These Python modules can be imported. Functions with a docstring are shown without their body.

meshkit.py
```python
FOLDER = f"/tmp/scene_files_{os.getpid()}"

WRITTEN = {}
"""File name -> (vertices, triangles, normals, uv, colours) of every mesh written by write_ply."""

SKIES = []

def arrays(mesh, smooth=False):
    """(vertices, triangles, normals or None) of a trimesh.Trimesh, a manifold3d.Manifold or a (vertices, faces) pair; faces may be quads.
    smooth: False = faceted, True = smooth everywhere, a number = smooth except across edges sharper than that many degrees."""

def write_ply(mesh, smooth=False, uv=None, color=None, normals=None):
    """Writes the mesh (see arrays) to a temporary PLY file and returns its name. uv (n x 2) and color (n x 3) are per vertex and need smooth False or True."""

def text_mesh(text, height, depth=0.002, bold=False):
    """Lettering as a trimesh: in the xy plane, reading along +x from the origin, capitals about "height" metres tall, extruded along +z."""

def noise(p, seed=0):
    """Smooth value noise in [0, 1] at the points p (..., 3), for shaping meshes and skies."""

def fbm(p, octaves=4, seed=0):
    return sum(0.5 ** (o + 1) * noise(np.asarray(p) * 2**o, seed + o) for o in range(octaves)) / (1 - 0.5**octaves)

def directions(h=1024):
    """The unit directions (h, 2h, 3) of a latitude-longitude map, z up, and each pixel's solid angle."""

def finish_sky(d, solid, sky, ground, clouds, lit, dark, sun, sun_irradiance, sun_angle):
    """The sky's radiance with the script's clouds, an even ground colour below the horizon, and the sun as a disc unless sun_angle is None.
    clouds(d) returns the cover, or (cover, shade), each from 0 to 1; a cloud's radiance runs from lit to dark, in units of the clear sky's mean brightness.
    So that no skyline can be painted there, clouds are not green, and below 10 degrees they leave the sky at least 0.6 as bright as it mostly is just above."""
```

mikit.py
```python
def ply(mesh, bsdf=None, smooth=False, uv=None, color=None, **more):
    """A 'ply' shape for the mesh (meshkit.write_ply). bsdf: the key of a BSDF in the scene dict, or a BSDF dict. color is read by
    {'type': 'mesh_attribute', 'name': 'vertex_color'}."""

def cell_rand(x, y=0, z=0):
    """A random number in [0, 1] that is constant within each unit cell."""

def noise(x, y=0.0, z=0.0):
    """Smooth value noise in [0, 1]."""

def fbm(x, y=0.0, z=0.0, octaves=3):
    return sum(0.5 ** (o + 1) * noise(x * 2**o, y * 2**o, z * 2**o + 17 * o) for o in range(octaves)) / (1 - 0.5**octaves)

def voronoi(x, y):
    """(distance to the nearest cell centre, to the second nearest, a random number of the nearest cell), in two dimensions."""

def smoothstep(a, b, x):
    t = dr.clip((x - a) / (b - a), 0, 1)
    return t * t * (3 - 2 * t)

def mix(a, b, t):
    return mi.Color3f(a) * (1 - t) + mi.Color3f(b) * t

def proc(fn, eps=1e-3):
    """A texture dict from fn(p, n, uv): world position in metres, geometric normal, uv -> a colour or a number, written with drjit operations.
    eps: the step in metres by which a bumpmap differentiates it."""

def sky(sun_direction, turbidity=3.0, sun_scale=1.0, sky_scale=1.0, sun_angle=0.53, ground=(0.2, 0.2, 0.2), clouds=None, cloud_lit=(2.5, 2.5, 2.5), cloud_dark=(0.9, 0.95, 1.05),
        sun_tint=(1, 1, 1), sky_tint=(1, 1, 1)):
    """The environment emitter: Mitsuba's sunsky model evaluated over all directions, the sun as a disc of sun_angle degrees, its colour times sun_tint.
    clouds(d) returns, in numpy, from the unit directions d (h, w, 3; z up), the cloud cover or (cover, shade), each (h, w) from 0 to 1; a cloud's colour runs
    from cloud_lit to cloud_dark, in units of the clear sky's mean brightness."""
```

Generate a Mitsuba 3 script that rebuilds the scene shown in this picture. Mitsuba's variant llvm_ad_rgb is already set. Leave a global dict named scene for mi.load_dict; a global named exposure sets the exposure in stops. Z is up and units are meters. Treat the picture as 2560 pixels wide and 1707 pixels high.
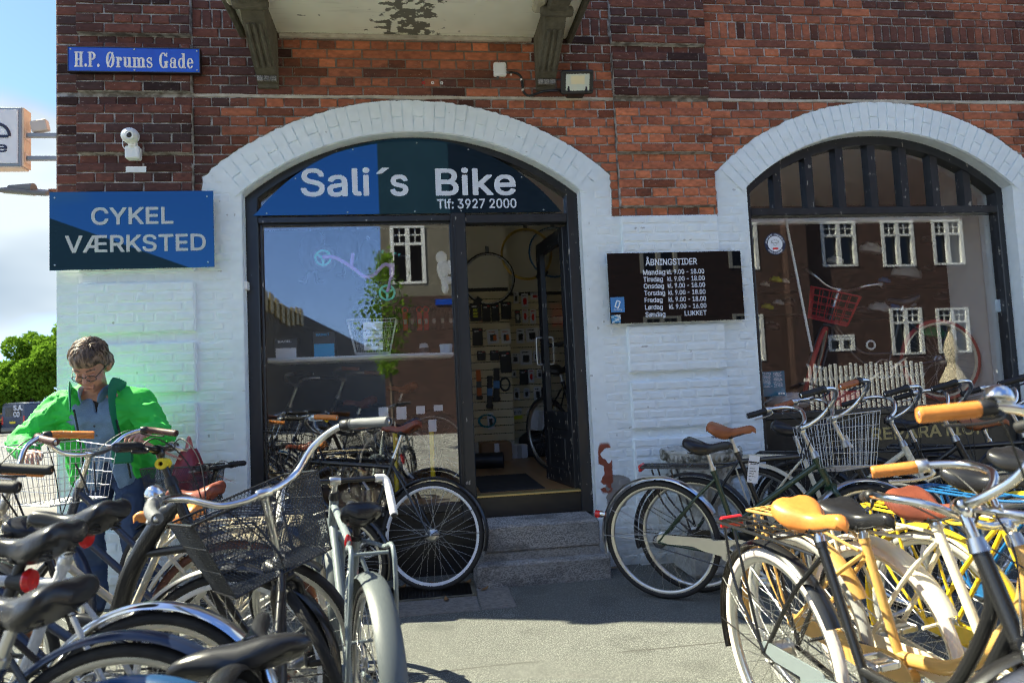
import math, random
import numpy as np, trimesh, shapely
import shapely.geometry as sg
import shapely.ops as so
import shapely.affinity as sa
import drjit as dr
import mitsuba as mi
import mikit, meshkit
import manifold3d as m3
from mikit import noise, fbm, voronoi, cell_rand, smoothstep, mix
T4 = mi.ScalarTransform4f
scene, labels = {}, {}
PI = math.pi

# ---------------------------------------------------------------- camera, sky, exposure
CAM = [0.0, -4.9469, 1.25]
FWD = [0.132289, 0.988783, 0.069344]
UP = [0.036689, -0.074796, 0.996524]
scene['camera'] = {'type': 'thinlens', 'fov': 71.44, 'fov_axis': 'x', 'near_clip': 0.05, 'far_clip': 3000.0,
                   'aperture_radius': 0.0042, 'focus_distance': 4.2,
                   'to_world': T4().look_at(origin=CAM, target=[CAM[i] + FWD[i] for i in range(3)], up=UP)}
SUN = np.array([-0.952, 0.33, 1.12])
exposure = 3.7


def clouds(d):
    p = d * np.array([1, 1, 2.2]) * 2.2 + np.array([34.429, 16.073, 11.902])
    n = meshkit.fbm(p, 5, 3)
    el = np.degrees(np.arcsin(np.clip(d[..., 2], -1, 1)))
    low = np.clip((31 - el) / 18, 0, 1)
    cov = np.clip((n - 0.505 + 0.06 * low) / 0.10, 0, 1)
    sh = np.clip((meshkit.fbm(p * 1.9 + 3.1, 4, 11) - 0.42) * 2.6, 0, 1)
    return cov * 0.95, sh


scene['sky'] = mikit.sky(SUN.tolist(), turbidity=3, clouds=clouds, cloud_lit=(1.35, 1.50, 1.55), cloud_dark=(0.58, 0.74, 0.88), ground=(0.2, 0.2, 0.19), sky_tint=(0.48, 0.535, 0.66), sun_tint=(0.85, 0.98, 0.98))

# ---------------------------------------------------------------- helpers
used = set()


def uniq(k):
    if k not in used:
        used.add(k)
        return k
    i = 1
    while f'{k}_{i:03d}' in used:
        i += 1
    k = f'{k}_{i:03d}'
    used.add(k)
    return k


def thing(name, label, cat, group=None):
    k = uniq(name)
    labels[k] = {'label': label, 'category': cat}
    if group:
        labels[k]['group'] = group
    return k


def part(parent, name, mesh, m, smooth=False, M=None, uv=None, label=None, kind=None, shape=None):
    k = uniq(parent + '__' + name)
    put(k, mesh, m, smooth, M, uv, shape)
    if label or kind:
        labels[k] = {}
        if label:
            labels[k]['label'] = label
        if kind:
            labels[k]['kind'] = kind
    return k


def put(k, mesh, m, smooth=False, M=None, uv=None, shape=None):
    d = dict(shape) if shape is not None else mikit.ply(mesh, m, smooth, uv)
    if shape is not None and m is not None:
        d['bsdf'] = {'type': 'ref', 'id': m}
    if M is not None:
        d['to_world'] = T4(M)
    scene[k] = d


def single(name, label, cat, mesh, m, smooth=False, M=None, group=None, uv=None):
    k = thing(name, label, cat, group)
    put(k, mesh, m, smooth, M, uv)
    return k


def struct(name, mesh, m, smooth=False, uv=None, M=None):
    k = uniq(name)
    put(k, mesh, m, smooth, M, uv)
    labels[k] = {'kind': 'structure'}
    return k


def vf(m):
    if isinstance(m, tuple):
        v, f = np.asarray(m[0], float), np.asarray(m[1], int)
        if f.shape[1] == 4:
            f = np.vstack([f[:, [0, 1, 2]], f[:, [0, 2, 3]]])
        return v, f
    if hasattr(m, 'to_mesh'):
        q = m.to_mesh()
        return np.asarray(q.vert_properties[:, :3], float), np.asarray(q.tri_verts, int)
    return np.asarray(m.vertices, float), np.asarray(m.faces, int)


def cat(ms):
    vs, fs, n = [], [], 0
    for m in ms:
        v, f = vf(m)
        vs.append(v)
        fs.append(f + n)
        n += len(v)
    return np.vstack(vs), np.vstack(fs)


def mv(m, t=(0, 0, 0), rz=0.0, rx=0.0, ry=0.0, s=1.0):
    v, f = vf(m)
    v = v * np.asarray(s)
    for ang, (a, b) in ((rx, (1, 2)), (ry, (2, 0)), (rz, (0, 1))):
        if ang:
            c, q = math.cos(ang), math.sin(ang)
            w = v.copy()
            w[:, a] = c * v[:, a] - q * v[:, b]
            w[:, b] = q * v[:, a] + c * v[:, b]
            v = w
    return v + np.asarray(t, float), f


def box(x0, x1, y0, y1, z0, z1, c=0.0):
    """box, with chamfered edges when c > 0"""
    lo, hi = np.array([x0, y0, z0], float), np.array([x1, y1, z1], float)
    if c <= 0:
        v = np.array([[(lo, hi)[i][0], (lo, hi)[j][1], (lo, hi)[k][2]] for i in (0, 1) for j in (0, 1) for k in (0, 1)])
        f = np.array([[0, 1, 3], [0, 3, 2], [4, 6, 7], [4, 7, 5], [0, 4, 5], [0, 5, 1], [2, 3, 7], [2, 7, 6], [0, 2, 6], [0, 6, 4], [1, 5, 7], [1, 7, 3]])
        return v, f
    c = min(c, 0.45 * float((hi - lo).min()))
    pts = []
    for i in (0, 1):
        for j in (0, 1):
            for k in (0, 1):
                p = np.array([(lo, hi)[i][0], (lo, hi)[j][1], (lo, hi)[k][2]])
                s = np.array([1 - 2 * i, 1 - 2 * j, 1 - 2 * k]) * c
                for a in range(3):
                    q = p + s
                    q[a] = p[a]
                    pts.append(q)
    h = trimesh.convex.convex_hull(np.array(pts))
    return np.array(h.vertices), np.array(h.faces)


def tube(P, r, n=8, closed=False, cap=True, flat=None):
    """round tube along the points; r a number or one per point; flat=(a,b) scales the section's two axes"""
    P = np.asarray(P, float)
    N = len(P)
    r = np.broadcast_to(np.asarray(r, float), (N,))
    if closed:
        t = np.roll(P, -1, 0) - np.roll(P, 1, 0)
    else:
        t = np.gradient(P, axis=0)
    t /= np.linalg.norm(t, axis=1, keepdims=True) + 1e-12
    a = np.array([0, 0, 1.0]) if abs(t[0][2]) < 0.9 else np.array([1.0, 0, 0])
    u = a - t[0] * (a @ t[0])
    u /= np.linalg.norm(u)
    th = np.arange(n) * 2 * PI / n
    V = []
    for i in range(N):
        u = u - t[i] * (u @ t[i])
        u /= np.linalg.norm(u) + 1e-12
        w = np.cross(t[i], u)
        fa, fb = flat if flat else (1, 1)
        V.append(P[i] + r[i] * (np.cos(th)[:, None] * u * fa + np.sin(th)[:, None] * w * fb))
    V = np.vstack(V)
    F = []
    M = N if closed else N - 1
    i = np.arange(n)
    j = (i + 1) % n
    for k in range(M):
        a0, b0 = k * n, ((k + 1) % N) * n
        F.append(np.stack([a0 + i, a0 + j, b0 + j], 1))
        F.append(np.stack([a0 + i, b0 + j, b0 + i], 1))
    if cap and not closed:
        V = np.vstack([V, P[:1], P[-1:]])
        F.append(np.stack([np.full(n, N * n), j, i], 1))
        F.append(np.stack([np.full(n, N * n + 1), (N - 1) * n + i, (N - 1) * n + j], 1))
    return V, np.vstack(F)


def seg(a, b, r, n=6, cap=True):
    return tube([a, b], r, n, cap=cap)


def curve(P, k=8, closed=False):
    """Catmull-Rom through the points"""
    P = np.asarray(P, float)
    if closed:
        Q = np.vstack([P[-1:], P, P[:2]])
    else:
        Q = np.vstack([2 * P[:1] - P[1:2], P, 2 * P[-1:] - P[-2:-1]])
    out = []
    for i in range(1, len(Q) - 2):
        p0, p1, p2, p3 = Q[i - 1:i + 3]
        for t in np.arange(k) / k:
            out.append(0.5 * (2 * p1 + (p2 - p0) * t + (2 * p0 - 5 * p1 + 4 * p2 - p3) * t * t + (3 * p1 - p0 - 3 * p2 + p3) * t ** 3))
    if not closed:
        out.append(Q[-2])
    return np.array(out)


def lathe(prof, n=32, axis='z', a0=0.0, a1=2 * PI):
    """profile [(radius, height)] turned about the axis"""
    prof = np.asarray(prof, float)
    full = abs(a1 - a0 - 2 * PI) < 1e-6
    m = n if full else n + 1
    th = a0 + (a1 - a0) * np.arange(m) / n
    V = np.stack([np.outer(np.cos(th), prof[:, 0]), np.outer(np.sin(th), prof[:, 0]), np.tile(prof[:, 1], (m, 1))], -1).reshape(-1, 3)
    k = len(prof)
    F = []
    for i in range(n):
        a, b = i * k, ((i + 1) % m) * k
        for j in range(k - 1):
            F += [[a + j, b + j, b + j + 1], [a + j, b + j + 1, a + j + 1]]
    if axis == 'y':
        V = np.stack([V[:, 0], -V[:, 2], V[:, 1]], 1)
    elif axis == 'x':
        V = np.stack([V[:, 2], V[:, 0], V[:, 1]], 1)
    return V, np.array(F)


def ring(R, r, n=64, m=10, axis='y', sx=1.0):
    th = np.arange(m) * 2 * PI / m
    pr = [(R + r * math.cos(t), r * sx * math.sin(t)) for t in th] + [(R + r, 0)]
    return lathe(pr, n, axis)


def ball(c, r, sub=2):
    m = trimesh.creation.icosphere(subdivisions=sub, radius=1.0)
    return np.array(m.vertices) * np.asarray(r) + np.asarray(c, float), np.array(m.faces)


def prism(poly, y0, y1):
    """shapely polygon in (x, z) pushed from y0 to y1 (facing -y at y0)"""
    out = []
    for g in getattr(poly, 'geoms', [poly]):
        if g.is_empty or g.geom_type != 'Polygon' or g.area < 1e-9:
            continue
        m = trimesh.creation.extrude_polygon(g, y1 - y0, engine='earcut')
        v = np.array(m.vertices)
        out.append((np.stack([v[:, 0], y1 - v[:, 2], v[:, 1]], 1), np.array(m.faces)))
    return cat(out)


def text(s, h, depth=0.002, bold=True, w=None, x=0.0, y=0.0, z=0.0):
    """lettering in the xz plane facing -y, left end at x, base line at z; w = wanted width"""
    m = meshkit.text_mesh(s, h, depth, bold)
    v = np.array(m.vertices)
    v[:, 0] -= v[:, 0].min()
    if w:
        v[:, 0] *= w / v[:, 0].max()
    return np.stack([v[:, 0] + x, y - v[:, 2], v[:, 1] + z], 1), np.array(m.faces)


def M4(x=0, y=0, z=0, h=0, lean=0, pitch=0):
    c, s = math.cos(lean), math.sin(lean)
    L = np.array([[1, 0, 0], [0, c, -s], [0, s, c]])
    c, s = math.cos(pitch), math.sin(pitch)
    Q = np.array([[c, 0, s], [0, 1, 0], [-s, 0, c]])
    c, s = math.cos(h), math.sin(h)
    H = np.array([[c, -s, 0], [s, c, 0], [0, 0, 1]])
    A = np.eye(4)
    A[:3, :3] = H @ L @ Q
    A[:3, 3] = (x, y, z)
    return A


# ---------------------------------------------------------------- materials
def bs(name, color, rough=0.5, metal=0.0, coat=0.0, spec=0.5, two=True, sheen=0.0):
    c = mikit.proc(color) if callable(color) else {'type': 'rgb', 'value': list(color)}
    d = {'type': 'principled', 'base_color': c, 'roughness': mikit.proc(rough) if callable(rough) else rough, 'metallic': metal, 'specular': spec}
    if coat:
        d['clearcoat'] = coat
        d['clearcoat_gloss'] = 0.9
    if sheen:
        d['sheen'] = sheen
    scene[name] = {'type': 'twosided', 'bsdf': d} if two else d
    return name


def bumped(name, color, hfn, scale, rough=0.7, eps=1e-3, spec=0.3):
    scene[name] = {'type': 'twosided', 'bsdf': {'type': 'bumpmap', 'arbitrary': mikit.proc(hfn, eps), 'scale': scale,
                   'bsdf': {'type': 'principled', 'base_color': mikit.proc(color) if callable(color) else {'type': 'rgb', 'value': list(color)}, 'roughness': rough, 'specular': spec}}}
    return name


def brick_col(p, n, uv):
    r = cell_rand(uv.x, 3)
    r2 = cell_rand(uv.x, 7)
    soot = uv.y
    a = mix((0.060, 0.033, 0.032), (0.165, 0.060, 0.042), r)
    b = mix((0.30, 0.098, 0.056), (0.56, 0.185, 0.088), r)
    c = mix(a, b, smoothstep(0.2, 0.8, soot))
    c = mix(c, c * 0.42, smoothstep(0.80, 0.95, r2) * 0.9)
    f = fbm(p.x * 38, p.y * 38, p.z * 55, 3)
    c = c * (0.62 + 0.76 * f)
    sm = smoothstep(0.55, 0.75, fbm(p.x * 9 + 3, p.y * 9, p.z * 14, 3))
    c = mix(c, c * 0.5 + mi.Color3f(0.018, 0.015, 0.014), sm * 0.6)
    lime = smoothstep(0.70, 0.80, fbm(p.x * 70, p.y * 70 + 5, p.z * 70, 3))
    return mix(c, (0.36, 0.32, 0.28), lime * 0.5)


bumped('brick', brick_col, lambda p, n, uv: fbm(p.x * 95, p.y * 95, p.z * 130, 3), 0.0035, 0.85, 8e-4)


def mortar_col(p, n, uv):
    f = fbm(p.x * 26, p.y * 26, p.z * 26, 3)
    g = fbm(p.x * 2.1, 0.3, p.z * 2.1, 2)
    c = mix((0.17, 0.155, 0.14), (0.44, 0.43, 0.41), smoothstep(0.3, 0.7, f))
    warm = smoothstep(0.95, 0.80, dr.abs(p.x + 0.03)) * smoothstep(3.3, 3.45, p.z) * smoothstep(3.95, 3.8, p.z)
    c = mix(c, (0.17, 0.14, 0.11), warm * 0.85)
    return c * (0.65 + 0.6 * g)


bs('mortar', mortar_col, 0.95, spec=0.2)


def white_col(p, n, uv):
    f = fbm(p.x * 3.2, p.y * 3.2, p.z * 3.2, 3)
    g = fbm(p.x * 24, p.y * 24, p.z * 24, 3)
    c = mix((0.72, 0.79, 0.82), (0.80, 0.86, 0.88), f)
    c = c * (0.92 + 0.13 * g)
    low = smoothstep(0.55, 0.0, p.z)
    # plaster bared where the paint has peeled: low on the piers, by the door jamb and behind the bicycles
    k = fbm(p.x * 5.5 + 1.3, 0.2, p.z * 5.5, 4)
    spots = smoothstep(0.22, 0.05, dr.sqrt(dr.square((p.x - 1.36) * 1.1) + dr.square((p.z - 0.52) * 0.85))) + \
        smoothstep(0.30, 0.10, dr.sqrt(dr.square(p.x + 1.50) + dr.square((p.z - 0.82) * 1.2))) + \
        smoothstep(0.22, 0.05, dr.sqrt(dr.square(p.x - 1.72) + dr.square(p.z - 0.55))) * 0.6
    peel = smoothstep(0.66, 0.69, k * 0.72 + 0.34 * dr.minimum(spots, 1) + 0.05 * low)
    c = mix(c, mix((0.20, 0.19, 0.18), (0.34, 0.32, 0.30), g), peel)
    zone = smoothstep(0.075, 0.02, dr.abs(p.x - 1.285)) * smoothstep(0.24, 0.10, dr.abs(p.z - 0.68))
    bare = smoothstep(0.50, 0.53, fbm(p.x * 13 + 7, 0.3, p.z * 9, 3) + 0.10) * smoothstep(0.3, 0.6, zone)
    c = mix(c, (0.26, 0.07, 0.04), bare)
    dirt = smoothstep(0.35, 0.02, p.z) * fbm(p.x * 8, 0.5, p.z * 3, 3)
    c = mix(c, (0.30, 0.29, 0.27), dirt * 0.7)
    speck = smoothstep(0.83, 0.86, fbm(p.x * 21, p.y * 21, p.z * 21, 3))
    return mix(c, (0.30, 0.29, 0.27), speck * 0.6)


bumped('white_paint', white_col, lambda p, n, uv: fbm(p.x * 22, p.y * 22, p.z * 30, 4), 0.007, 0.55, 1.2e-3, 0.4)


def soffit_col(p, n, uv):
    f = fbm(p.x * 5, p.y * 5, p.z * 5, 4)
    c = mix((0.70, 0.70, 0.58), (0.86, 0.85, 0.73), f)
    d = dr.sqrt(dr.square((p.x - 0.02 + 0.10 * (p.y + 0.3)) * 3.2) + dr.square((p.y + 0.22) * 1.4))
    k = fbm(p.x * 26, p.y * 26, 0.2, 4)
    st = smoothstep(0.50, 0.58, k - 0.45 * d + 0.22)
    c = mix(c, (0.085, 0.08, 0.06), st * 0.9)
    sp = smoothstep(0.74, 0.78, fbm(p.x * 16 + 4, p.y * 16, 0.7, 3))
    c = mix(c, (0.16, 0.15, 0.12), sp * 0.7)
    lines = smoothstep(0.60, 0.68, fbm(p.x * 3, p.y * 34, 0.5, 3))
    return mix(c, c * 0.8, lines * 0.4)


bs('soffit_render', soffit_col, 0.9)


def stone_dark_col(p, n, uv):
    f = fbm(p.x * 14, p.y * 14, p.z * 5, 4)
    g = fbm(p.x * 60, p.y * 60, p.z * 60, 3)
    c = mix((0.055, 0.05, 0.038), (0.17, 0.155, 0.115), f)
    return c * (0.7 + 0.5 * g)


bumped('bracket_stone', stone_dark_col, lambda p, n, uv: fbm(p.x * 45, p.y * 45, p.z * 45, 3), 0.008, 0.9)
bs('stone_light', lambda p, n, uv: mix((0.28, 0.26, 0.19), (0.48, 0.45, 0.34), fbm(p.x * 30, p.y * 30, p.z * 30, 3)), 0.9)


def granite_col(p, n, uv):
    w = fbm(p.x * 150, p.y * 150, p.z * 150, 3)
    c = mix((0.12, 0.12, 0.12), (0.36, 0.35, 0.34), smoothstep(0.3, 0.7, w))
    return mix(c, c * 0.55, smoothstep(0.45, 0.7, fbm(p.x * 7, p.y * 7, p.z * 9, 3)))


bumped('granite', granite_col, lambda p, n, uv: fbm(p.x * 120, p.y * 120, p.z * 120, 3), 0.002, 0.8)


def urn_col(p, n, uv):
    g = fbm(p.x * 40, p.y * 40, p.z * 40, 4)
    c = mix((0.30, 0.30, 0.27), (0.62, 0.62, 0.58), g)
    moss = smoothstep(0.50, 0.62, fbm(p.x * 18, p.y * 18, p.z * 18, 4)) * smoothstep(0.55, 0.72, p.z)
    return mix(c, (0.07, 0.07, 0.05), moss * 0.85)


bumped('urn_stone', urn_col, lambda p, n, uv: fbm(p.x * 60, p.y * 60, p.z * 60, 3), 0.01, 0.9)


def asphalt_col(p, n, uv):
    a, b, c = voronoi(p.x * 150, p.y * 150)
    g = fbm(p.x * 0.9, p.y * 0.9, 0.3, 4)
    st = mix((0.070, 0.072, 0.066), (0.215, 0.22, 0.20), c)
    col = mix(st, (0.08, 0.082, 0.077), smoothstep(0.25, 0.6, a))
    fine = fbm(p.x * 420, p.y * 420, 0.2, 2)
    col = col * (0.72 + 0.5 * g) * (0.75 + 0.5 * fine)
    # seam of a repair along the pavement
    yy = p.y + 1.60 + 0.045 * fbm(p.x * 2.2, 0.1, 0.4, 3) + 0.02 * fbm(p.x * 21, 0.6, 0.4, 3) - 0.02 * p.x
    crack = smoothstep(0.012, 0.003, dr.abs(yy - 0.03)) * smoothstep(0.36, 0.46, fbm(p.x * 3.1, 4.4, 0.1, 2))
    col = mix(col, (0.05, 0.047, 0.042), crack * 0.8)
    gum = smoothstep(0.80, 0.83, noise(p.x * 9, p.y * 9, 0.5)) 
    col = mix(col, col * 1.5 + 0.02, gum * 0.5)
    stain = smoothstep(0.60, 0.72, fbm(p.x * 5, p.y * 5, 1.9, 3))
    return mix(col, col * 0.68, stain * 0.6)


bumped('asphalt', asphalt_col, lambda p, n, uv: fbm(p.x * 170, p.y * 170, 0.3, 3), 0.0022, 0.9, 1e-3)
bs('slab', lambda p, n, uv: mix((0.09, 0.085, 0.08), (0.22, 0.205, 0.19), fbm(p.x * 60, p.y * 60, 0.1, 4)), 0.85)
bs('street_surface', lambda p, n, uv: mix((0.10, 0.10, 0.10), (0.2, 0.2, 0.19), fbm(p.x * 3, p.y * 3, 0.1, 4)), 0.9)


def frame_col(p, n, uv):
    g = fbm(p.x * 14, p.y * 14, p.z * 4, 3)
    chip = smoothstep(0.745, 0.77, fbm(p.x * 55, p.y * 55, p.z * 16, 3) + 0.05 * smoothstep(1.2, 0.4, p.z))
    c = mix((0.010, 0.012, 0.016), (0.026, 0.029, 0.035), g)
    return mix(c, (0.36, 0.33, 0.29), chip * 0.8)


bs('black_joinery', frame_col, 0.32, spec=0.5)
bs('black_panel', lambda p, n, uv: mix((0.007, 0.007, 0.008), (0.02, 0.02, 0.021), fbm(p.x * 6, p.y * 6, p.z * 6, 3)), 0.35)
scene['tinted_glass'] = {'type': 'thindielectric', 'int_ior': 1.72}
scene['window_glass'] = {'type': 'thindielectric', 'int_ior': 1.5}
scene['lens_glass'] = {'type': 'thindielectric', 'int_ior': 1.5}
C = {}
for nm, col, ro in (('black', (0.009, 0.009, 0.010), 0.25), ('green', (0.008, 0.030, 0.014), 0.22), ('cream', (0.72, 0.66, 0.50), 0.25), ('mustard', (0.52, 0.30, 0.085), 0.25), ('yellow', (0.72, 0.50, 0.02), 0.25),
                    ('navy', (0.010, 0.018, 0.045), 0.22), ('blue', (0.010, 0.10, 0.26), 0.25), ('grey', (0.16, 0.19, 0.20), 0.35), ('silver', (0.50, 0.50, 0.49), 0.3), ('beige', (0.52, 0.46, 0.34), 0.3), ('red', (0.45, 0.025, 0.022), 0.3), ('purple', (0.46, 0.26, 0.72), 0.3)):
    C[nm] = bs('paint_' + nm, col, ro, coat=0.8)
bs('chrome', (0.78, 0.78, 0.77), 0.10, 1.0)
bs('steel', (0.52, 0.52, 0.51), 0.28, 1.0)
bs('dark_steel', (0.10, 0.10, 0.10), 0.35, 1.0)
bs('alu', (0.66, 0.66, 0.65), 0.32, 1.0)
bs('rubber', lambda p, n, uv: mix((0.010, 0.010, 0.011), (0.030, 0.029, 0.028), fbm(p.x * 30, p.y * 30, p.z * 30, 3)), 0.75)
bs('rubber_white', (0.68, 0.60, 0.54), 0.7)
bs('rubber_grey', (0.30, 0.30, 0.29), 0.7)
bs('rubber_cream', (0.62, 0.55, 0.40), 0.7)
bs('rubber_brown', (0.14, 0.055, 0.035), 0.7)
bs('rubber_red', (0.36, 0.035, 0.025), 0.6)
bs('reflective', (0.8, 0.8, 0.8), 0.4)
bs('plastic_black', (0.014, 0.014, 0.015), 0.42)
bs('plastic_grey', (0.12, 0.13, 0.135), 0.5)
bs('grip_brown', (0.07, 0.028, 0.022), 0.5)
bs('grip_black', (0.013, 0.013, 0.014), 0.6)
bs('grip_grey', (0.10, 0.105, 0.11), 0.6)


def leather(a, b):
    def f(p, n, uv):
        k = fbm(p.x * 24, p.y * 24, p.z * 24, 3)
        return mix(a, b, k) * (0.9 + 0.2 * fbm(p.x * 160, p.y * 160, p.z * 160, 2))
    return f


bs('leather_orange', leather((0.52, 0.165, 0.03), (0.68, 0.25, 0.055)), 0.38)
bs('leather_tan', leather((0.25, 0.075, 0.025), (0.38, 0.125, 0.04)), 0.42)
bs('leather_brown', leather((0.13, 0.035, 0.020), (0.24, 0.062, 0.032)), 0.36)
bs('leather_black', leather((0.008, 0.008, 0.009), (0.020, 0.020, 0.022)), 0.30)
bs('red_lens', (0.60, 0.012, 0.012), 0.15, coat=1.0)
bs('amber_lens', (0.75, 0.22, 0.01), 0.2)
bs('clear_lens', (0.75, 0.77, 0.78), 0.1)
bs('paper', (0.78, 0.79, 0.82), 0.7)
bs('ink', (0.02, 0.02, 0.02), 0.7)
bs('yellow_plastic', (0.78, 0.60, 0.02), 0.4)
bs('white_tape', lambda p, n, uv: mix((0.62, 0.61, 0.57), (0.80, 0.79, 0.76), fbm(p.x * 60, p.y * 60, p.z * 60, 3)), 0.65)
bs('white_plastic', (0.76, 0.77, 0.76), 0.35)
bs('sign_letter', (0.66, 0.70, 0.78), 0.45)
bs('sign_letter_grey', (0.50, 0.51, 0.49), 0.45)
bs('sign_blue', (0.006, 0.075, 0.235), 0.16)
bs('sign_black', (0.008, 0.008, 0.010), 0.16)
bs('enamel_blue', lambda p, n, uv: mix((0.004, 0.05, 0.42), (0.01, 0.085, 0.52), fbm(p.x * 9, p.y * 9, p.z * 9, 3)), 0.22, coat=0.7)
bs('enamel_white', lambda p, n, uv: mix((0.62, 0.58, 0.56), (0.80, 0.78, 0.74), fbm(p.x * 40, p.y, p.z * 40, 3)), 0.3)
scene['sign_gloss'] = {'type': 'plastic', 'int_ior': 2.2, 'diffuse_reflectance': {'type': 'rgb', 'value': [0.002, 0.005, 0.013]}, 'specular_reflectance': {'type': 'rgb', 'value': [0.22, 0.58, 1.0]}}
scene['sign_gloss_black'] = {'type': 'plastic', 'int_ior': 1.5, 'diffuse_reflectance': {'type': 'rgb', 'value': [0.006, 0.006, 0.007]}}

# ---------------------------------------------------------------- the setting
g = 70
gx = np.linspace(-1, 1, g)
ground = trimesh.creation.box([1, 1, 1])
struct('ground', (np.array([[-900, -900, -0.13], [900, -900, -0.13], [900, 900, -0.13], [-900, 900, -0.13]]), np.array([[0, 1, 2], [0, 2, 3]])), 'street_surface')
struct('pavement', box(-7.5, 12, -6.9, 0.6, -0.4, 0.0, 0.02), 'asphalt')
kx = -7.5
kerbm = [box(-7.5 + 1.2 * i, -7.5 + 1.2 * i + 1.192, -7.06, -6.905, -0.4, 0.004, 0.012) for i in range(16)]
kerb = struct('kerb', kerbm[0], 'granite')
for m in kerbm[1:]:
    part('kerb', 'stone', m, 'granite')
# flat paving slabs and the iron grating at the foot of the shop front
for i, q in enumerate([(-0.62, -0.22, -0.735, -0.462), (-0.21, 0.305, -0.75, -0.462), (0.315, 0.52, -0.75, -0.30)]):
    part('pavement', 'slab', box(q[0], q[1], q[2], q[3], -0.05, 0.006, 0.004), 'slab')
gr = thing('basement_grating', 'rusty iron grating in the pavement at the foot of the shop window', 'grating')
gm = [box(-1.0, 0.31, -0.455, -0.43, -0.03, 0.010, 0.003), box(-1.0, 0.31, -0.135, -0.11, -0.03, 0.010, 0.003), box(-1.0, -0.975, -0.43, -0.135, -0.03, 0.010), box(0.285, 0.31, -0.43, -0.135, -0.03, 0.010)]
part(gr, 'frame', cat(gm), 'bracket_stone')
part(gr, 'mesh_bars', cat([box(x, x + 0.0045, -0.43, -0.135, -0.02, 0.008) for x in np.arange(-0.97, 0.28, 0.022)] + [box(-0.975, 0.285, y, y + 0.0045, -0.02, 0.0075) for y in np.arange(-0.42, -0.14, 0.022)]), 'dark_steel', kind='stuff')
part(gr, 'pit', box(-0.99, 0.30, -0.44, -0.12, -0.01, 0.0015), 'black_panel')

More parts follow.
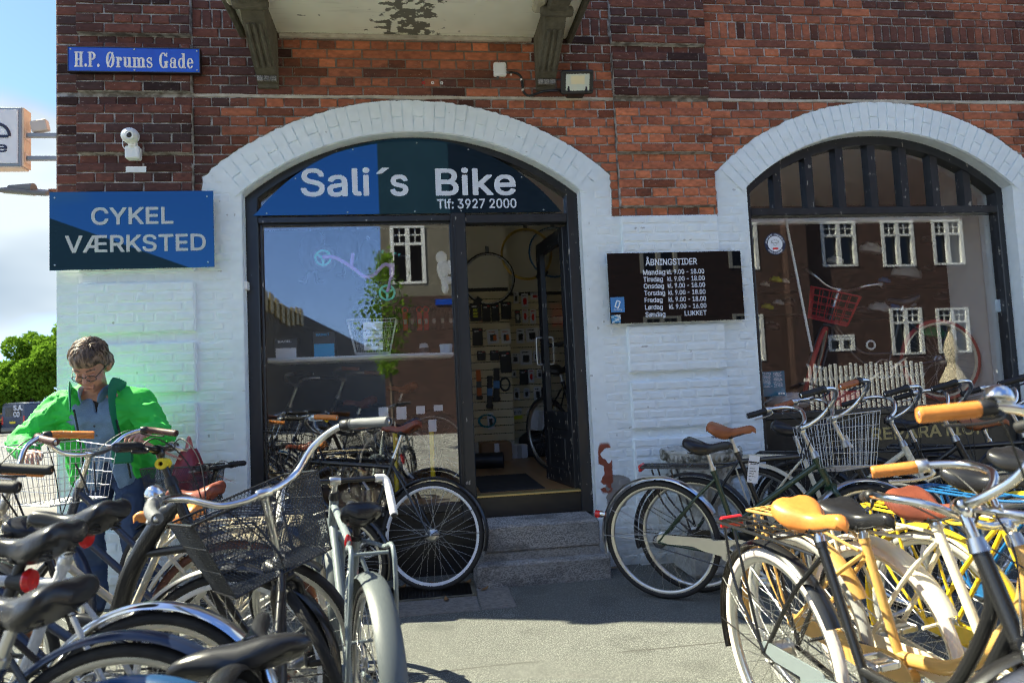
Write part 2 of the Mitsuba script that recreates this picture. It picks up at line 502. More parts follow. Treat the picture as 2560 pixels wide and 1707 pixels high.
# ---------------------------------------------------------------- brick building
B = thing('brick_building', 'old brick corner building with white painted ground floor and two arched shop fronts', 'building')
ZB = 2.478                                  # top of the white paint between the arches
X0, X1 = -2.314, 7.2
def arc(cx, half, zs, zt, n=48):
    s = zt - zs
    r = (half * half + s * s) / (2 * s)
    a = math.asin(min(1, half / r))
    th = np.linspace(-a, a, n)
    return [(cx + r * math.sin(t), zt - r + r * math.cos(t)) for t in th]
DC, WC = 0.0315, 3.5855
open1 = sg.Polygon([(DC - 1.1765, -0.05)] + arc(DC, 1.1765, 2.675, 3.10) + [(DC + 1.1765, -0.05)])
open2 = sg.Polygon([(WC - 1.1045, -0.05)] + arc(WC, 1.1045, 2.685, 3.114) + [(WC + 1.1045, -0.05)])
out1 = sg.Polygon([(-1.395, 2.0)] + [(x, z) for x, z in arc(0.02, 1.415, 2.788, 3.330)] + [(1.437, 2.0)])
out2 = sg.Polygon([(2.240, 2.0)] + [(x, z) for x, z in arc(3.587, 1.347, 2.798, 3.344)] + [(4.934, 2.0)])
random.seed(5)
def ragged(poly, amp=0.006):
    out = []
    for x, z in poly.segmentize(0.03).exterior.coords[:-1]:
        out.append((x + random.uniform(-amp, amp), z + random.uniform(-amp, amp)))
    return sg.Polygon(out).buffer(0)
whole = sg.box(X0, -0.3, X1, 4.72)
white = sg.box(X0, -0.3, X1, ZB).union(ragged(out1)).union(ragged(out2)).difference(open1).difference(open2)
openings = open1.union(open2)
white = white.intersection(whole)
red = whole.difference(white).difference(openings)
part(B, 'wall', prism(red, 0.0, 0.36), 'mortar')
wallk = B + '__wall'
part(B, 'painted_wall', prism(white, 0.0, 0.36), 'white_paint', label='white painted ground floor masonry with flaking paint')
pwall = B + '__painted_wall'

BRK_W, BRK_R = [], []                      # (area seen, mesh, uv)
shp_white, shp_red = white.buffer(-0.004), red.buffer(-0.004)
import shapely.prepared as sp
pw, prd = sp.prep(shp_white), sp.prep(shp_red)
rng = random.Random(11)
bid = [0]


def brick_mesh(x0, x1, z0, z1, yf, yb, c=0.004, jit=0.0015):
    j = lambda: rng.uniform(-jit, jit)
    a = [(x0 + j(), z0 + j()), (x1 + j(), z0 + j()), (x1 + j(), z1 + j()), (x0 + j(), z1 + j())]
    s = [(c, c), (-c, c), (-c, -c), (c, -c)]
    V = [(x, yb, z) for x, z in a] + [(x, yf + c * 0.7, z) for x, z in a] + [(a[i][0] + s[i][0], yf + rng.uniform(-0.0012, 0.0012), a[i][1] + s[i][1]) for i in range(4)]
    F = []
    for k in (0, 4):
        for i in range(4):
            q = (i + 1) % 4
            F += [[k + i, k + q, k + 4 + q], [k + i, k + 4 + q, k + 4 + i]]
    F += [[8, 9, 10], [8, 10, 11]]
    return np.array(V), np.array(F)


def soot(x, z):
    """how clean a brick is (0 dark and sooty ... 1 bright orange red)"""
    n = float(meshkit.fbm(np.array([[x * 1.3 + 5, 0.3, z * 1.6]]), 3, 4)[0])
    if x < -1.2:
        b = 0.10 + 0.35 * max(0, (x + 1.45) / 0.3) * (z < 3.35)
    elif z < 3.35:
        b = 0.50 + 0.30 * (x > 0.9) + 0.10 * (x > 1.4) - 0.25 * (x > 2.6)
        if x > 1.45 and z < 3.0:
            b += 0.2
    elif -0.9 < x < 0.95:
        b = 0.58 - 0.16 * (z < 3.56) + 0.15 * (z > 3.6)
    elif x <= -0.9:
        b = 0.12
    elif x < 1.49:
        b = 0.62 if z < 3.6 else 0.22
    elif x < 2.23:
        b = 0.14 if z < 3.8 else 0.2
    else:
        b = 0.42
        if z < 3.5:
            b = 0.20
        if z < 3.42:
            b = 0.03
    return min(1, max(0.0, b + (n - 0.5) * 0.55 + rng.uniform(-0.13, 0.13)))


def lay(x0, x1, z0, z1, yf, yb, redz=None, clip=True):
    """one brick; goes to the red or the painted wall"""
    cx, cz = (x0 + x1) / 2, (z0 + z1) / 2
    q = sg.box(x0, z0, x1, z1)
    for pp, shp, lst, isred in ((prd, shp_red, BRK_R, True), (pw, shp_white, BRK_W, False)):
        if clip:
            if not pp.intersects(q):
                continue
        elif (cz > ZB) != isred:
            continue
        f, c, jt = (yf, 0.0055, 0.0022) if isred else (yf + 0.0060, 0.008, 0.0016)
        if not clip or pp.contains(q):
            m = brick_mesh(x0, x1, z0, z1, f, yb, c, jt)
            area = (x1 - x0) * (z1 - z0)
        else:
            inter = q.intersection(shp)
            inter = inter.buffer(-0.001)
            if inter.is_empty or inter.area < 2e-4:
                continue
            m = prism(inter, f, 0.004)
            area = inter.area
        bid[0] += 1
        v = m[0]
        uv = np.stack([bid[0] + 0.5 + (v[:, 0] - cx), np.clip((soot(cx, cz) if isred else 0.5) + (v[:, 2] - cz) * 1e-3, 0, 1)], 1)
        lst.append((area * (1.0 if -2.4 < cx < 4.95 and cz < 4.15 else 0.01), m, uv))


H = 1 / 15
J = 0.0105
PIL = [(-2.171, -1.449), (1.495, 2.217), (4.975, 5.697)]
def on_pil(x0, x1):
    return any(a - 0.01 < (x0 + x1) / 2 < b + 0.01 for a, b in PIL)
def course(z, k, xa, xb, yf, yb, off=None):
    """one course between xa and xb: headers and stretchers in turn (English bond)"""
    head = k % 2 == 0
    L = 0.12 if head else 0.24
    x = xa + (0 if off is None else off)
    first = True
    while x < xb - 0.02:
        w = L
        if first and not head:
            w = L * 0.75
        first = False
        e = min(x + w, xb)
        if xb - e < 0.05:
            e = xb
        jw = rng.uniform(-0.003, 0.003)
        lay(x + J / 2 + jw * 0.5, e - J / 2 + jw * 0.5, z + J / 2, z + H - J / 2, yf, yb)
        x = e
spans = [(X0, PIL[0][0]), (PIL[0][1], PIL[1][0]), (PIL[1][1], PIL[2][0]), (PIL[2][1], X1)]
rows = [(3.34 - H * (k + 1), k) for k in range(0, 51)] + [(3.36 + H * k, k + 1) for k in range(0, 20)]
for z, k in rows:
    up = z > 3.35
    i = round((z - 3.36) / H) if up else k
    rowlock = up and i in (7, 8)
    for xa, xb in spans:
        if rowlock and xa > -2:
            if i == 7:
                x = xa
                while x < xb - 0.02:
                    e = min(x + H, xb)
                    lay(x + J / 2, e - J / 2, z + J / 2, z + 2 * H - J / 2, -0.009, 0.004)
                    x = e
        else:
            course(z, k, xa, xb, -0.009, 0.004)
    for xa, xb in PIL:
        if xa > 4.9 and z > 4.2:
            pass
        rec = (i % 6 == 5) if up else (k % 6 == 0)
        if rec:
            course(z, 0, xa, xb, -0.009, 0.004)
        else:
            course(z, k, xa - 0.004, xb + 0.004, -0.052, -0.03)
blocks_r, blocks_w = [], []
for xa, xb in PIL:
    for n in range(9):
        zt = 3.34 - H - n * 6 * H
        zb = zt - 5 * H
        q = box(xa, xb, -0.042, 0.0, max(zb, -0.05) + 0.003, zt - 0.003, 0.002)
        (blocks_r if zb > ZB else blocks_w).append(q)
    for n in range(3):
        zb = 3.36 + n * 6 * H
        blocks_r.append(box(xa, xb, -0.042, 0.0, zb + 0.003, min(zb + 5 * H, 4.7) - 0.003, 0.002))
for q in blocks_r:
    part(B, 'pier_panel', q, 'mortar')
for q in blocks_w:
    part(B, 'painted_pier_panel', q, 'white_paint')
# arch stones of the painted hoods, set radially
for cx, half_i, zs, zt, half_o, zso, zto, shp, n in ((DC, 1.1765, 2.675, 3.10, 1.415, 2.788, 3.33, white, 38), (WC, 1.1045, 2.685, 3.114, 1.347, 2.798, 3.344, white, 36)):
    s = zt - zs
    r = (half_i ** 2 + s * s) / (2 * s)
    a = math.asin(half_i / r) * 1.04
    cz = zt - r
    for i in range(n):
        t0, t1 = -a + 2 * a * i / n, -a + 2 * a * (i + 1) / n
        t0, t1 = t0 + 0.002, t1 - 0.002
        rr = ((r + 0.004, r + 0.106), (r + 0.114, r + 0.228)) if i % 2 else ((r + 0.004, r + 0.228),)
        for ra, rb in rr:
            q = sg.Polygon([(cx + R * math.sin(t), cz + R * math.cos(t)) for R, t in ((ra, t0), (rb, t0), (rb, t1), (ra, t1))]).intersection(shp_white)
            if q.is_empty or q.area < 1e-4 or q.centroid.y < 2.70:
                continue
            m = prism(q, -0.0125 + rng.uniform(-0.0012, 0.0012), 0.004)
            uv = np.stack([np.full(len(m[0]), 0.5) + m[0][:, 0] * 1e-3, np.full(len(m[0]), 0.5) + m[0][:, 2] * 1e-3], 1)
            BRK_W.append((0.05, m, uv))


def emit_bricks(lst, parent, mat, name):
    lst.sort(key=lambda t: -t[0])
    big = [t for t in lst[:300]]
    rest = lst[300:]
    for _, m, uv in big:
        part(parent, name, m, mat, uv=uv)
    if rest:
        v, f = cat([m for _, m, _ in rest])
        part(parent, name + 'work', (v, f), mat, uv=np.vstack([uv for _, _, uv in rest]), kind='stuff')


emit_bricks(BRK_R, wallk, 'brick', 'brick')
emit_bricks(BRK_W, pwall, 'white_paint', 'brick')
# upper storeys, side wall and the pale weathered joint above the arches
bs('brick_far', lambda p, n, uv: mix(mix((0.16, 0.06, 0.045), (0.28, 0.10, 0.065), cell_rand(dr.floor((p.x + p.y) / 0.24 + 0.5 * (dr.floor(p.z / H) - 2 * dr.floor(p.z / H / 2))), dr.floor(p.z / H))), (0.36, 0.34, 0.31), smoothstep(0.80, 0.88, dr.maximum((p.z / H) - dr.floor(p.z / H), 0.93 * ((p.x + p.y) / 0.24 + 0.5 * (dr.floor(p.z / H) - 2 * dr.floor(p.z / H / 2)) - dr.floor((p.x + p.y) / 0.24 + 0.5 * (dr.floor(p.z / H) - 2 * dr.floor(p.z / H / 2))))))), 0.9)
part(B, 'upper_wall', box(X0, X1, 0.0, 0.36, 4.722, 13.0), 'brick_far')
part(B, 'side_wall', box(X0, X0 + 0.36, 0.362, 14.0, -0.2, 13.0), 'brick_far')
part(B, 'roof', box(X0 - 0.25, X1, -0.25, 14, 13.0, 13.3), 'bracket_stone')
def joint_poly():
    p = sg.Polygon([(x, 3.350 + 0.0105 + 0.004 * math.sin(x * 9) * math.sin(x * 3.7)) for x in np.arange(-1.449, X1, 0.03)] + [(x, 3.350 - 0.0105 - 0.004 * math.sin(x * 7 + 1)) for x in np.arange(X1, -1.449, -0.03)])
    return p.buffer(0).difference(out1).difference(out2)
bs('old_lime', lambda p, n, uv: mix((0.30, 0.26, 0.20), (0.58, 0.54, 0.46), fbm(p.x * 28, p.y * 28, p.z * 40, 3)), 0.95)
for g_ in getattr(joint_poly(), 'geoms', [joint_poly()]):
    for a, b in ((-1.445, 1.49), (2.222, 4.97), (5.70, 7.1)):
        q = g_.intersection(sg.box(a, 3, b, 4))
        if not q.is_empty and q.area > 1e-3:
            part(B, 'lime_joint', prism(q, -0.0085, 0.002), 'old_lime')

# balcony on two stone brackets
bal = part(B, 'balcony', box(-1.10, 1.17, -1.05, -0.002, 3.80, 4.02, 0.01), 'soffit_render')
part(bal, 'edge_beam', box(-1.135, -1.095, -1.06, -0.003, 3.765, 4.0, 0.006), 'bracket_stone')
part(bal, 'edge_beam', box(1.165, 1.205, -1.06, -0.003, 3.765, 4.0, 0.006), 'bracket_stone')
part(bal, 'wall_ledge', box(-0.87, 0.905, -0.03, 0.0, 3.765, 3.798, 0.004), 'old_lime')
for bx in (-0.947, 0.988):
    w = 0.068
    pr = [(0.0, 3.40), (-0.03, 3.40), (-0.035, 3.425), (-0.065, 3.43), (-0.07, 3.465), (-0.10, 3.475), (-0.16, 3.50), (-0.27, 3.555), (-0.38, 3.61), (-0.46, 3.655), (-0.50, 3.70), (-0.50, 3.80), (0.0, 3.80)]
    m = trimesh.creation.extrude_polygon(sg.Polygon(pr), 2 * w, engine='earcut')
    v = np.array(m.vertices)
    bk = part(B, 'bracket', (np.stack([v[:, 2] - w + bx, v[:, 0], v[:, 1]], 1), np.array(m.faces)), 'bracket_stone')
    fl = []
    for k in (-1, 0, 1):
        x = bx + k * 0.038
        fl.append(tube([(x, -0.15, 3.489), (x, -0.27, 3.549), (x, -0.38, 3.604), (x, -0.44, 3.638)], 0.012, 8))
    part(bk, 'rib', cat(fl), 'bracket_stone')
    part(bk, 'foot_block', cat([box(bx - 0.062 + 0.043 * k, bx - 0.022 + 0.043 * k, -0.083, -0.06, 3.428, 3.462, 0.003) for k in range(3)]), 'granite')
    part(bk, 'scroll', cat([tube([(bx - 0.10, -0.53, 3.715), (bx + 0.10, -0.53, 3.715)], 0.034, 16), ball((bx - 0.10, -0.53, 3.715), (0.012, 0.03, 0.03)), ball((bx + 0.10, -0.53, 3.715), (0.012, 0.03, 0.03))]), 'bracket_stone')
    part(bk, 'beam_end', box(bx - w, bx + w, -1.02, -0.502, 3.70, 3.798, 0.01), 'bracket_stone')
    part(bk, 'corbel', box(bx - w - 0.085, bx - w - 0.004, -0.62, -0.45, 3.735, 3.797, 0.018), 'stone_light')

# two granite steps to the door
st = part(B, 'door_step', box(0.389, 1.163, -0.235, 0.12, 0.20, 0.372, 0.012), 'granite')
part(B, 'door_step', box(0.322, 1.205, -0.318, -0.0, -0.02, 0.146, 0.012), 'granite')
part(B, 'door_step', box(0.385, 1.16, -0.225, 0.1, 0.146, 0.199), 'granite')

# ---------------------------------------------------------------- left shop front
F = part(B, 'shop_front', cat([box(-1.144, -1.062, 0.10, 0.20, 0.0, 2.675, 0.006), box(1.125, 1.207, 0.10, 0.20, 0.36, 2.68, 0.006),
     box(-1.062, 0.272, 0.10, 0.20, 2.488, 2.533, 0.005), box(0.272, 0.376, 0.085, 0.21, 0.36, 2.545, 0.006), box(0.376, 1.125, 0.10, 0.20, 2.468, 2.533, 0.005),
     box(-1.062, 0.272, 0.10, 0.21, 0.432, 0.486, 0.005)]), 'black_joinery')
in1 = sg.Polygon([(DC - 1.11, 2.533)] + arc(DC, 1.11, 2.655, 3.052) + [(DC + 1.11, 2.533)])
ringp = sg.Polygon([(DC - 1.175, 2.533)] + arc(DC, 1.175, 2.672, 3.097) + [(DC + 1.175, 2.533)]).difference(in1)
part(F, 'arch_frame', prism(ringp, 0.10, 0.20), 'black_joinery')
part(F, 'base_panel', box(-1.062, 0.39, 0.125, 0.19, -0.03, 0.432, 0.004), 'black_panel')
part(F, 'pane', prism(sg.box(-1.062, 0.486, 0.272, 2.488), 0.155, 0.156), 'tinted_glass')
part(F, 'fanlight_pane', prism(in1.buffer(0.003), 0.162, 0.163), 'window_glass')
part(F, 'bead', cat([box(-1.052, -1.04, 0.125, 0.152, 0.49, 2.485, 0.002), box(0.262, 0.271, 0.125, 0.152, 0.49, 2.485, 0.002), box(-1.04, 0.262, 0.125, 0.152, 2.476, 2.487, 0.002)]), 'black_joinery')
part(F, 'bead', cat([box(0.268, 0.281, 0.075, 0.084, 0.5, 2.5, 0.002), box(0.296, 0.302, 0.075, 0.084, 0.5, 2.5, 0.002)]), 'black_joinery')
part(F, 'bracket', cat([box(-1.155, -1.125, 0.02, 0.098, 2.02, 2.075, 0.003), box(-1.142, -1.137, 0.02, 0.03, 2.07, 2.11)]), 'white_plastic')
part(F, 'riser', box(0.376, 1.125, 0.122, 0.16, 0.372, 0.515), 'black_panel')
part(F, 'threshold', box(0.376, 1.125, 0.10, 0.20, 0.513, 0.528, 0.003), 'brass')
bs('brass', (0.55, 0.42, 0.17), 0.4, 0.8)
# the door leaf stands open into the shop
D = part(B, 'door', cat([box(0, 0.085, -0.022, 0.022, 0.0, 1.93, 0.004), box(0.585, 0.69, -0.022, 0.022, 0.0, 1.93, 0.004), box(0.085, 0.585, -0.022, 0.022, 0.0, 0.12, 0.004), box(0.085, 0.585, -0.022, 0.022, 0.42, 0.55, 0.004), box(0.085, 0.585, -0.022, 0.022, 1.82, 1.93, 0.004)]), 'black_joinery', M=M4(1.118, 0.18, 0.525, math.radians(97)))
MD = M4(1.118, 0.18, 0.525, math.radians(97))
part(D, 'lower_panel', cat([box(0.083, 0.587, -0.012, 0.012, 0.118, 0.422), box(0.19, 0.48, -0.02, 0.02, 0.19, 0.35, 0.006)]), 'black_joinery', M=MD)
part(D, 'pane', box(0.083, 0.587, -0.001, 0.001, 0.548, 1.822), 'window_glass', M=MD)
part(D, 'handle', cat([tube(curve([(0.635, 0.02, 0.93), (0.635, 0.06, 0.93), (0.635, 0.07, 0.95), (0.635, 0.07, 1.13), (0.635, 0.06, 1.15), (0.635, 0.02, 1.15)], 5), 0.009, 8), box(0.615, 0.655, 0.02, 0.028, 0.86, 0.92)]), 'steel', True, M=MD)
part(D, 'lock_plate', box(0.684, 0.692, -0.012, 0.012, 0.82, 1.06), 'steel', M=MD)

# ---------------------------------------------------------------- right shop front with the barred fanlight
G = part(B, 'shop_window', cat([box(2.483, 2.556, 0.10, 0.20, 0.0, 2.68, 0.006), box(4.637, 4.689, 0.10, 0.20, 0.0, 2.68, 0.006),
     box(2.556, 4.637, 0.10, 0.21, 2.494, 2.552, 0.005), box(2.556, 4.637, 0.10, 0.22, 0.945, 0.995, 0.005)]), 'black_joinery')
in2 = sg.Polygon([(WC - 1.05, 2.552)] + arc(WC, 1.05, 2.655, 3.045) + [(WC + 1.05, 2.552)])
part(G, 'arch_frame', prism(sg.Polygon([(WC - 1.103, 2.552)] + arc(WC, 1.103, 2.683, 3.112) + [(WC + 1.103, 2.552)]).difference(in2), 0.10, 0.20), 'black_joinery')
edges = [2.535, 2.785, 3.053, 3.315, 3.588, 3.854, 4.119, 4.394, 4.637]
for e in edges[1:-1]:
    part(G, 'glazing_bar', prism(sg.box(e - 0.031, 2.552, e + 0.031, 3.2).intersection(in2), 0.108, 0.19), 'black_joinery')
for a, b in zip(edges[:-1], edges[1:]):
    q = sg.box(a, 2.552, b, 3.2).intersection(in2)
    part(G, 'fanlight_pane', prism(q, 0.150, 0.151), 'window_glass')
part(G, 'pane', prism(sg.box(2.556, 0.995, 4.637, 2.494), 0.155, 0.156), 'window_glass')
part(G, 'base_panel', box(2.556, 4.637, 0.12, 0.19, -0.03, 0.945, 0.004), 'black_panel')
bs('gold_letter', (0.42, 0.33, 0.13), 0.5)
part(G, 'lettering', text('REPARATION', 0.088, 0.002, True, 0.98, 3.405, 0.119, 0.752), 'gold_letter')
# ---------------------------------------------------------------- signs and fittings on the wall
def screws(parent, pts, y, m='steel'):
    for x, z in pts:
        part(parent, 'screw', lathe([(0, 0), (0.006, 0), (0.006, 0.002), (0.003, 0.004), (0, 0.004)], 10, 'y') if 0 else mv(ball((0, 0, 0), (0.006, 0.003, 0.006), 1), (x, y, z)), m)


s = thing('shop_sign', 'big arched glossy sign filling the arch above the shop door', 'sign')
arcp = sg.Polygon([(-1.10, 2.536)] + [(x, z) for x, z in arc(0.0, 1.115, 2.50, 3.092, 64) if z > 2.54] + [(1.098, 2.536)])
put(s + '__panel', prism(arcp.buffer(-0.004), 0.088, 0.098), 'sign_gloss')
part(s, 'lettering', cat([text('Sali', 0.188, 0.003, True, 0.475, -0.765, 0.0875, 2.677), text('s', 0.188, 0.003, True, 0.128, -0.149, 0.0875, 2.677), prism(sg.Polygon([(-0.245, 2.83), (-0.205, 2.83), (-0.148, 2.873), (-0.200, 2.873)]), 0.0845, 0.0875)]), 'sign_letter')
part(s, 'lettering', text('Bike', 0.188, 0.003, True, 0.582, 0.173, 0.0875, 2.673), 'sign_letter')
part(s, 'phone_number', text('Tlf: 3927 2000', 0.066, 0.003, True, 0.573, 0.179, 0.0875, 2.574), 'sign_letter')
screws(s, [(-1.0, 2.555), (-0.45, 2.556), (0.02, 2.556), (0.35, 2.556), (0.95, 2.556), (0.05, 3.055), (0.42, 3.005), (-0.40, 3.008), (-0.8, 2.80), (0.8, 2.80)], 0.0875)

s = thing('workshop_sign', 'large blue and black rectangular workshop sign on the corner pier', 'sign')
put(s + '__panel', box(-2.318, -1.307, -0.082, -0.076, 2.157, 2.668), 'sign_gloss')
part(s, 'backing', cat([box(-2.300, -1.32, -0.0755, -0.056, 2.17, 2.655)]), 'silver_edge')
bs('silver_edge', (0.6, 0.6, 0.58), 0.4)
part(s, 'lettering', text('CYKEL', 0.107, 0.003, True, 0.507, -2.065, -0.0825, 2.452), 'sign_letter_grey')
part(s, 'lettering', text('VÆRKSTED', 0.106, 0.003, True, 0.866, -2.223, -0.0825, 2.271), 'sign_letter_grey')
screws(s, [(-2.285, 2.63), (-1.345, 2.63), (-2.285, 2.19), (-1.345, 2.19)], -0.0835)

s = thing('hours_sign', 'black opening hours sign on the white pier between door and window', 'sign')
put(s + '__panel', box(1.361, 2.36, -0.075, -0.068, 1.690, 2.192), 'sign_gloss_black')
part(s, 'heading', text('ÅBNINGSTIDER', 0.045, 0.0015, True, 0.385, 1.640, -0.0755, 2.100), 'sign_letter')
hz = [2.033, 1.983, 1.934, 1.884, 1.834, 1.783, 1.731]
days = ['Mandag', 'Tirsdag', 'Onsdag', 'Torsdag', 'Fredag', 'Lørdag', 'Søndag']
for i, (d_, z) in enumerate(zip(days, hz)):
    w = [0.165, 0.145, 0.150, 0.155, 0.133, 0.132, 0.147][i]
    part(s, 'day', text(d_, 0.034, 0.0015, True, w, 1.617, -0.0755, z), 'sign_letter')
    if i < 6:
        part(s, 'time', text('kl. 9.00 - ' + ('18.00' if i < 5 else '16.00'), 0.033, 0.0015, True, 0.280, 1.795, -0.0755, z), 'sign_letter')
    else:
        part(s, 'time', text('LUKKET', 0.034, 0.0015, True, 0.165, 1.908, -0.0755, z), 'sign_letter')
k = single('payment_sticker', 'small light blue square sticker at the lower left of the hours sign', 'sticker', box(1.367, 1.468, -0.0765, -0.0752, 1.770, 1.878, 0.0), 'sticker_blue')
bs('sticker_blue', (0.06, 0.22, 0.50), 0.4)
part(k, 'icon', prism(sa.rotate(sg.box(1.405, 1.805, 1.430, 1.85).buffer(0.004).difference(sg.box(1.409, 1.809, 1.426, 1.846)), -20), -0.0776, -0.0766), 'paper')
part(k, 'lettering', text('MobilePay', 0.0125, 0.001, False, 0.06, 1.388, -0.0766, 1.783), 'paper')
single('payment_sticker', 'worn pale blue sticker at the bottom left corner of the hours sign', 'sticker', box(1.367, 1.435, -0.0765, -0.0752, 1.695, 1.752), 'sticker_worn')
bs('sticker_worn', lambda p, n, uv: mix((0.05, 0.24, 0.46), (0.6, 0.68, 0.72), smoothstep(0.45, 0.55, fbm(p.x * 60, 0.2, p.z * 60, 3))), 0.5)

# enamel street sign; its slab serif letters are drawn here from bars and bowls
s = thing('street_sign', 'old blue enamel street name sign with white serif letters on the dark brick pier', 'sign')
put(s + '__plate', box(-2.195, -1.375, -0.098, -0.086, 3.470, 3.632, 0.003), 'enamel_blue')
part(s, 'rim', cat([box(-2.199, -2.195, -0.1, -0.056, 3.466, 3.636), box(-1.375, -1.371, -0.1, -0.056, 3.466, 3.636), box(-2.195, -1.375, -0.1, -0.056, 3.632, 3.636), box(-2.195, -1.375, -0.1, -0.056, 3.466, 3.470)]), 'dark_steel')
def rr(x0, z0, x1, z1):
    return sg.box(x0, z0, x1, z1)
def bowl(cx, cz, rx, rz, tx, tz):
    c = sg.Point(0, 0).buffer(1, 24)
    return sa.translate(sa.scale(c, rx, rz).difference(sa.scale(c, rx - tx, rz - tz)), cx, cz)
t_, s_, q_ = 0.23, 0.10, 0.075          # stem width, hair line, serif height
def stem(x, z1, z0=0, ser=(1, 1), left_only=False):
    g = [rr(x, z0, x + t_, z1)]
    if ser[0]:
        g.append(rr(x - 0.09, z0, x + t_ + 0.09, z0 + q_))
    if ser[1]:
        g.append(rr(x - 0.09, z1 - q_, x + t_ + (0 if left_only else 0.09), z1))
    return g
XH = 0.68
def glyph(c):
    U = shapely.union_all
    if c == 'H':
        return U(stem(0.1, 1) + stem(0.52, 1) + [rr(0.2, 0.46, 0.6, 0.55)]), 0.9
    if c == '.':
        return sg.Point(0.14, 0.11).buffer(0.115), 0.30
    if c == 'P':
        return U(stem(0.1, 1) + [bowl(0.36, 0.73, 0.36, 0.27, t_, 0.08).intersection(sg.box(0.3, 0, 1, 1))]), 0.80
    if c == 'Ø':
        return U([bowl(0.42, 0.5, 0.40, 0.52, 0.24, 0.08), sa.rotate(rr(0.38, -0.06, 0.46, 1.06), -28)]), 0.9
    if c == 'G':
        return U([bowl(0.42, 0.5, 0.40, 0.52, 0.24, 0.08).difference(sg.box(0.5, 0.46, 1, 0.78)), rr(0.57, 0.0, 0.80, 0.42), rr(0.48, 0.36, 0.88, 0.43), rr(0.70, 0.72, 0.79, 1.0)]), 0.95
    if c == 'r':
        return U(stem(0.1, XH, 0, (1, 1), True) + [sg.Point(0.47, XH - 0.13).buffer(0.12), bowl(0.42, XH - 0.2, 0.2, 0.2, 0.08, 0.08).intersection(sg.box(0.2, XH - 0.17, 0.45, 1))]), 0.62
    if c in 'um':
        g = []
        if c == 'u':
            g = stem(0.1, XH, 0.1, (0, 1), True) + stem(0.5, XH, 0, (0, 1), True) + [bowl(0.34, 0.2, 0.24, 0.2, 0.1, 0.08).intersection(sg.box(0, -1, 1, 0.2)), rr(0.6, 0, 0.82, q_)]
            return U(g), 0.85
        for x in (0.1, 0.5, 0.9):
            g += stem(x, XH if x < 0.2 else XH - 0.1, 0, (1, 1 if x < 0.2 else 0), True)
        for x in (0.42, 0.82):
            g.append(bowl(x + 0.05, XH - 0.18, 0.26, 0.18, 0.12, 0.08).intersection(sg.box(0, XH - 0.18, 2, 2)))
        return U(g), 1.26
    if c == 's':
        a = bowl(0.30, XH - 0.19, 0.26, 0.20, 0.13, 0.07).difference(sg.box(0.32, XH - 0.33, 1, XH - 0.15))
        b = bowl(0.32, 0.18, 0.27, 0.20, 0.13, 0.07).difference(sg.box(-0.2, 0.15, 0.3, 0.34))
        return U([a, b, rr(0.45, XH - 0.24, 0.52, XH), rr(0.07, 0, 0.14, 0.24), sa.rotate(rr(0.13, 0.27, 0.50, 0.42), -22)]), 0.68
    if c == 'a':
        return U(stem(0.40, XH - 0.15, 0, (0, 0)) + [bowl(0.36, XH - 0.18, 0.27, 0.19, 0.13, 0.07).intersection(sg.box(0, XH - 0.18, 1, 1)), sg.Point(0.17, XH - 0.2).buffer(0.10), bowl(0.30, 0.19, 0.26, 0.20, 0.15, 0.06), rr(0.5, 0, 0.74, q_)]), 0.76
    if c == 'd':
        return U(stem(0.45, 1, 0, (0, 1), True) + [bowl(0.33, 0.33, 0.30, 0.35, 0.19, 0.07), rr(0.55, 0, 0.78, q_)]), 0.82
    if c == 'e':
        return U([bowl(0.33, 0.33, 0.31, 0.35, 0.19, 0.07).difference(sg.box(0.36, 0.16, 1, 0.33)), rr(0.1, 0.31, 0.6, 0.38)]), 0.70
    return sg.Polygon(), 0.45
cx_, gs = 0.0, []
for c in 'H.P. Ørums Gade':
    gph, adv = glyph(c)
    if not gph.is_empty:
        gs.append(sa.translate(gph, cx_, 0))
    cx_ += adv + 0.03
allg = shapely.union_all(gs)
x0_, z0_, x1_, z1_ = allg.bounds
sx_ = 0.745 / (x1_ - x0_)
for q in gs:
    part(s, 'letter', prism(sa.affine_transform(q, [sx_, 0, 0, 0.103, -2.158 - x0_ * sx_, 3.497]), -0.1005, -0.098), 'enamel_white')
screws(s, [(-2.18, 3.617), (-1.39, 3.617), (-1.785, 3.622), (-1.785, 3.480), (-1.39, 3.485)], -0.1)

# security camera on its junction box
s = thing('security_camera', 'white dome security camera on a square white box on the brick pier', 'camera')
put(s + '__mount_box', box(-1.847, -1.757, -0.115, -0.053, 2.880, 2.965, 0.008), 'white_plastic')
part(s, 'arm', tube([(-1.80, -0.09, 2.962), (-1.80, -0.105, 2.99)], 0.03, 14), 'white_plastic', True)
part(s, 'dome', ball((-1.806, -0.125, 3.025), (0.056, 0.056, 0.052), 3), 'white_plastic', True)
part(s, 'ring', mv(ring(0.024, 0.008, 24, 8, 'y'), (-1.795, -0.172, 3.015), rx=0.15), 'white_plastic', True)
part(s, 'lens', mv(ball((0, 0, 0), (0.022, 0.012, 0.022)), (-1.795, -0.17, 3.015)), 'plastic_black', True)
part(s, 'cable', tube(curve([(-1.86, -0.07, 3.04), (-1.872, -0.075, 3.01), (-1.868, -0.08, 2.97), (-1.850, -0.085, 2.95)], 6), 0.004, 6), 'white_plastic', True)
part(s, 'back_plate', box(-1.862, -1.735, -0.0545, -0.0525, 2.805, 2.845), 'white_plastic')

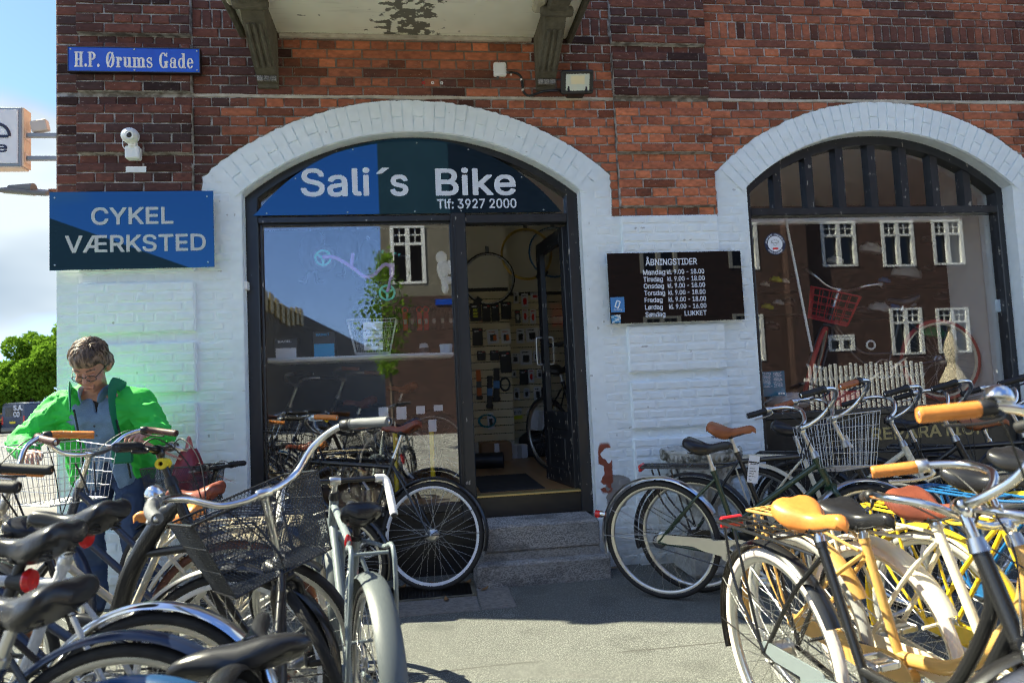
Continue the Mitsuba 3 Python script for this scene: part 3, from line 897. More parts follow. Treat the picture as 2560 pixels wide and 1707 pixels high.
s = thing('junction_box', 'small white square junction box on the brickwork under the balcony', 'junction box')
put(s + '__body', box(0.614, 0.706, -0.055, -0.010, 3.498, 3.598, 0.010), 'white_plastic')
part(s, 'gland', cat([box(0.636, 0.652, -0.04, -0.02, 3.486, 3.499, 0.003), tube([(0.705, -0.035, 3.528), (0.722, -0.035, 3.528)], 0.009, 8)]), 'plastic_grey', True)
s = thing('flood_light', 'black outdoor flood light tilted down beside the right stone bracket', 'lamp')
fl_M = M4(1.205, -0.10, 3.432, 0, 0.45) @ M4(pitch=-0.03)
put(s + '__housing', box(-0.118, 0.118, -0.02, 0.025, -0.082, 0.082, 0.012), 'plastic_black', M=fl_M)
part(s, 'rim', cat([box(-0.112, 0.112, -0.026, -0.019, 0.058, 0.078, 0.003), box(-0.112, 0.112, -0.026, -0.019, -0.078, -0.058, 0.003), box(-0.112, -0.088, -0.026, -0.019, -0.058, 0.058, 0.003), box(0.088, 0.112, -0.026, -0.019, -0.058, 0.058, 0.003)]), 'plastic_black', M=fl_M)
part(s, 'reflector', cat([box(-0.086, 0.086, -0.0205, -0.0195, -0.056, 0.056)]), 'lamp_reflector', M=fl_M)
bs('lamp_reflector', (0.60, 0.64, 0.56), 0.3)
bs('lamp_chip', (0.78, 0.70, 0.45), 0.5)
part(s, 'chip', box(-0.05, 0.05, -0.0225, -0.021, -0.012, 0.045), 'lamp_chip', M=fl_M)
part(s, 'bracket', cat([box(1.14, 1.26, -0.09, -0.01, 3.352, 3.360), tube([(1.14, -0.1, 3.36), (1.14, -0.1, 3.43)], 0.008, 6), tube([(1.27, -0.1, 3.36), (1.27, -0.1, 3.43)], 0.008, 6)]), 'plastic_black')
cb = single('lamp_cable', 'black cable clipped along the brickwork from the white box to the flood light', 'cable', tube(curve([(0.715, -0.035, 3.528), (0.78, -0.02, 3.53), (0.815, -0.018, 3.50), (0.82, -0.018, 3.45), (0.83, -0.018, 3.39), (0.87, -0.018, 3.365), (0.95, -0.10, 3.36), (1.03, -0.09, 3.372), (1.10, -0.06, 3.385)], 8), 0.0085, 8), 'plastic_black', True)
for q in ((0.735, 3.515), (0.808, 3.475), (0.815, 3.40)):
    part(cb, 'clip', box(q[0], q[0] + 0.012, -0.028, -0.008, q[1], q[1] + 0.012), 'white_plastic')
for i, (x, m, w_) in enumerate(((0.115, 'red_lens', 'red'), (0.178, 'white_plastic', 'middle white'), (0.242, 'white_plastic', 'right hand white'))):
    single('wall_plug', f'{w_} wall plug sunk in the brick above the arch', 'wall plug', mv(ring(0.008, 0.0035, 14, 6, 'y'), (x, -0.011, 3.455)), m, True)

# box sign and street lamp on the side wall round the corner
s = thing('box_sign', 'white light box shop sign with dark lettering projecting past the building corner', 'sign')
put(s + '__case', box(-3.62, -3.025, 0.98, 1.10, 3.185, 3.665, 0.008), 'case_blue')
bs('case_blue', (0.20, 0.25, 0.32), 0.4)
part(s, 'case_edge', box(-3.026, -3.015, 0.985, 1.095, 3.19, 3.66), 'case_side')
part(s, 'case_bottom', box(-3.615, -3.03, 0.985, 1.095, 3.178, 3.186), 'case_side')
bs('case_side', (0.55, 0.47, 0.38), 0.5)
part(s, 'face', box(-3.595, -3.052, 0.972, 0.981, 3.210, 3.640), 'face_white')
bs('face_white', (0.66, 0.70, 0.76), 0.4)
part(s, 'lettering', text('Bike', 0.075, 0.003, True, 0.30, -3.425, 0.9715, 3.30), 'ink_navy')
bs('ink_navy', (0.014, 0.022, 0.06), 0.5)
part(s, 'emblem', cat([tube(curve([(-3.17 + 0.10 * math.cos(a) - 0.04, 0.97, 3.425 + 0.10 * math.sin(a)) for a in np.linspace(0.0, PI, 13)], 3), 0.012, 8), box(-3.32, -3.118, 0.966, 0.972, 3.412, 3.434, 0.002)]), 'ink_navy')
for z in (3.455, 3.268):
    part(s, 'arm', box(-3.016, -2.310, 1.02, 1.06, z - 0.016, z + 0.016, 0.003), 'case_blue')
part(s, 'driver_box', mv(box(-0.06, 0.06, -0.03, 0.03, -0.045, 0.045, 0.006), (-2.92, 1.04, 3.53), ry=-0.2), 'plastic_light')
bs('plastic_light', (0.45, 0.44, 0.42), 0.5)
part(s, 'hinge', cat([box(-3.02, -3.006, 1.0, 1.08, z - 0.04, z + 0.04, 0.003) for z in (3.45, 3.265)]), 'steel')
s = thing('street_lamp', 'grey flat street lamp head on a rusty arm below the box sign', 'lamp')
put(s + '__head', mv(cat([box(-0.20, 0.15, -0.08, 0.08, -0.005, 0.03, 0.012), tube([(-0.16, 0, 0.028), (0.02, 0, 0.034)], [0.02, 0.045], 12, flat=(1.0, 1.2))]), (-2.93, 0.93, 2.955), ry=0.10, rx=0.35), 'plastic_grey')
part(s, 'glass', mv(box(-0.17, 0.05, -0.062, 0.062, -0.012, -0.006), (-2.93, 0.93, 2.955), ry=0.10, rx=0.35), 'lamp_reflector')
part(s, 'arm', cat([tube([(-2.56, 0.93, 2.945), (-2.31, 0.93, 2.93)], 0.016, 8), box(-2.80, -2.54, 0.915, 0.945, 2.968, 2.985), box(-2.60, -2.54, 0.915, 0.945, 2.915, 2.99, 0.003)]), 'rust')
bs('rust', lambda p, n, uv: mix((0.10, 0.045, 0.03), (0.25, 0.11, 0.06), fbm(p.x * 50, p.y * 50, p.z * 50, 3)), 0.8)
part(s, 'cable', tube(curve([(-2.56, 0.93, 2.99), (-2.50, 0.92, 3.005), (-2.42, 0.93, 2.985), (-2.33, 0.93, 2.95)], 6), 0.004, 6), 'plastic_black')

# stone urn between the door and the right window
s = thing('stone_urn', 'weathered stone urn with carved rim standing against the white pier', 'urn')
ux, uy = 1.858, -0.33
put(s + '__bowl', mv(lathe([(0.0, 0.68), (0.15, 0.70), (0.235, 0.80), (0.262, 0.815), (0.27, 0.80), (0.262, 0.765), (0.235, 0.735), (0.20, 0.70), (0.195, 0.64), (0.185, 0.58), (0.15, 0.50), (0.11, 0.45), (0.09, 0.42), (0.09, 0.37), (0.13, 0.34), (0.15, 0.31), (0.15, 0.22), (0.0, 0.22)], 48), (ux, uy, 0)), 'urn_stone', 40)
part(s, 'carved_leaf', cat([mv(ball((0, 0, 0), (0.013, 0.008, 0.032), 1), (ux + 0.258 * math.cos(a), uy + 0.258 * math.sin(a), 0.772 + 0.004 * (i % 2)), rz=0) for i, a in enumerate(np.linspace(0, 2 * PI, 44, endpoint=False))]), 'urn_stone', True, kind='stuff')
part(s, 'flute', cat([tube(curve([(ux + r_ * math.cos(a), uy + r_ * math.sin(a), z) for r_, z in ((0.112, 0.45), (0.15, 0.495), (0.188, 0.58))], 4), 0.011, 6) for a in np.linspace(0, 2 * PI, 24, endpoint=False)]), 'urn_stone', True, kind='stuff')
part(s, 'pedestal', cat([box(ux - 0.17, ux + 0.17, uy - 0.17, uy + 0.17, 0.0, 0.22, 0.02)]), 'urn_stone')
# ---------------------------------------------------------------- bicycles
R0 = 0.345
shapes = {}


def shared(key, fn, mat, smooth=40):
    if key not in shapes:
        shapes[key] = mikit.ply(fn(), mat, smooth)
    return shapes[key]


def tyre_mesh(R, r=0.0185):
    th = np.linspace(0, 2 * PI, 13)
    pr = [(R - r + r * math.cos(t) * (1.0 if math.cos(t) < 0.8 else 0.985), r * math.sin(t)) for t in th]
    return lathe(pr, 72, 'y')


def rim_mesh(R):
    a = R - 0.030
    pr = [(a, -0.0115), (a + 0.003, -0.0125), (a - 0.006, -0.0125), (a - 0.016, -0.0095), (a - 0.020, -0.004), (a - 0.020, 0.004), (a - 0.016, 0.0095), (a - 0.006, 0.0125), (a + 0.003, 0.0125), (a, 0.0115), (a, -0.0115)]
    return lathe(pr, 64, 'y')


def spoke_mesh(R, n=36, hr=0.024, r=0.0011):
    out = []
    Rr = R - 0.046
    for i in range(n):
        a = 2 * PI * i / n
        side = 1 if i % 2 else -1
        tw = 0.95 * (1 if (i // 2) % 2 else -1)
        p0 = np.array([hr * math.cos(a + tw), side * 0.030, hr * math.sin(a + tw)])
        p1 = np.array([Rr * math.cos(a), side * 0.003, Rr * math.sin(a)])
        out.append(seg(p0, p1, r, 4, False))
    return cat(out)


def hub_mesh(big):
    rr_ = 0.030 if big else 0.016
    return cat([lathe([(0, -0.062), (0.006, -0.062), (0.006, -0.04), (rr_ * 0.8, -0.038), (rr_ * 1.25, -0.032), (rr_ * 1.25, -0.028), (rr_, -0.024), (rr_, 0.024), (rr_ * 1.25, 0.028), (rr_ * 1.25, 0.032), (rr_ * 0.8, 0.038), (0.006, 0.04), (0.006, 0.062), (0, 0.062)], 20, 'y'),
                lathe([(0, -0.068), (0.011, -0.066), (0.011, -0.058), (0, -0.058)], 8, 'y'), lathe([(0, 0.058), (0.011, 0.058), (0.011, 0.066), (0, 0.068)], 8, 'y')])


def fender_mesh(R, a0, a1, w=0.029, n=40):
    """curved strip over the wheel (centre at origin), from angle a0 to a1 (0 = forwards, 90 deg = up)"""
    th = np.linspace(a0, a1, n)
    sec = [(-w, 0.0), (-w * 0.75, 0.010), (-w * 0.35, 0.0155), (0, 0.017), (w * 0.35, 0.0155), (w * 0.75, 0.010), (w, 0.0), (w * 0.93, -0.0015), (w * 0.7, 0.0075), (0, 0.0145), (-w * 0.7, 0.0075), (-w * 0.93, -0.0015)]
    V = np.array([[(R + h) * math.cos(t), y, (R + h) * math.sin(t)] for t in th for y, h in sec])
    k = len(sec)
    Fc = []
    for i in range(n - 1):
        for j in range(k):
            a, b, c, d = i * k + j, i * k + (j + 1) % k, (i + 1) * k + (j + 1) % k, (i + 1) * k + j
            Fc += [[a, b, c], [a, c, d]]
    for e in (0, (n - 1) * k):
        Fc += [[e, e + j, e + j + 1] for j in range(1, k - 1)]
    return V, np.array(Fc)


def saddle_mesh(kind):
    """nose at +x, top near z = 0; 'wide' city saddle, 'slim' sports saddle, 'sprung'"""
    L0, L1 = {'wide': (0.155, -0.122), 'slim': (0.158, -0.122), 'big': (0.150, -0.132), 'huge': (0.205, -0.175)}[kind]
    Wd = {'wide': 0.086, 'slim': 0.070, 'big': 0.100, 'huge': 0.165}[kind]
    N = 30
    V, K = [], 20
    for i in range(N):
        t = i / (N - 1)
        x = L0 + (L1 - L0) * t
        w = 0.020 + (Wd - 0.020) / (1 + math.exp(-(t - 0.60) * 13))
        w *= min(1.0, math.sqrt(max(0.0, 1 - (1 - min(1, t / 0.10)) ** 2)) * 0.98 + 0.05)
        if t > 0.86:
            w *= math.sqrt(max(0.0, 1 - ((t - 0.86) / 0.145) ** 2)) * 0.92 + 0.08
        zt = 0.004 - 0.016 * math.exp(-((t - 0.45) / 0.22) ** 2) + 0.032 * max(0, (t - 0.5) / 0.5) ** 1.3
        if t < 0.12:
            zt -= 0.020 * (1 - t / 0.12) ** 2
        if t > 0.9:
            zt -= 0.03 * ((t - 0.9) / 0.1) ** 2
        hgt = 0.036 + (0.036 if kind != 'slim' else 0.022) * math.exp(-((t - 0.72) / 0.22) ** 2)
        if t < 0.08 or t > 0.95:
            hgt *= 0.6
        for j in range(K):
            a = 2 * PI * j / K
            ca, s_ = math.cos(a), math.sin(a)
            y = w * np.sign(ca) * abs(ca) ** 0.75
            if s_ >= 0:
                z = zt + 0.010 * (abs(s_) ** 0.8) - 0.010 - 0.55 * hgt * (1 - abs(s_) ** 0.7)
                if kind != 'slim' and t > 0.55:
                    z -= 0.006 * math.exp(-(y / 0.014) ** 2)
            else:
                z = zt - 0.010 - 0.55 * hgt - 0.45 * hgt * abs(s_) ** 0.9
            V.append((x, y, z))
    Fc = []
    for i in range(N - 1):
        for j in range(K):
            a, b, c, d = i * K + j, i * K + (j + 1) % K, (i + 1) * K + (j + 1) % K, (i + 1) * K + j
            Fc += [[a, c, b], [a, d, c]]
    Fc += [[0, j, j + 1] for j in range(1, K - 1)] + [[(N - 1) * K, (N - 1) * K + j + 1, (N - 1) * K + j] for j in range(1, K - 1)]
    return np.array(V), np.array(Fc)


def saddle_under(kind):
    rails = [tube(curve([(0.11, 0.010, -0.035), (0.05, 0.024, -0.055), (-0.03, 0.024, -0.058), (-0.085, 0.045, -0.035)], 5), 0.0036, 6), tube(curve([(0.11, -0.010, -0.035), (0.05, -0.024, -0.055), (-0.03, -0.024, -0.058), (-0.085, -0.045, -0.035)], 5), 0.0036, 6)]
    clamp = [box(-0.018, 0.028, -0.032, 0.032, -0.070, -0.046, 0.006), tube([(0.005, -0.035, -0.058), (0.005, 0.035, -0.058)], 0.009, 8)]
    spr = []
    if kind != 'slim':
        for sy in (-1, 1):
            th = np.linspace(0, 7 * PI, 44)
            spr.append(tube(np.stack([-0.075 + 0.013 * np.cos(th), sy * 0.048 + 0.013 * np.sin(th), -0.062 + 0.032 * th / th[-1]], 1), 0.0022, 4))
    return cat(rails + clamp + spr)


BARS = {   # right hand half, in the stem's own axes: x forward, y left, z up
    'city': ([(0, 0, 0), (0.012, -0.07, 0.004), (0.028, -0.13, 0.03), (0.020, -0.20, 0.062), (-0.035, -0.268, 0.075), (-0.10, -0.300, 0.075), (-0.16, -0.312, 0.07), (-0.25, -0.322, 0.062)], 0.68),
    'dutch': ([(0, 0, 0), (0.02, -0.06, 0.005), (0.055, -0.12, 0.03), (0.075, -0.19, 0.075), (0.045, -0.265, 0.105), (-0.03, -0.302, 0.112), (-0.12, -0.312, 0.10), (-0.25, -0.320, 0.075)], 0.70),
    'high': ([(0, 0, 0), (0.03, -0.05, 0.012), (0.085, -0.10, 0.06), (0.11, -0.17, 0.125), (0.075, -0.245, 0.155), (0.010, -0.283, 0.155), (-0.055, -0.294, 0.138), (-0.145, -0.302, 0.115)], 0.80),
    'wide': ([(0, 0, 0), (0.008, -0.06, 0.0), (0.022, -0.13, 0.018), (0.018, -0.21, 0.075), (-0.03, -0.285, 0.105), (-0.10, -0.325, 0.10), (-0.17, -0.34, 0.09), (-0.27, -0.35, 0.08)], 0.66),
    'north': ([(0, 0, 0), (0.008, -0.06, 0.0), (0.022, -0.13, 0.018), (0.018, -0.205, 0.070), (-0.025, -0.268, 0.095), (-0.075, -0.300, 0.092), (-0.13, -0.312, 0.084), (-0.205, -0.32, 0.075)], 0.62),
    'flat': ([(0, 0, 0), (0.0, -0.10, 0.004), (-0.012, -0.20, 0.012), (-0.03, -0.30, 0.012)], 0.66),
    'moustache': ([(0, 0, 0), (0.0, -0.10, 0.0), (0.005, -0.185, 0.0), (0.002, -0.205, -0.004), (-0.02, -0.215, -0.03), (-0.085, -0.220, -0.105), (-0.115, -0.222, -0.14)], 0.30),
}


def rot_axis(ax, a, c):
    ax = np.asarray(ax, float) / np.linalg.norm(ax)
    K = np.array([[0, -ax[2], ax[1]], [ax[2], 0, -ax[0]], [-ax[1], ax[0], 0]])
    Q = np.eye(3) + math.sin(a) * K + (1 - math.cos(a)) * K @ K
    A = np.eye(4)
    A[:3, :3] = Q
    A[:3, 3] = np.asarray(c) - Q @ np.asarray(c)
    return A


def TR(x, y, z):
    A = np.eye(4)
    A[:3, 3] = (x, y, z)
    return A


def wire_basket(w0, w1, d0, d1, h, nx, ny, nz, r, slope=0.0, thick=0.0032):
    """open basket: top w0 x d0, bottom w1 x d1, height h; x = depth forwards (0 at the bar), y = width"""
    out = []
    def pt(t, u, v):      # t height 0 bottom..1 top; u width -1..1; v depth 0..1
        w = (w1 + (w0 - w1) * t) / 2
        d = d1 + (d0 - d1) * t
        return np.array([0.5 * (d0 - d1) * (1 - t) * 0.3 + v * d, u * w, (t - 1) * h + slope * t * v])
    for k in range(nz + 1):
        t = k / nz
        P = [pt(t, -1, 0), pt(t, -1, 1), pt(t, 1, 1), pt(t, 1, 0)]
        rr_ = thick if k in (0, nz) else r
        for i in range(4):
            out.append(seg(P[i], P[(i + 1) % 4], rr_, 6))
    for i in range(nx + 1):
        u = -1 + 2 * i / nx
        out += [seg(pt(0, u, 0), pt(1, u, 0), r, 5, False), seg(pt(0, u, 1), pt(1, u, 1), r, 5, False), seg(pt(0, u, 0), pt(0, u, 1), r, 5, False)]
    for i in range(ny + 1):
        v_ = i / ny
        out += [seg(pt(0, -1, v_), pt(1, -1, v_), r, 5, False), seg(pt(0, 1, v_), pt(1, 1, v_), r, 5, False), seg(pt(0, -1, v_), pt(0, 1, v_), r, 5, False)]
    return cat(out), pt


def mesh_panel(a, b, c, d, pitch, r=0.0009):
    """diamond wire mesh filling the quad a b c d"""
    a, b, c, d = map(np.asarray, (a, b, c, d))
    lu, lv = np.linalg.norm(b - a), np.linalg.norm(d - a)
    Q = lambda u, v: (a * (1 - u) + b * u) * (1 - v) + (d * (1 - u) + c * u) * v
    out = []
    sl = 0.62
    for sgn in (1, -1):
        k = -lv * sl
        while k < lu + lv * sl:
            pts = []
            x0, x1 = k, k + sgn * lv * sl
            t0, t1 = 0.0, 1.0
            if abs(x1 - x0) > 1e-9:
                ta, tb = (0 - x0) / (x1 - x0), (lu - x0) / (x1 - x0)
                lo, hi = min(ta, tb), max(ta, tb)
                t0, t1 = max(t0, lo), min(t1, hi)
            if t1 - t0 > 0.02:
                p, q = Q((x0 + (x1 - x0) * t0) / lu, t0), Q((x0 + (x1 - x0) * t1) / lu, t1)
                out.append(seg(p, q, r, 3, False))
            k += pitch
    return cat(out)


def bike(name, label, pose, frame='step', col='paint_black', sl=0.5, sp_=0.14, hl=0.18, bh=0.18, sa_=71, steer=0.0, tyre='rubber', stripe=False, rim='alu', fender='paint_black',
         front_fender=None, saddle='leather_black', skind='wide', grip='grip_black', bar='city', barm='chrome', rack=None, basket=None, guard=None, post='chrome', bell=False, head_lamp=False,
         tail=None, tag=False, lock=None, group=None, nofront=False, extras=None, fork=None, R=R0, z0=0.0, cat_='bicycle', levers=True, stem_m=None, spoke_r=0.0011, kick=True, fw_=0.030, wb=1.12, rl=1.0):
    b = thing(name, label, cat_, group)
    A = M4(pose[0], pose[1], z0, pose[2], pose[3])
    front_fender = fender if front_fender is None else front_fender
    fork = fork or col
    hubF = np.array([wb, 0, R])
    ax = np.array([-0.37, 0, 0.929])
    HB = hubF + ax * (R + 0.045) + np.array([-0.045, 0, -0.018])
    HT = HB + ax * hl
    BB = np.array([0.46, 0, 0.29])
    st_ = np.array([-math.cos(math.radians(sa_)), 0, math.sin(math.radians(sa_))])
    SC = BB + st_ * sl
    SD = BB + st_ * (sl + sp_)
    ST = HT + ax * bh
    SM = A @ rot_axis(ax, steer, HB)
    def P_(nm, mesh, m, sm=40, M=A, **kw):
        return part(b, nm, mesh, m, sm, M, **kw)
    # wheels
    for nm, c, MM, big in (('rear_wheel', (0, 0, R), A, True), ('front_wheel', tuple(hubF), SM, False)):
        if nofront and nm == 'front_wheel':
            continue
        spin = rot_axis((0, 1, 0), 0.4 if big else 1.7, (0, 0, 0))
        MW = MM @ TR(*c) @ spin
        w = part(b, nm, None, tyre, M=MW, shape=shared(('tyre', R), lambda: tyre_mesh(R), 'rubber', True))
        part(w, 'rim', None, rim, M=MW, shape=shared(('rim', R), lambda: rim_mesh(R), 'alu', 50))
        part(w, 'spoke_set', None, 'steel', M=MW, shape=shared(('spk', R, big, spoke_r), lambda: spoke_mesh(R, 36, 0.034 if big else 0.021, spoke_r), 'steel', True))
        part(w, 'hub', None, 'steel', M=MW, shape=shared(('hub', big), lambda: hub_mesh(big), 'steel', 40))
        if stripe:
            part(w, 'reflective_stripe', None, 'reflective', M=MW, shape=shared(('stripe', R), lambda: cat([ring(R - 0.026, 0.0016, 64, 4, 'y'), mv(ring(R - 0.0245, 0.0022, 64, 5, 'y'), (0, 0.0125, 0)), mv(ring(R - 0.0245, 0.0022, 64, 5, 'y'), (0, -0.0125, 0))][1:]), 'reflective', True))
        fm = fender if nm == 'rear_wheel' else front_fender
        if fm:
            a0, a1 = (math.radians(28), math.radians(196)) if nm == 'rear_wheel' else (math.radians(52), math.radians(194))
            fk = part(b, 'rear_fender' if big else 'front_fender', None, fm, M=MM @ TR(*c), shape=shared(('fen', R, big, fw_), lambda: fender_mesh(R + 0.012, a0, a1, fw_), 'paint_black', 50))
            sty = []
            for aa in ((math.radians(150), math.radians(178)) if big else (math.radians(170),)):
                for sy in (-1, 1):
                    sty.append(seg((0, sy * 0.062, 0), ((R + 0.012) * math.cos(aa), sy * 0.027, (R + 0.012) * math.sin(aa)), 0.0024, 6))
            part(fk, 'stay', cat(sty), 'steel' if fm != 'paint_black' else 'paint_black', True, MM @ TR(*c))
    # frame
    tu = []
    rt = 0.0150
    tu.append(tube([BB, SC + st_ * 0.015], rt, 12))
    tu.append(tube([HB - ax * 0.004, HT], 0.0195, 14))
    dn = HB + ax * 0.035
    if frame == 'diamond':
        tu += [tube([dn, BB], 0.0165, 12), tube([SC - st_ * 0.03, HT - ax * 0.035], rt, 12)]
    elif frame == 'step':
        up = HT - ax * 0.03
        tu += [tube([dn, BB], 0.0165, 12), tube([up, BB + st_ * 0.14], rt, 12)]
    elif frame == 'mixte':
        tu += [tube([dn, BB], 0.0165, 12), tube([HT - ax * 0.035, BB + st_ * 0.17], rt, 12)]
    elif frame == 'swan':
        tu += [tube(curve([HT - ax * 0.035, HT - ax * 0.10 + np.array([-0.035, 0, -0.05]), np.array([0.74, 0, 0.50]), np.array([0.63, 0, 0.425]), BB + st_ * 0.135], 8), 0.0155, 12),
               tube(curve([dn - ax * 0.01, np.array([0.80, 0, 0.50]), np.array([0.66, 0, 0.345]), BB + np.array([0.0, 0, 0.005])], 8), 0.0165, 12)]
    elif frame == 'wave':
        tu += [tube(curve([HT - ax * 0.06, HB + np.array([-0.06, 0, -0.05]), np.array([0.76, 0, 0.47]), np.array([0.64, 0, 0.385]), np.array([0.52, 0, 0.36]), BB + st_ * 0.06], 8), 0.022, 14)]
    elif frame == 'ebike':
        tu += [tube(curve([HT - ax * 0.07, HT - ax * 0.09 + np.array([-0.085, 0, -0.045]), np.array([0.645, 0, 0.66]), np.array([0.575, 0, 0.48]), BB + np.array([0.02, 0, 0.02])], 6), [0.026] * 4 + [0.034] * 21, 14, flat=(1.0, 0.8)), tube([HB + ax * 0.06, np.array([0.70, 0, 0.72])], 0.016, 10)]
    tu.append(tube([BB + np.array([0, -0.036, 0]), BB + np.array([0, 0.036, 0])], 0.022, 16))
    for sy in (-1, 1):
        tu.append(tube(curve([BB + np.array([-0.02, sy * 0.028, 0]), np.array([0.30, sy * 0.040, 0.305]), np.array([0.0, sy * 0.062, R])], 5), 0.0085, 8))
        tu.append(tube(curve([SC + np.array([0.0, sy * 0.014, -0.02]), SC * 0.6 + np.array([0.0, sy * 0.048, R * 0.4]), np.array([0.0, sy * 0.062, R])], 5), 0.0078, 8))
    tu += [seg((0.235, -0.045, 0.45), (0.235, 0.045, 0.45), 0.006), tube([SC + st_ * 0.012, SC + st_ * 0.03], 0.0185, 14)]
    fr = P_('frame', cat(tu), col)
    fk_ = []
    cr = HB - ax * 0.012
    for sy in (-1, 1):
        fk_.append(tube(curve([cr + np.array([0, sy * 0.025, 0]), cr + np.array([0.01, sy * 0.046, -0.05]), (cr * 0.35 + hubF * 0.65) + np.array([-0.012, sy * 0.052, 0]), hubF + np.array([0, sy * 0.058, 0])], 6), [0.0125] * 12 + [0.0105] * 5 + [0.0085] * 2, 10))
    fk_.append(tube([cr + np.array([0, -0.035, 0]), cr + np.array([0, 0.035, 0])], 0.017, 12))
    fk_.append(tube([cr, HB], 0.016, 12))
    if not nofront:
        P_('fork', cat(fk_), fork, M=SM)
    P_('headset', cat([tube([HT - ax * 0.002, HT + ax * 0.03], [0.024, 0.019], 16)]), 'plastic_black' if barm != 'chrome' else 'steel', M=SM)
    # saddle, post
    P_('seat_post', cat([tube([SC, SD - st_ * 0.03], 0.0127, 14), tube([SC + st_ * 0.028, SC + st_ * 0.045], 0.019, 14)]), post)
    MS = A @ TR(SD[0], 0, SD[2] + 0.030)
    s1 = part(b, 'saddle', None, saddle, M=MS, shape=shared(('saddle', skind), lambda: saddle_mesh(skind), 'leather_black', True))
    part(s1, 'spring_rails', None, 'plastic_black', M=MS, shape=shared(('rails', skind), lambda: saddle_under(skind), 'plastic_black', True))
    # steering
    pts, gf = BARS[bar]
    half = curve(pts, 7)
    full = np.vstack([half[::-1], half[1:] * [1, -1, 1]])
    n = len(half)
    MB = SM @ TR(*ST)
    ng = int(n * gf)
    hb = part(b, 'handlebar', tube(full, 0.0112, 12), barm, True, MB)
    for sgn in (1, -1):
        g_ = half[ng:] * [1, sgn, 1]
        if bar == 'moustache':
            i_ = np.arange(len(g_))
            part(hb, 'grip', tube(curve(g_, 2), 0.0155 + 0.0012 * np.abs(np.sin(np.arange(2 * len(g_) - 1) * 1.1)), 12), 'white_tape', True, MB)
            part(hb, 'bar_end', mv(ball((0, 0, 0), 0.0125, 1), g_[-1]), 'plastic_black', True, MB)
            continue
        m_ = len(g_)
        gg = curve(g_, 3)
        rad = np.full(len(gg), 0.0165)
        rad[:2] = [0.0185, 0.019]
        rad[-1] = 0.0150
        if grip.startswith('leather'):
            k_ = np.arange(len(gg))
            rad = 0.0165 + 0.0012 * np.abs(np.sin(k_ * 1.3))
            rad[:2] = 0.0165
            rad[-1] = 0.0155
        part(hb, 'grip', tube(gg, rad, 14), grip, 30, MB)
        if levers:
            a_, b_ = half[max(0, ng - 3)] * [1, sgn, 1], half[ng - 1] * [1, sgn, 1]
            d_ = (half[min(n - 1, ng + 8)] - half[ng - 1]) * [1, sgn, 1]
            d_ = d_ / np.linalg.norm(d_)
            out_ = np.array([0.75, -0.15 * sgn, -0.45]) if bar != 'flat' else np.array([1.0, 0, -0.35])
            part(hb, 'brake_lever', cat([tube([a_, b_ + d_ * 0.01], 0.0195, 12), tube(curve([b_ - d_ * 0.01 + out_ * 0.012, b_ + out_ * 0.040, b_ + d_ * 0.05 + out_ * 0.052, b_ + d_ * 0.115 + out_ * 0.047], 4), [0.0085] * 4 + [0.006] * 9, 8, flat=(1, 0.6))]), 'plastic_black' if sgn > 0 else 'alu', True, MB)
    if bell:
        q = half[ng - 4]
        q = q * [1, bell, 1]
        part(hb, 'bell', cat([mv(lathe([(0, 0.034), (0.014, 0.032), (0.024, 0.022), (0.028, 0.008), (0.028, 0.0), (0.0, 0.0)], 20), q + [0, 0, 0.012]), tube([q, q + [0, 0, 0.02]], 0.007, 8)]), 'chrome', True, MB)
    P_('stem', cat([tube([HT + ax * 0.02, ST - ax * 0.022], 0.0125, 14), tube(curve([ST - ax * 0.03, ST - ax * 0.012 + np.array([0.004, 0, 0]), ST], 4), [0.0128, 0.0135, 0.015, 0.016, 0.017, 0.017, 0.017, 0.017, 0.017], 12), tube([ST + np.array([0, -0.022, 0]), ST + np.array([0, 0.022, 0])], 0.0172, 14)]), stem_m or barm, True, SM)
    cab = []
    for sgn in (1, -1):
        q = (A @ np.append(HB + np.array([0.03, 0.02 * sgn, 0.02]), 1))[:3]
        p_ = (MB @ np.append(half[ng - 2] * [1, sgn, 1], 1))[:3]
        f_ = (MB @ np.array([0.12, -0.10 * sgn, 0.02, 1]))[:3]
        cab.append(tube(curve([p_, p_ * 0.55 + f_ * 0.45 + [0, 0, 0.02], f_ * 0.75 + q * 0.25, q], 6), 0.0026, 5))
    if levers:
        part(b, 'brake_cable', cat(cab), 'plastic_black', True)
    # drive
    cr_ = []
    th_ = math.radians(-35)
    for sy, s2 in ((-1, 1), (1, -1)):
        tip = BB + np.array([0.17 * math.cos(th_) * s2, sy * 0.075, 0.17 * math.sin(th_) * s2])
        cr_.append(tube([BB + np.array([0, sy * 0.062, 0]), tip], [0.013, 0.010], 8, flat=(1, 0.7)))
    ck = P_('crank', cat(cr_ + [seg(BB + np.array([0, -0.066, 0]), BB + np.array([0, 0.066, 0]), 0.012, 10), lathe([(0.060, -0.0535), (0.086, -0.0535), (0.0885, -0.0525), (0.0885, -0.0515), (0.086, -0.0505), (0.060, -0.0505), (0.060, -0.0535)], 36, 'y') if False else mv(ring(0.080, 0.006, 40, 6, 'y', 0.4), BB + np.array([0, -0.052, 0]))] + [seg(BB + np.array([0, -0.052, 0]), BB + np.array([0.08 * math.cos(k * 1.2566), -0.052, 0.08 * math.sin(k * 1.2566)]), 0.006) for k in range(5)]), 'alu')
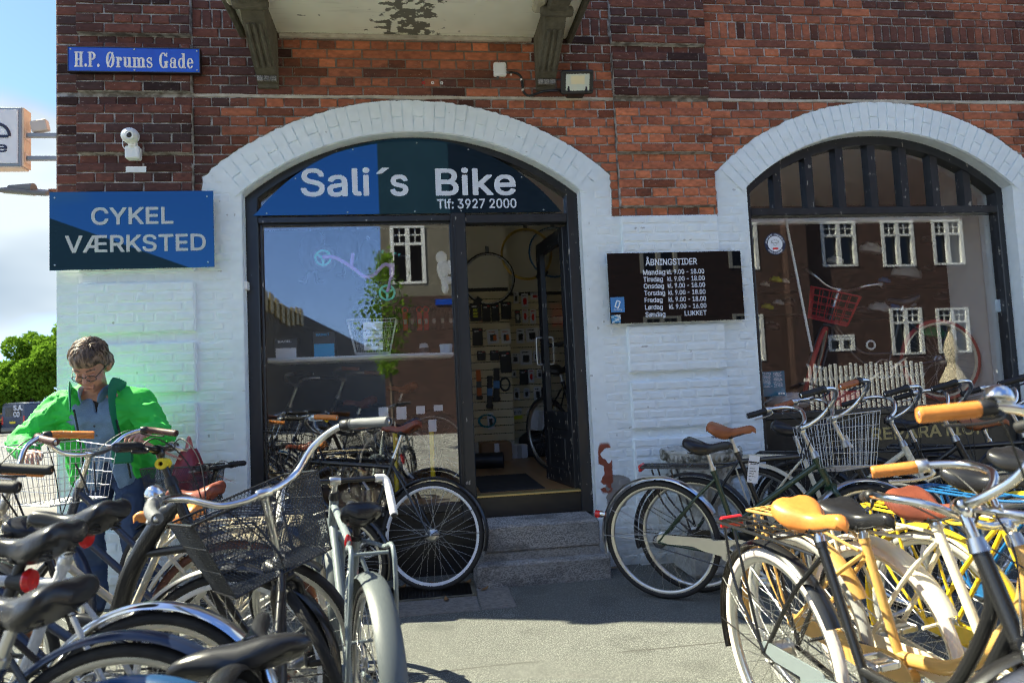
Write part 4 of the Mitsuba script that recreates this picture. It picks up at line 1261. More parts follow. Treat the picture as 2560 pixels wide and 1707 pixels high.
    for sy, s2 in ((-1, 1), (1, -1)):
        tip = BB + np.array([0.17 * math.cos(th_) * s2, sy * 0.125, 0.17 * math.sin(th_) * s2])
        part(ck, 'pedal', cat([box(tip[0] - 0.045, tip[0] + 0.045, tip[1] - 0.042, tip[1] - 0.030, tip[2] - 0.011, tip[2] + 0.011, 0.004), box(tip[0] - 0.045, tip[0] + 0.045, tip[1] + 0.030, tip[1] + 0.042, tip[2] - 0.011, tip[2] + 0.011, 0.004), box(tip[0] - 0.048, tip[0] - 0.036, tip[1] - 0.03, tip[1] + 0.03, tip[2] - 0.010, tip[2] + 0.010, 0.003), box(tip[0] + 0.036, tip[0] + 0.048, tip[1] - 0.03, tip[1] + 0.03, tip[2] - 0.010, tip[2] + 0.010, 0.003), tube([tip - [0, 0.06, 0], tip + [0, 0.04, 0]], 0.008, 8)]), 'plastic_black' if guard is None else 'alu', 40, A)
    ch = np.array([(0.0, -0.047, R + 0.036), (BB[0], -0.052, BB[2] + 0.083)])
    c2 = np.array([(0.0, -0.047, R - 0.036), (BB[0], -0.052, BB[2] - 0.083)])
    P_('chain', cat([tube(ch, 0.0042, 4, flat=(1, 0.6)), tube(c2, 0.0042, 4, flat=(1, 0.6)), mv(ring(0.036, 0.004, 24, 4, 'y'), (0, -0.047, R))]), 'dark_steel')
    if guard:
        gp = sg.LineString([(0.02, R + 0.02), (0.30, 0.36)]).buffer(0.026).union(sg.Point(BB[0], BB[2]).buffer(0.100)).union(sg.Polygon([(0.20, R + 0.02), (BB[0], BB[2] + 0.10), (BB[0], BB[2] - 0.02), (0.2, R - 0.02)]))
        if guard == 'open':
            gp = gp.difference(sg.Point(BB[0], BB[2]).buffer(0.078))
            gp = gp.intersection(sg.Polygon([(-1, 0.35), (0.2, 0.335), (0.40, 0.26), (0.62, 0.30), (1, 2), (-1, 2)]))
        P_('chain_guard', prism(gp, -0.066, -0.061), 'alu' if guard == 'open' else guard)
    if kick:
        P_('kickstand', tube([(0.38, 0.055, 0.29), (0.36, 0.09, 0.16), (0.345, 0.135, 0.012)], 0.0075, 8), 'dark_steel', True)
    if rack:
        zr_ = 2 * R + 0.065
        q = []
        for sy in (-1, 1):
            q.append(tube(curve([(SC[0] - 0.01, sy * 0.025, min(SC[2] - 0.01, zr_ + 0.02)), (0.14, sy * 0.062, zr_), (-0.24 * rl, sy * 0.066, zr_), (-0.285 * rl, sy * 0.055, zr_ - 0.005)], 5), 0.0058, 8))
            q.append(tube([(0.0, sy * 0.068, R), (-0.10, sy * 0.068, zr_ - 0.01)], 0.0055, 8))
            q.append(tube(curve([(0.01, sy * 0.070, R + 0.01), (-0.16 * rl, sy * 0.072, R + 0.2), (-0.215 * rl, sy * 0.066, zr_ - 0.01)], 4), 0.0055, 8))
        for x in (0.12, 0.0, -0.12 * rl, -0.24 * rl, -0.285 * rl):
            q.append(seg((x, -0.064, zr_), (x, 0.064, zr_), 0.005))
        for y in (-0.025, 0.025):
            q.append(seg((0.12, y, zr_ + 0.002), (-0.285 * rl, y, zr_ + 0.002), 0.0035))
        rk = P_('rear_rack', cat(q), rack)
        if tail == 'rack':
            part(rk, 'tail_light', cat([box(-0.285 * rl - 0.02, -0.285 * rl - 0.001, -0.045, 0.045, zr_ - 0.03, zr_ + 0.012, 0.005)]), 'red_lens', 40, A)
    if tail == 'post':
        q = SC + st_ * 0.10
        P_('tail_light', cat([mv(lathe([(0, 0.0), (0.026, 0.0), (0.030, 0.006), (0.024, 0.016), (0, 0.020)], 20, 'x'), (0, 0, 0), rz=PI)]), 'red_lens', M=A @ TR(q[0] - 0.030, 0, q[2]))
        P_('lamp_bracket', cat([tube([q + [0.012, 0, 0], q - [0.032, 0, 0]], [0.018, 0.026], 14)]), 'plastic_black')
    if tail == 'fender':
        aa = math.radians(160)
        q = np.array([(R + 0.04) * math.cos(aa), 0, R + (R + 0.04) * math.sin(aa)])
        P_('tail_light', cat([tube([q, q + np.array([-0.045, 0, 0.0])], [0.016, 0.024], 14)]), 'red_lens', True)
        P_('lamp_shell', tube([q + np.array([0.02, 0, 0]), q + np.array([-0.012, 0, 0])], [0.014, 0.022], 14), 'chrome', True)
    if head_lamp:
        q = HB + np.array([0.075, 0, 0.02])
        hl_ = part(b, 'head_lamp', tube([q - [0.03, 0, 0], q + [0.01, 0, 0], q + [0.035, 0, 0]], [0.012, 0.030, 0.034], 18), 'plastic_black' if head_lamp == 'black' else 'chrome', True, SM)
        part(hl_, 'lens', mv(ball((0, 0, 0), (0.010, 0.031, 0.031)), q + [0.034, 0, 0]), 'clear_lens', True, SM)
        part(hl_, 'bracket', tube([q - [0.02, 0, 0], HB + [0.01, 0, 0.0]], 0.006, 6), 'steel', True, SM)
    if tag:
        q = (A @ np.append(SC + np.array([0.03, -0.03, 0.04]), 1))[:3]
        tg = part(b, 'price_tag', mv(box(-0.030, 0.030, -0.0008, 0.0008, -0.155, 0.0), (0, 0, 0), ry=0.16, rz=pose[2] * 0.4), 'paper', M=TR(*(q + np.array(tag))))
        part(b, 'tag_string', seg(q + np.array(tag), q + np.array([0, 0, 0.05]), 0.0008, 4), 'paper')
        part(tg, 'print', cat([mv(box(-0.022, -0.022 + w_, -0.0016, -0.0009, z_, z_ + 0.0035), (0, 0, 0), ry=0.16, rz=pose[2] * 0.4) for w_, z_ in ((0.044, -0.05), (0.03, -0.075), (0.038, -0.09), (0.025, -0.105), (0.036, -0.12), (0.02, -0.14))] + [mv(box(-0.029, 0.029, -0.0016, -0.0009, -0.042, -0.034), (0, 0, 0), ry=0.16, rz=pose[2] * 0.4)]), 'ink', M=TR(*(q + np.array(tag))))
    if basket:
        kind, bm = basket[0], basket[1]
        off = np.array(basket[2]) if len(basket) > 2 else np.array([0.05, 0, -0.03])
        MK = SM @ TR(*(ST + off))
        if kind == 'wire':
            m_, pt = wire_basket(0.38, 0.30, 0.28, 0.23, 0.245, 12, 8, 4, 0.0014, 0.03)
            bk = part(b, 'basket', m_, bm, True, MK)
        elif kind == 'grid':
            m_, pt = wire_basket(0.37, 0.30, 0.27, 0.23, 0.23, 5, 4, 4, 0.0040, 0.03, 0.0055)
            bk = part(b, 'basket', m_, bm, True, MK)
        else:
            big = basket[3] if len(basket) > 3 else 1.0
            m_, pt = wire_basket(0.42 * big, 0.33 * big, 0.32 * big, 0.26 * big, 0.26 * big, 2, 2, 3, 0.0022, 0.0, 0.0042)
            bk = part(b, 'basket', m_, bm, True, MK)
            for nm_, q in (('mesh_side', (pt(0, -1, 0), pt(0, -1, 1), pt(1, -1, 1), pt(1, -1, 0))), ('mesh_side', (pt(0, 1, 0), pt(0, 1, 1), pt(1, 1, 1), pt(1, 1, 0))), ('mesh_back', (pt(0, -1, 0), pt(0, 1, 0), pt(1, 1, 0), pt(1, -1, 0))), ('mesh_front', (pt(0, -1, 1), pt(0, 1, 1), pt(1, 1, 1), pt(1, -1, 1))), ('mesh_floor', (pt(0, -1, 0), pt(0, 1, 0), pt(0, 1, 1), pt(0, -1, 1)))):
                part(bk, nm_, mesh_panel(*q, 0.0105, 0.00115), bm, False, MK)
        part(bk, 'carrier', cat([tube(curve([(-0.02, sy * 0.05, -0.06), (-0.05, sy * 0.03, -0.14), (-0.05 - off[0] + 0.03, sy * 0.02, -0.2)], 4), 0.004, 6) for sy in (-1, 1)]), 'plastic_black', True, MK)
    if extras:
        extras(b, A, SM, dict(SC=SC, SD=SD, HT=HT, HB=HB, BB=BB, ST=ST, hubF=hubF, ax=ax, st=st_, MB=MB, half=half, ng=ng))
    return b


# --- right hand row, parked nose outwards in the shade of the wall
GR = 'bicycles parked in the shade under the right shop window'
bike('bicycle', 'dark green bicycle with black saddle, chrome bars and silver wire basket before the stone urn', (1.391, -0.834, -0.658, 0.058), frame='mixte', col='paint_green', sl=0.453, sp_=0.164, hl=0.154, bh=0.165, sa_=74.7,
     stripe=True, fender='chrome', tail='fender', guard='open', basket=('wire', 'alu', (0.06, 0, 0.03)), bar='high', grip='grip_black', group=None, steer=0.7)
bike('bicycle', 'black diamond framed bicycle with tan saddle and white price tag behind the green one', (1.622, -0.760, -0.569, 0.066), frame='diamond', sl=0.549, sp_=0.155, hl=0.19, bh=0.165, sa_=71.7, stripe=True, saddle='leather_tan', grip='leather_tan',
     rack='paint_black', tail='rack', tag=(0.05, -0.04, -0.03), steer=0.7, bar='high', guard='paint_black')
bike('bicycle', 'cream bicycle with black saddle standing in shade under the right window', (2.152, -0.481, -0.655, 0.066), frame='step', col='paint_cream', sl=0.497, sp_=0.173, hl=0.146, bh=0.172, sa_=72.9, fender='paint_cream', guard='paint_cream', bar='high', rack='paint_cream', steer=0.5)
bike('bicycle', 'black bicycle next right of the shaded cream one, under the gold lettering', (2.52, -0.46, -0.72, 0.06), frame='step', sl=0.50, sp_=0.16, hl=0.16, bh=0.18, sa_=72, steer=0.45, bar='high', rack='paint_black', guard='paint_black')
bike('bicycle', 'second shaded black bicycle right of the cream one, nearest the window end', (2.95, -0.50, -0.80, 0.06), frame='diamond', sl=0.52, sp_=0.15, hl=0.17, bh=0.18, sa_=72, steer=0.45, bar='high', guard='paint_black', saddle='leather_black', basket=None, rack='paint_black')
bike('bicycle', 'dark bicycle with brown saddle farthest right along the shaded wall', (3.42, -0.56, -0.85, 0.06), frame='step', col='paint_navy', sl=0.5, sp_=0.15, hl=0.17, bh=0.17, sa_=72, steer=0.45, bar='high', saddle='leather_tan', grip='leather_tan', rack='paint_black')

# --- right hand sunny row
bike('bicycle', 'black sunlit step-through bicycle with orange saddle, orange grips and pinkish white tyres', (1.200, -2.60, -1.48, 0.05), frame='swan', sl=0.466, sp_=0.098, hl=0.185, bh=0.105, sa_=69.5, tyre='rubber_white', saddle='leather_orange', skind='wide', grip='leather_orange', bar='high',
     rack='paint_black', tail='rack', guard='paint_grey', steer=1.10, rl=0.8, R=0.336, bell=1)
bike('bicycle', 'mustard yellow bicycle with black saddle in the sunny row', (1.426, -2.35, -1.40, 0.044), frame='wave', col='paint_mustard', sl=0.404, sp_=0.096, hl=0.13, bh=0.06, rl=0.7, sa_=75, tyre='rubber_grey', fender='paint_mustard', saddle='leather_black', skind='wide', grip='grip_black', bar='high', rack='paint_mustard', guard='paint_mustard', steer=-0.7, R=0.333)
bike('bicycle', 'cream white sunlit bicycle with reddish brown saddle and wide cream fender', (1.587, -2.583, -1.42, 0.07), frame='wave', col='paint_cream', sl=0.485, sp_=0.080, hl=0.13, bh=0.06, rl=0.75, sa_=71.5, tyre='rubber_white', fender='paint_cream', saddle='leather_brown', grip='grip_black', bar='high', rack='paint_cream', guard='paint_cream', steer=-0.7, R=0.333)
bike('bicycle', 'bright yellow bicycle with yellow rack and black saddle at the right edge', (1.87, -2.52, -1.45, 0.06), frame='step', col='paint_yellow', sl=0.50, sp_=0.13, hl=0.18, bh=0.17, sa_=71, tyre='rubber_grey', fender='paint_yellow', saddle='leather_black', grip='grip_black', bar='high', rack='paint_yellow', guard='paint_yellow', R=0.335)
bike('bicycle', 'blue bicycle with blue rack and white tyres behind the yellow one', (2.32, -2.20, -1.45, 0.05), frame='step', col='paint_blue', sl=0.49, sp_=0.14, hl=0.17, bh=0.17, sa_=71, tyre='rubber_white', fender='paint_black', saddle='leather_black', bar='high', rack='paint_blue', guard='paint_blue', R=0.335)
bike('bicycle', 'yellow bicycle in the second line behind the blue one', (2.72, -2.05, -1.45, 0.05), frame='wave', col='paint_yellow', sl=0.47, sp_=0.13, tyre='rubber_white', fender='paint_yellow', saddle='leather_black', bar='high', R=0.335)

# --- under the left shop window
bike('bicycle', 'black diamond framed bicycle with brown saddle leaning below the left shop window', (0.038, -0.26, 2.86, 0.159), frame='diamond', sl=0.56, sp_=0.235, hl=0.20, bh=0.17, saddle='leather_brown', skind='slim', grip='leather_orange', rim='rim_white', bar='city', basket=('wire', 'paint_black', (0.05, 0, -0.02)), kick=False, spoke_r=0.0013, guard=None)
bs('rim_white', (0.72, 0.74, 0.78), 0.4)
# --- left hand cluster
def nx_extra(b, A, SM, k):
    part(b, 'stem_cap', cat([mv(lathe([(0.008, -0.032), (0.020, -0.032), (0.020, 0.032), (0.008, 0.032)], 20, 'y'), k['HT'] + k['ax'] * 0.085)]), 'yellow_plastic', 40, SM)
    q = k['HT'] - k['ax'] * 0.09
    d = (k['BB'] - np.array([0.60, 0, 0.56]))
    d = d / np.linalg.norm(d)
    t = text('NEXTER', 0.030, 0.001, True, 0.15)
    v, f = vf(t)
    c, s_ = -d[0], -d[2]
    p0 = np.array([0.535, -0.036, 0.375])
    V = np.stack([p0[0] + v[:, 0] * c - v[:, 2] * s_, p0[1] + v[:, 1], p0[2] + v[:, 0] * s_ + v[:, 2] * c], 1)
    part(b, 'frame_lettering', (V, f), 'yellow_plastic', M=A)
    lc = np.array([0.60, 0.01, 0.70])


bike('bicycle', 'cream bicycle with orange grips and silver wire basket at the far left', (-0.80, -1.72, 3.18, -0.12), frame='step', col='paint_beige', sl=0.46, sp_=0.11, hl=0.22, bh=0.135, sa_=65, tyre='rubber_brown', fender='paint_beige', saddle='leather_orange', grip='leather_orange', bar='north', basket=('wire', 'alu', (0.05, 0, 0.0)), rack='paint_beige', guard='paint_beige', steer=0.12, bell=-1)
bike('bicycle', 'navy step-through bicycle with dark brown grips and silver wire basket before the person in green', (-0.763, -1.38, 2.93, -0.10), frame='step', col='paint_navy', sl=0.46, sp_=0.12, hl=0.231, bh=0.16, tyre='rubber_cream', fender='paint_navy', saddle='leather_brown', grip='grip_brown', bar='north', basket=('wire', 'alu', (0.05, 0, 0.02)), rack='paint_navy', guard='paint_navy', steer=-0.30)
bike('bicycle', 'black thick framed bicycle with yellow stem cap and lettered frame beside the person', (-1.68, -1.93, -0.26, 0.05), frame='ebike', sl=0.45, sp_=0.10, hl=0.30, bh=0.14, fender='paint_black', grip='grip_black', bar='flat', barm='paint_black', extras=nx_extra, guard=None, skind='slim', steer=0.3)
bike('bicycle', 'dark blue bicycle behind the silver one with only its rear fender showing', (-0.66, -2.43, 3.02, 0.05), frame='step', col='paint_navy', sl=0.24, sp_=0.03, fender='paint_black', rim='rim_white', saddle='leather_black', grip='grip_black', bar='flat', barm='paint_black', nofront=False, hl=0.10, bh=0.03, levers=False)
bike('bicycle', 'silver framed bicycle with black saddle, red tail light and chrome fender at the left', (-0.749, -2.865, 2.968, 0.074), frame='diamond', col='paint_silver', sl=0.543, sp_=0.15, sa_=70.6, fender='chrome', post='alu', saddle='leather_black', skind='wide', tail='post', rim='rubber_cream', grip='grip_black')
bike('bicycle', 'black bicycle with black seat post and glossy black fender between the silver and nearest bicycles', (-0.734, -3.115, 3.036, 0.07), frame='diamond', col='paint_black', sl=0.488, sp_=0.188, post='plastic_black', saddle='leather_black', skind='wide', tail='post', fender='paint_navy')
bike('bicycle', 'dark bicycle with wide black saddle at the lower left corner', (-0.586, -3.435, 2.926, 0.07), frame='step', col='paint_navy', sl=0.449, sp_=0.149, saddle='leather_black', skind='big', fender='fender_blue', post='steel')
bs('fender_blue', (0.012, 0.05, 0.13), 0.25, coat=0.8)


def l1_extra(b, A, SM, k):
    pass


bike('bicycle', 'nearest black bicycle with wide chrome handlebar, grey grips and big black mesh basket', (-0.326, -3.418, 1.625, -0.125), frame='step', sl=0.368, sp_=0.03, hl=0.04, bh=0.268, sa_=70.6, saddle='leather_black', skind='huge', grip='grip_grey', bar='wide', steer=0.52, bell=-1,
     basket=('mesh', 'paint_black', (0.06, 0.0, -0.01), 1.0), fender='paint_black', front_fender='', rack=None, head_lamp='black')


def l2_extra(b, A, SM, k):
    q = k['SC'] + np.array([0.03, -0.045, -0.10])
    part(b, 'red_light', cat([tube(curve([q, q + [0.0, -0.012, -0.05], q + [0.01, -0.02, -0.10]], 4), [0.016, 0.019, 0.021, 0.021, 0.02, 0.019, 0.017, 0.014, 0.01], 10)]), 'red_lens', True, A)
    part(b, 'carrier_stay', cat([tube(curve([k['SC'] + np.array([0.0, sy * 0.02, 0.02]), (0.12, sy * 0.055, 0.775), (-0.02, sy * 0.065, 0.765), (0.0, sy * 0.075, 0.35)], 5), 0.0075, 8) for sy in (-1, 1)] + [seg((0.05, -0.06, 0.77), (0.05, 0.06, 0.77), 0.006)]), 'paint_grey', True, A)
    q2 = k['SC'] + np.array([-0.03, 0.03, 0.02])
    part(b, 'red_light', ball(q2, (0.012, 0.012, 0.03)), 'red_lens', True, A)


bike('bicycle', 'slim grey bicycle with white taped handlebar seen from behind beside the mesh basket', (-0.181, -2.716, 1.814, 0.03), frame='diamond', col='paint_grey', sl=0.477, sp_=0.117, hl=0.163, bh=0.08, sa_=72, fender='fender_grey', saddle='leather_black', skind='slim', bar='moustache', barm='paint_black', stem_m='alu', levers=False, rack=None, fw_=0.038, extras=l2_extra, post='plastic_black')
bs('fender_grey', (0.09, 0.105, 0.11), 0.45)
C3 = (-0.51, -0.70, 2.96, 0.05)
bike('bicycle', 'dark bicycle with black mesh basket holding a burgundy bag near the white wall', C3, wb=0.98, R=0.30, frame='step', col='paint_navy', sl=0.34, sp_=0.05, hl=0.16, bh=0.14, bar='flat', barm='paint_black', basket=('mesh', 'paint_black', (0.05, 0, 0.02), 0.95), fender='paint_black', saddle='leather_black', skind='slim')
# what lies in the baskets
bs('burgundy', lambda p, n, uv: mix((0.16, 0.012, 0.020), (0.30, 0.03, 0.04), fbm(p.x * 20, p.y * 20, p.z * 20, 3)), 0.35, coat=0.2)

CM = M4(C3[0], C3[1], 0, C3[2], C3[3])
bag = thing('bag', 'burgundy leather bag stuffed in the black mesh basket by the wall', 'bag')
_bs = []
for t in np.linspace(0, 1, 9):
    w_ = 0.15 * (1 - 0.75 * t ** 2.2)
    _bs.append((w_, 0.10 * (1 - 0.6 * t ** 2)))
V_, F_ = [], []
for k_, (a_, b_) in enumerate(_bs):
    for q_ in range(18):
        th_ = 2 * PI * q_ / 18
        rr_ = 1 + 0.10 * math.sin(5 * th_ + k_ * 0.4) * (k_ / 8)
        V_.append((0.86 + b_ * rr_ * math.cos(th_), 0.02 + a_ * rr_ * math.sin(th_), 0.70 + 0.30 * k_ / 8))
for k_ in range(8):
    for q_ in range(18):
        a_, b_ = k_ * 18 + q_, k_ * 18 + (q_ + 1) % 18
        F_ += [[a_, b_, b_ + 18], [a_, b_ + 18, a_ + 18]]
F_ += [[8 * 18, 8 * 18 + q_, 8 * 18 + q_ + 1] for q_ in range(1, 17)]
put(bag + '__body', (np.array(V_), np.array(F_)), 'burgundy', True, CM)
part(bag, 'handle', cat([tube(curve([(0.86, 0.02 + y_, 0.99), (0.87, 0.03 + y_, 1.05), (0.86, 0.07 + y_, 1.06), (0.86, 0.09 + y_, 0.98)], 6), 0.009, 8) for y_ in (-0.04,)]), 'burgundy_light', True, CM)
bs('burgundy_light', (0.42, 0.13, 0.13), 0.45)

bs('leaf_brown', (0.20, 0.11, 0.045), 0.8)
lr_ = random.Random(4)
for i_, (x_, y_) in enumerate(((0.22, -0.10), (0.27, -0.16), (0.05, -0.12), (-0.15, -0.15), (0.36, -0.36), (-0.33, -0.20), (1.28, -0.10), (0.12, -0.52))):
    t_l = np.linspace(-1, 1, 7)
    P_l = np.array([[0.035 * t, 0.016 * (1 - t * t) * s_l, 0.006 + 0.012 * t * t + 0.004 * s_l * t] for t in t_l for s_l in (-1, 0, 1)])
    F_l = [[a * 3 + b, a * 3 + b + 1, a * 3 + b + 4] for a in range(6) for b in range(2)] + [[a * 3 + b, a * 3 + b + 4, a * 3 + b + 3] for a in range(6) for b in range(2)]
    single('dry_leaf', ('first', 'second', 'third', 'fourth', 'fifth', 'sixth', 'seventh', 'eighth')[i_] + ' small dry brown leaf lying at the foot of the shop front', 'leaf', mv((P_l, np.array(F_l)), (x_, y_, 0.008), rz=lr_.uniform(0, 6)), 'leaf_brown', True, group='dry leaves at the foot of the shop front')
# ---------------------------------------------------------------- inside the shop
FZ = 0.522
bs('floor_wood', lambda p, n, uv: mix((0.20, 0.105, 0.045), (0.34, 0.19, 0.085), fbm(p.x * 3 + cell_rand(dr.floor(p.x / 0.12)) * 9, p.y * 1.5, 0.2, 4)), 0.35)
bs('room_wall', lambda p, n, uv: mix((0.68, 0.64, 0.52), (0.76, 0.72, 0.60), fbm(p.x * 2, p.y * 2, p.z * 2, 3)), 0.85)
bs('room_white', (0.78, 0.77, 0.73), 0.85)
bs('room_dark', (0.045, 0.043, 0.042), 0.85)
bs('slatwall', (0.72, 0.62, 0.40), 0.55)
bs('card_brown', lambda p, n, uv: mix((0.24, 0.14, 0.075), (0.33, 0.20, 0.11), fbm(p.x * 12, p.y * 12, p.z * 12, 3)), 0.8)
bs('card_white', (0.70, 0.70, 0.72), 0.6)
bs('card_black', (0.018, 0.019, 0.022), 0.45)
bs('card_lime', (0.62, 0.66, 0.03), 0.5)
bs('card_orange', (0.62, 0.15, 0.02), 0.5)
bs('red_bright', (0.75, 0.03, 0.025), 0.35)
bs('lilac', (0.50, 0.30, 0.80), 0.3, coat=0.6)
bs('mint', (0.16, 0.72, 0.68), 0.35)
bs('gold_rim', (0.70, 0.48, 0.10), 0.25, 0.9)
bs('silver_rim', (0.75, 0.75, 0.74), 0.25, 0.9)
bs('plush_white', lambda p, n, uv: mix((0.66, 0.65, 0.61), (0.86, 0.85, 0.82), fbm(p.x * 90, p.y * 90, p.z * 90, 3)), 0.95, sheen=0.5)
struct('shop_floor', box(-1.9, 7.1, 0.20, 4.4, FZ - 0.1, FZ), 'floor_wood')
struct('shop_ceiling', box(-1.95, 7.15, 0.365, 4.4, 3.22, 3.3), 'room_white')
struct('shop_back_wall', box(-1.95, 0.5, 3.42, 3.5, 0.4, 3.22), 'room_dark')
struct('shop_back_wall', box(0.5, 1.95, 3.42, 3.5, 0.4, 3.22), 'room_wall')
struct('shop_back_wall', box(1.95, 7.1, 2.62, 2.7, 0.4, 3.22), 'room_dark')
struct('shop_side_wall', box(-1.95, -1.90, 0.365, 3.42, 0.4, 3.22), 'room_wall')
struct('shop_side_wall', box(7.05, 7.1, 0.365, 2.62, 0.4, 3.22), 'room_white')
struct('shop_partition', box(1.88, 1.95, 0.365, 3.42, 0.4, 3.22), 'room_white')
struct('shop_pier', box(0.55, 1.045, 2.99, 3.42, 0.5, 3.22), 'room_wall')
struct('shop_pier', box(4.72, 5.05, 0.40, 0.80, 0.5, 3.22), 'room_white')
# slatted display walls
for nm, xa, xb, za, zb, y, lab in (('slat_wall', 0.56, 1.042, 0.70, 2.42, 2.98, 'beige slatted display panel facing the open shop door'), ('slat_wall', 1.06, 1.86, 0.70, 2.42, 3.41, 'darker slatted display panel set back behind the open door leaf')):
    s = thing(nm, lab, 'display panel')
    put(s + '__back', box(xa, xb, y, y + 0.006, za, zb), 'room_dark')
    z = za
    while z < zb - 0.05:
        part(s, 'slat', box(xa, xb, y - 0.014, y, z + 0.004, z + 0.0845, 0.003), 'slatwall')
        z += 0.0885
PK = [(0.596, 0.724, 2.044, 2.245, 2.94, 'k'), (0.734, 0.827, 2.035, 2.231, 2.94, 'k'), (0.837, 0.925, 2.037, 2.228, 2.94, 'k'), (0.947, 1.061, 2.054, 2.251, 2.94, 'k'), (0.615, 0.728, 1.772, 1.967, 2.94, 'k'), (0.779, 0.908, 1.786, 1.945, 2.94, 'o'), (0.934, 1.045, 1.784, 1.944, 2.94, 'o'), (1.167, 1.265, 1.809, 1.982, 3.36, 'w'), (1.282, 1.429, 1.82, 1.988, 3.36, 'w'), (1.435, 1.528, 1.826, 1.983, 3.36, 'w'), (1.155, 1.215, 2.282, 2.423, 3.36, 'w'), (1.247, 1.329, 2.235, 2.399, 3.36, 'r'), (1.359, 1.469, 2.329, 2.401, 3.36, 'r'), (1.485, 1.546, 2.327, 2.392, 3.36, 'w'), (1.48, 1.541, 2.212, 2.31, 3.36, 'w'), (1.161, 1.226, 2.048, 2.2, 3.36, 'g'), (1.249, 1.32, 2.045, 2.219, 3.36, 'R'), (1.341, 1.413, 2.036, 2.205, 3.36, 'R'), (1.476, 1.534, 2.081, 2.179, 3.36, 'w'), (0.657, 0.749, 1.604, 1.708, 2.94, 'k'), (0.801, 0.9, 1.598, 1.709, 2.94, 'k'), (0.91, 1.035, 1.455, 1.698, 2.94, 'k'), (1.095, 1.192, 1.569, 1.693, 3.36, 'w'), (1.2, 1.342, 1.55, 1.729, 3.36, 'w'), (1.357, 1.426, 1.594, 1.711, 3.36, 'w'), (1.434, 1.515, 1.528, 1.687, 3.36, 'R'), (1.097, 1.145, 1.412, 1.488, 3.36, 'w'), (1.182, 1.282, 1.318, 1.497, 3.36, 'k'), (1.285, 1.359, 1.335, 1.493, 3.36, 'R'), (1.388, 1.458, 1.385, 1.489, 3.36, 'w'), (1.102, 1.175, 1.145, 1.288, 3.36, 'w'), (1.221, 1.293, 1.16, 1.276, 3.36, 'w'), (1.345, 1.432, 1.126, 1.29, 3.36, 'w'), (1.432, 1.509, 1.122, 1.273, 3.36, 'k'), (0.637, 0.689, 1.17, 1.501, 2.94, 'O'), (0.751, 0.809, 1.067, 1.43, 2.94, 'K'), (0.826, 0.892, 1.141, 1.512, 2.94, 'K'), (1.082, 1.192, 0.92, 1.049, 3.36, 'y'), (0.743, 0.815, 0.841, 1.021, 2.94, 'w')]
prng = random.Random(3)
names = {'k': ('black hang pack of bicycle accessories on the slatted wall', 'card_black', 'black packs on the slatted wall'), 'o': ('white and orange hang pack of bicycle tools in the doorway', 'card_white', 'white and orange packs on the slatted wall'),
         'w': ('small white hang pack on the set back display panel', 'card_white', 'small white packs on the far display panel'), 'r': ('white pack with small red lamp near the top of the far panel', 'card_white', 'white packs with a small red lamp'),
         'g': ('pack with bright white reflector left of the red ones', 'plastic_grey', None), 'R': ('white pack holding a bright red bicycle lamp on the far panel', 'card_white', 'packs with bright red lamps on the far panel'),
         'O': ('long orange and black folding lock on the slatted wall', 'card_orange', None), 'K': ('long black folding lock hanging on the slatted wall', 'card_black', 'long black folding locks on the slatted wall'), 'y': ('white and lime yellow box low on the far panel', 'card_white', None)}
ORD = ['first', 'second', 'third', 'fourth', 'fifth', 'sixth']
def row_of(q):
    z = (q[2] + q[3]) / 2
    return next(n for n, lim in enumerate((2.30, 2.0, 1.75, 1.55, 1.35, -9)) if z > lim)
RN = ['topmost', 'second', 'third', 'fourth', 'fifth', 'lowest']
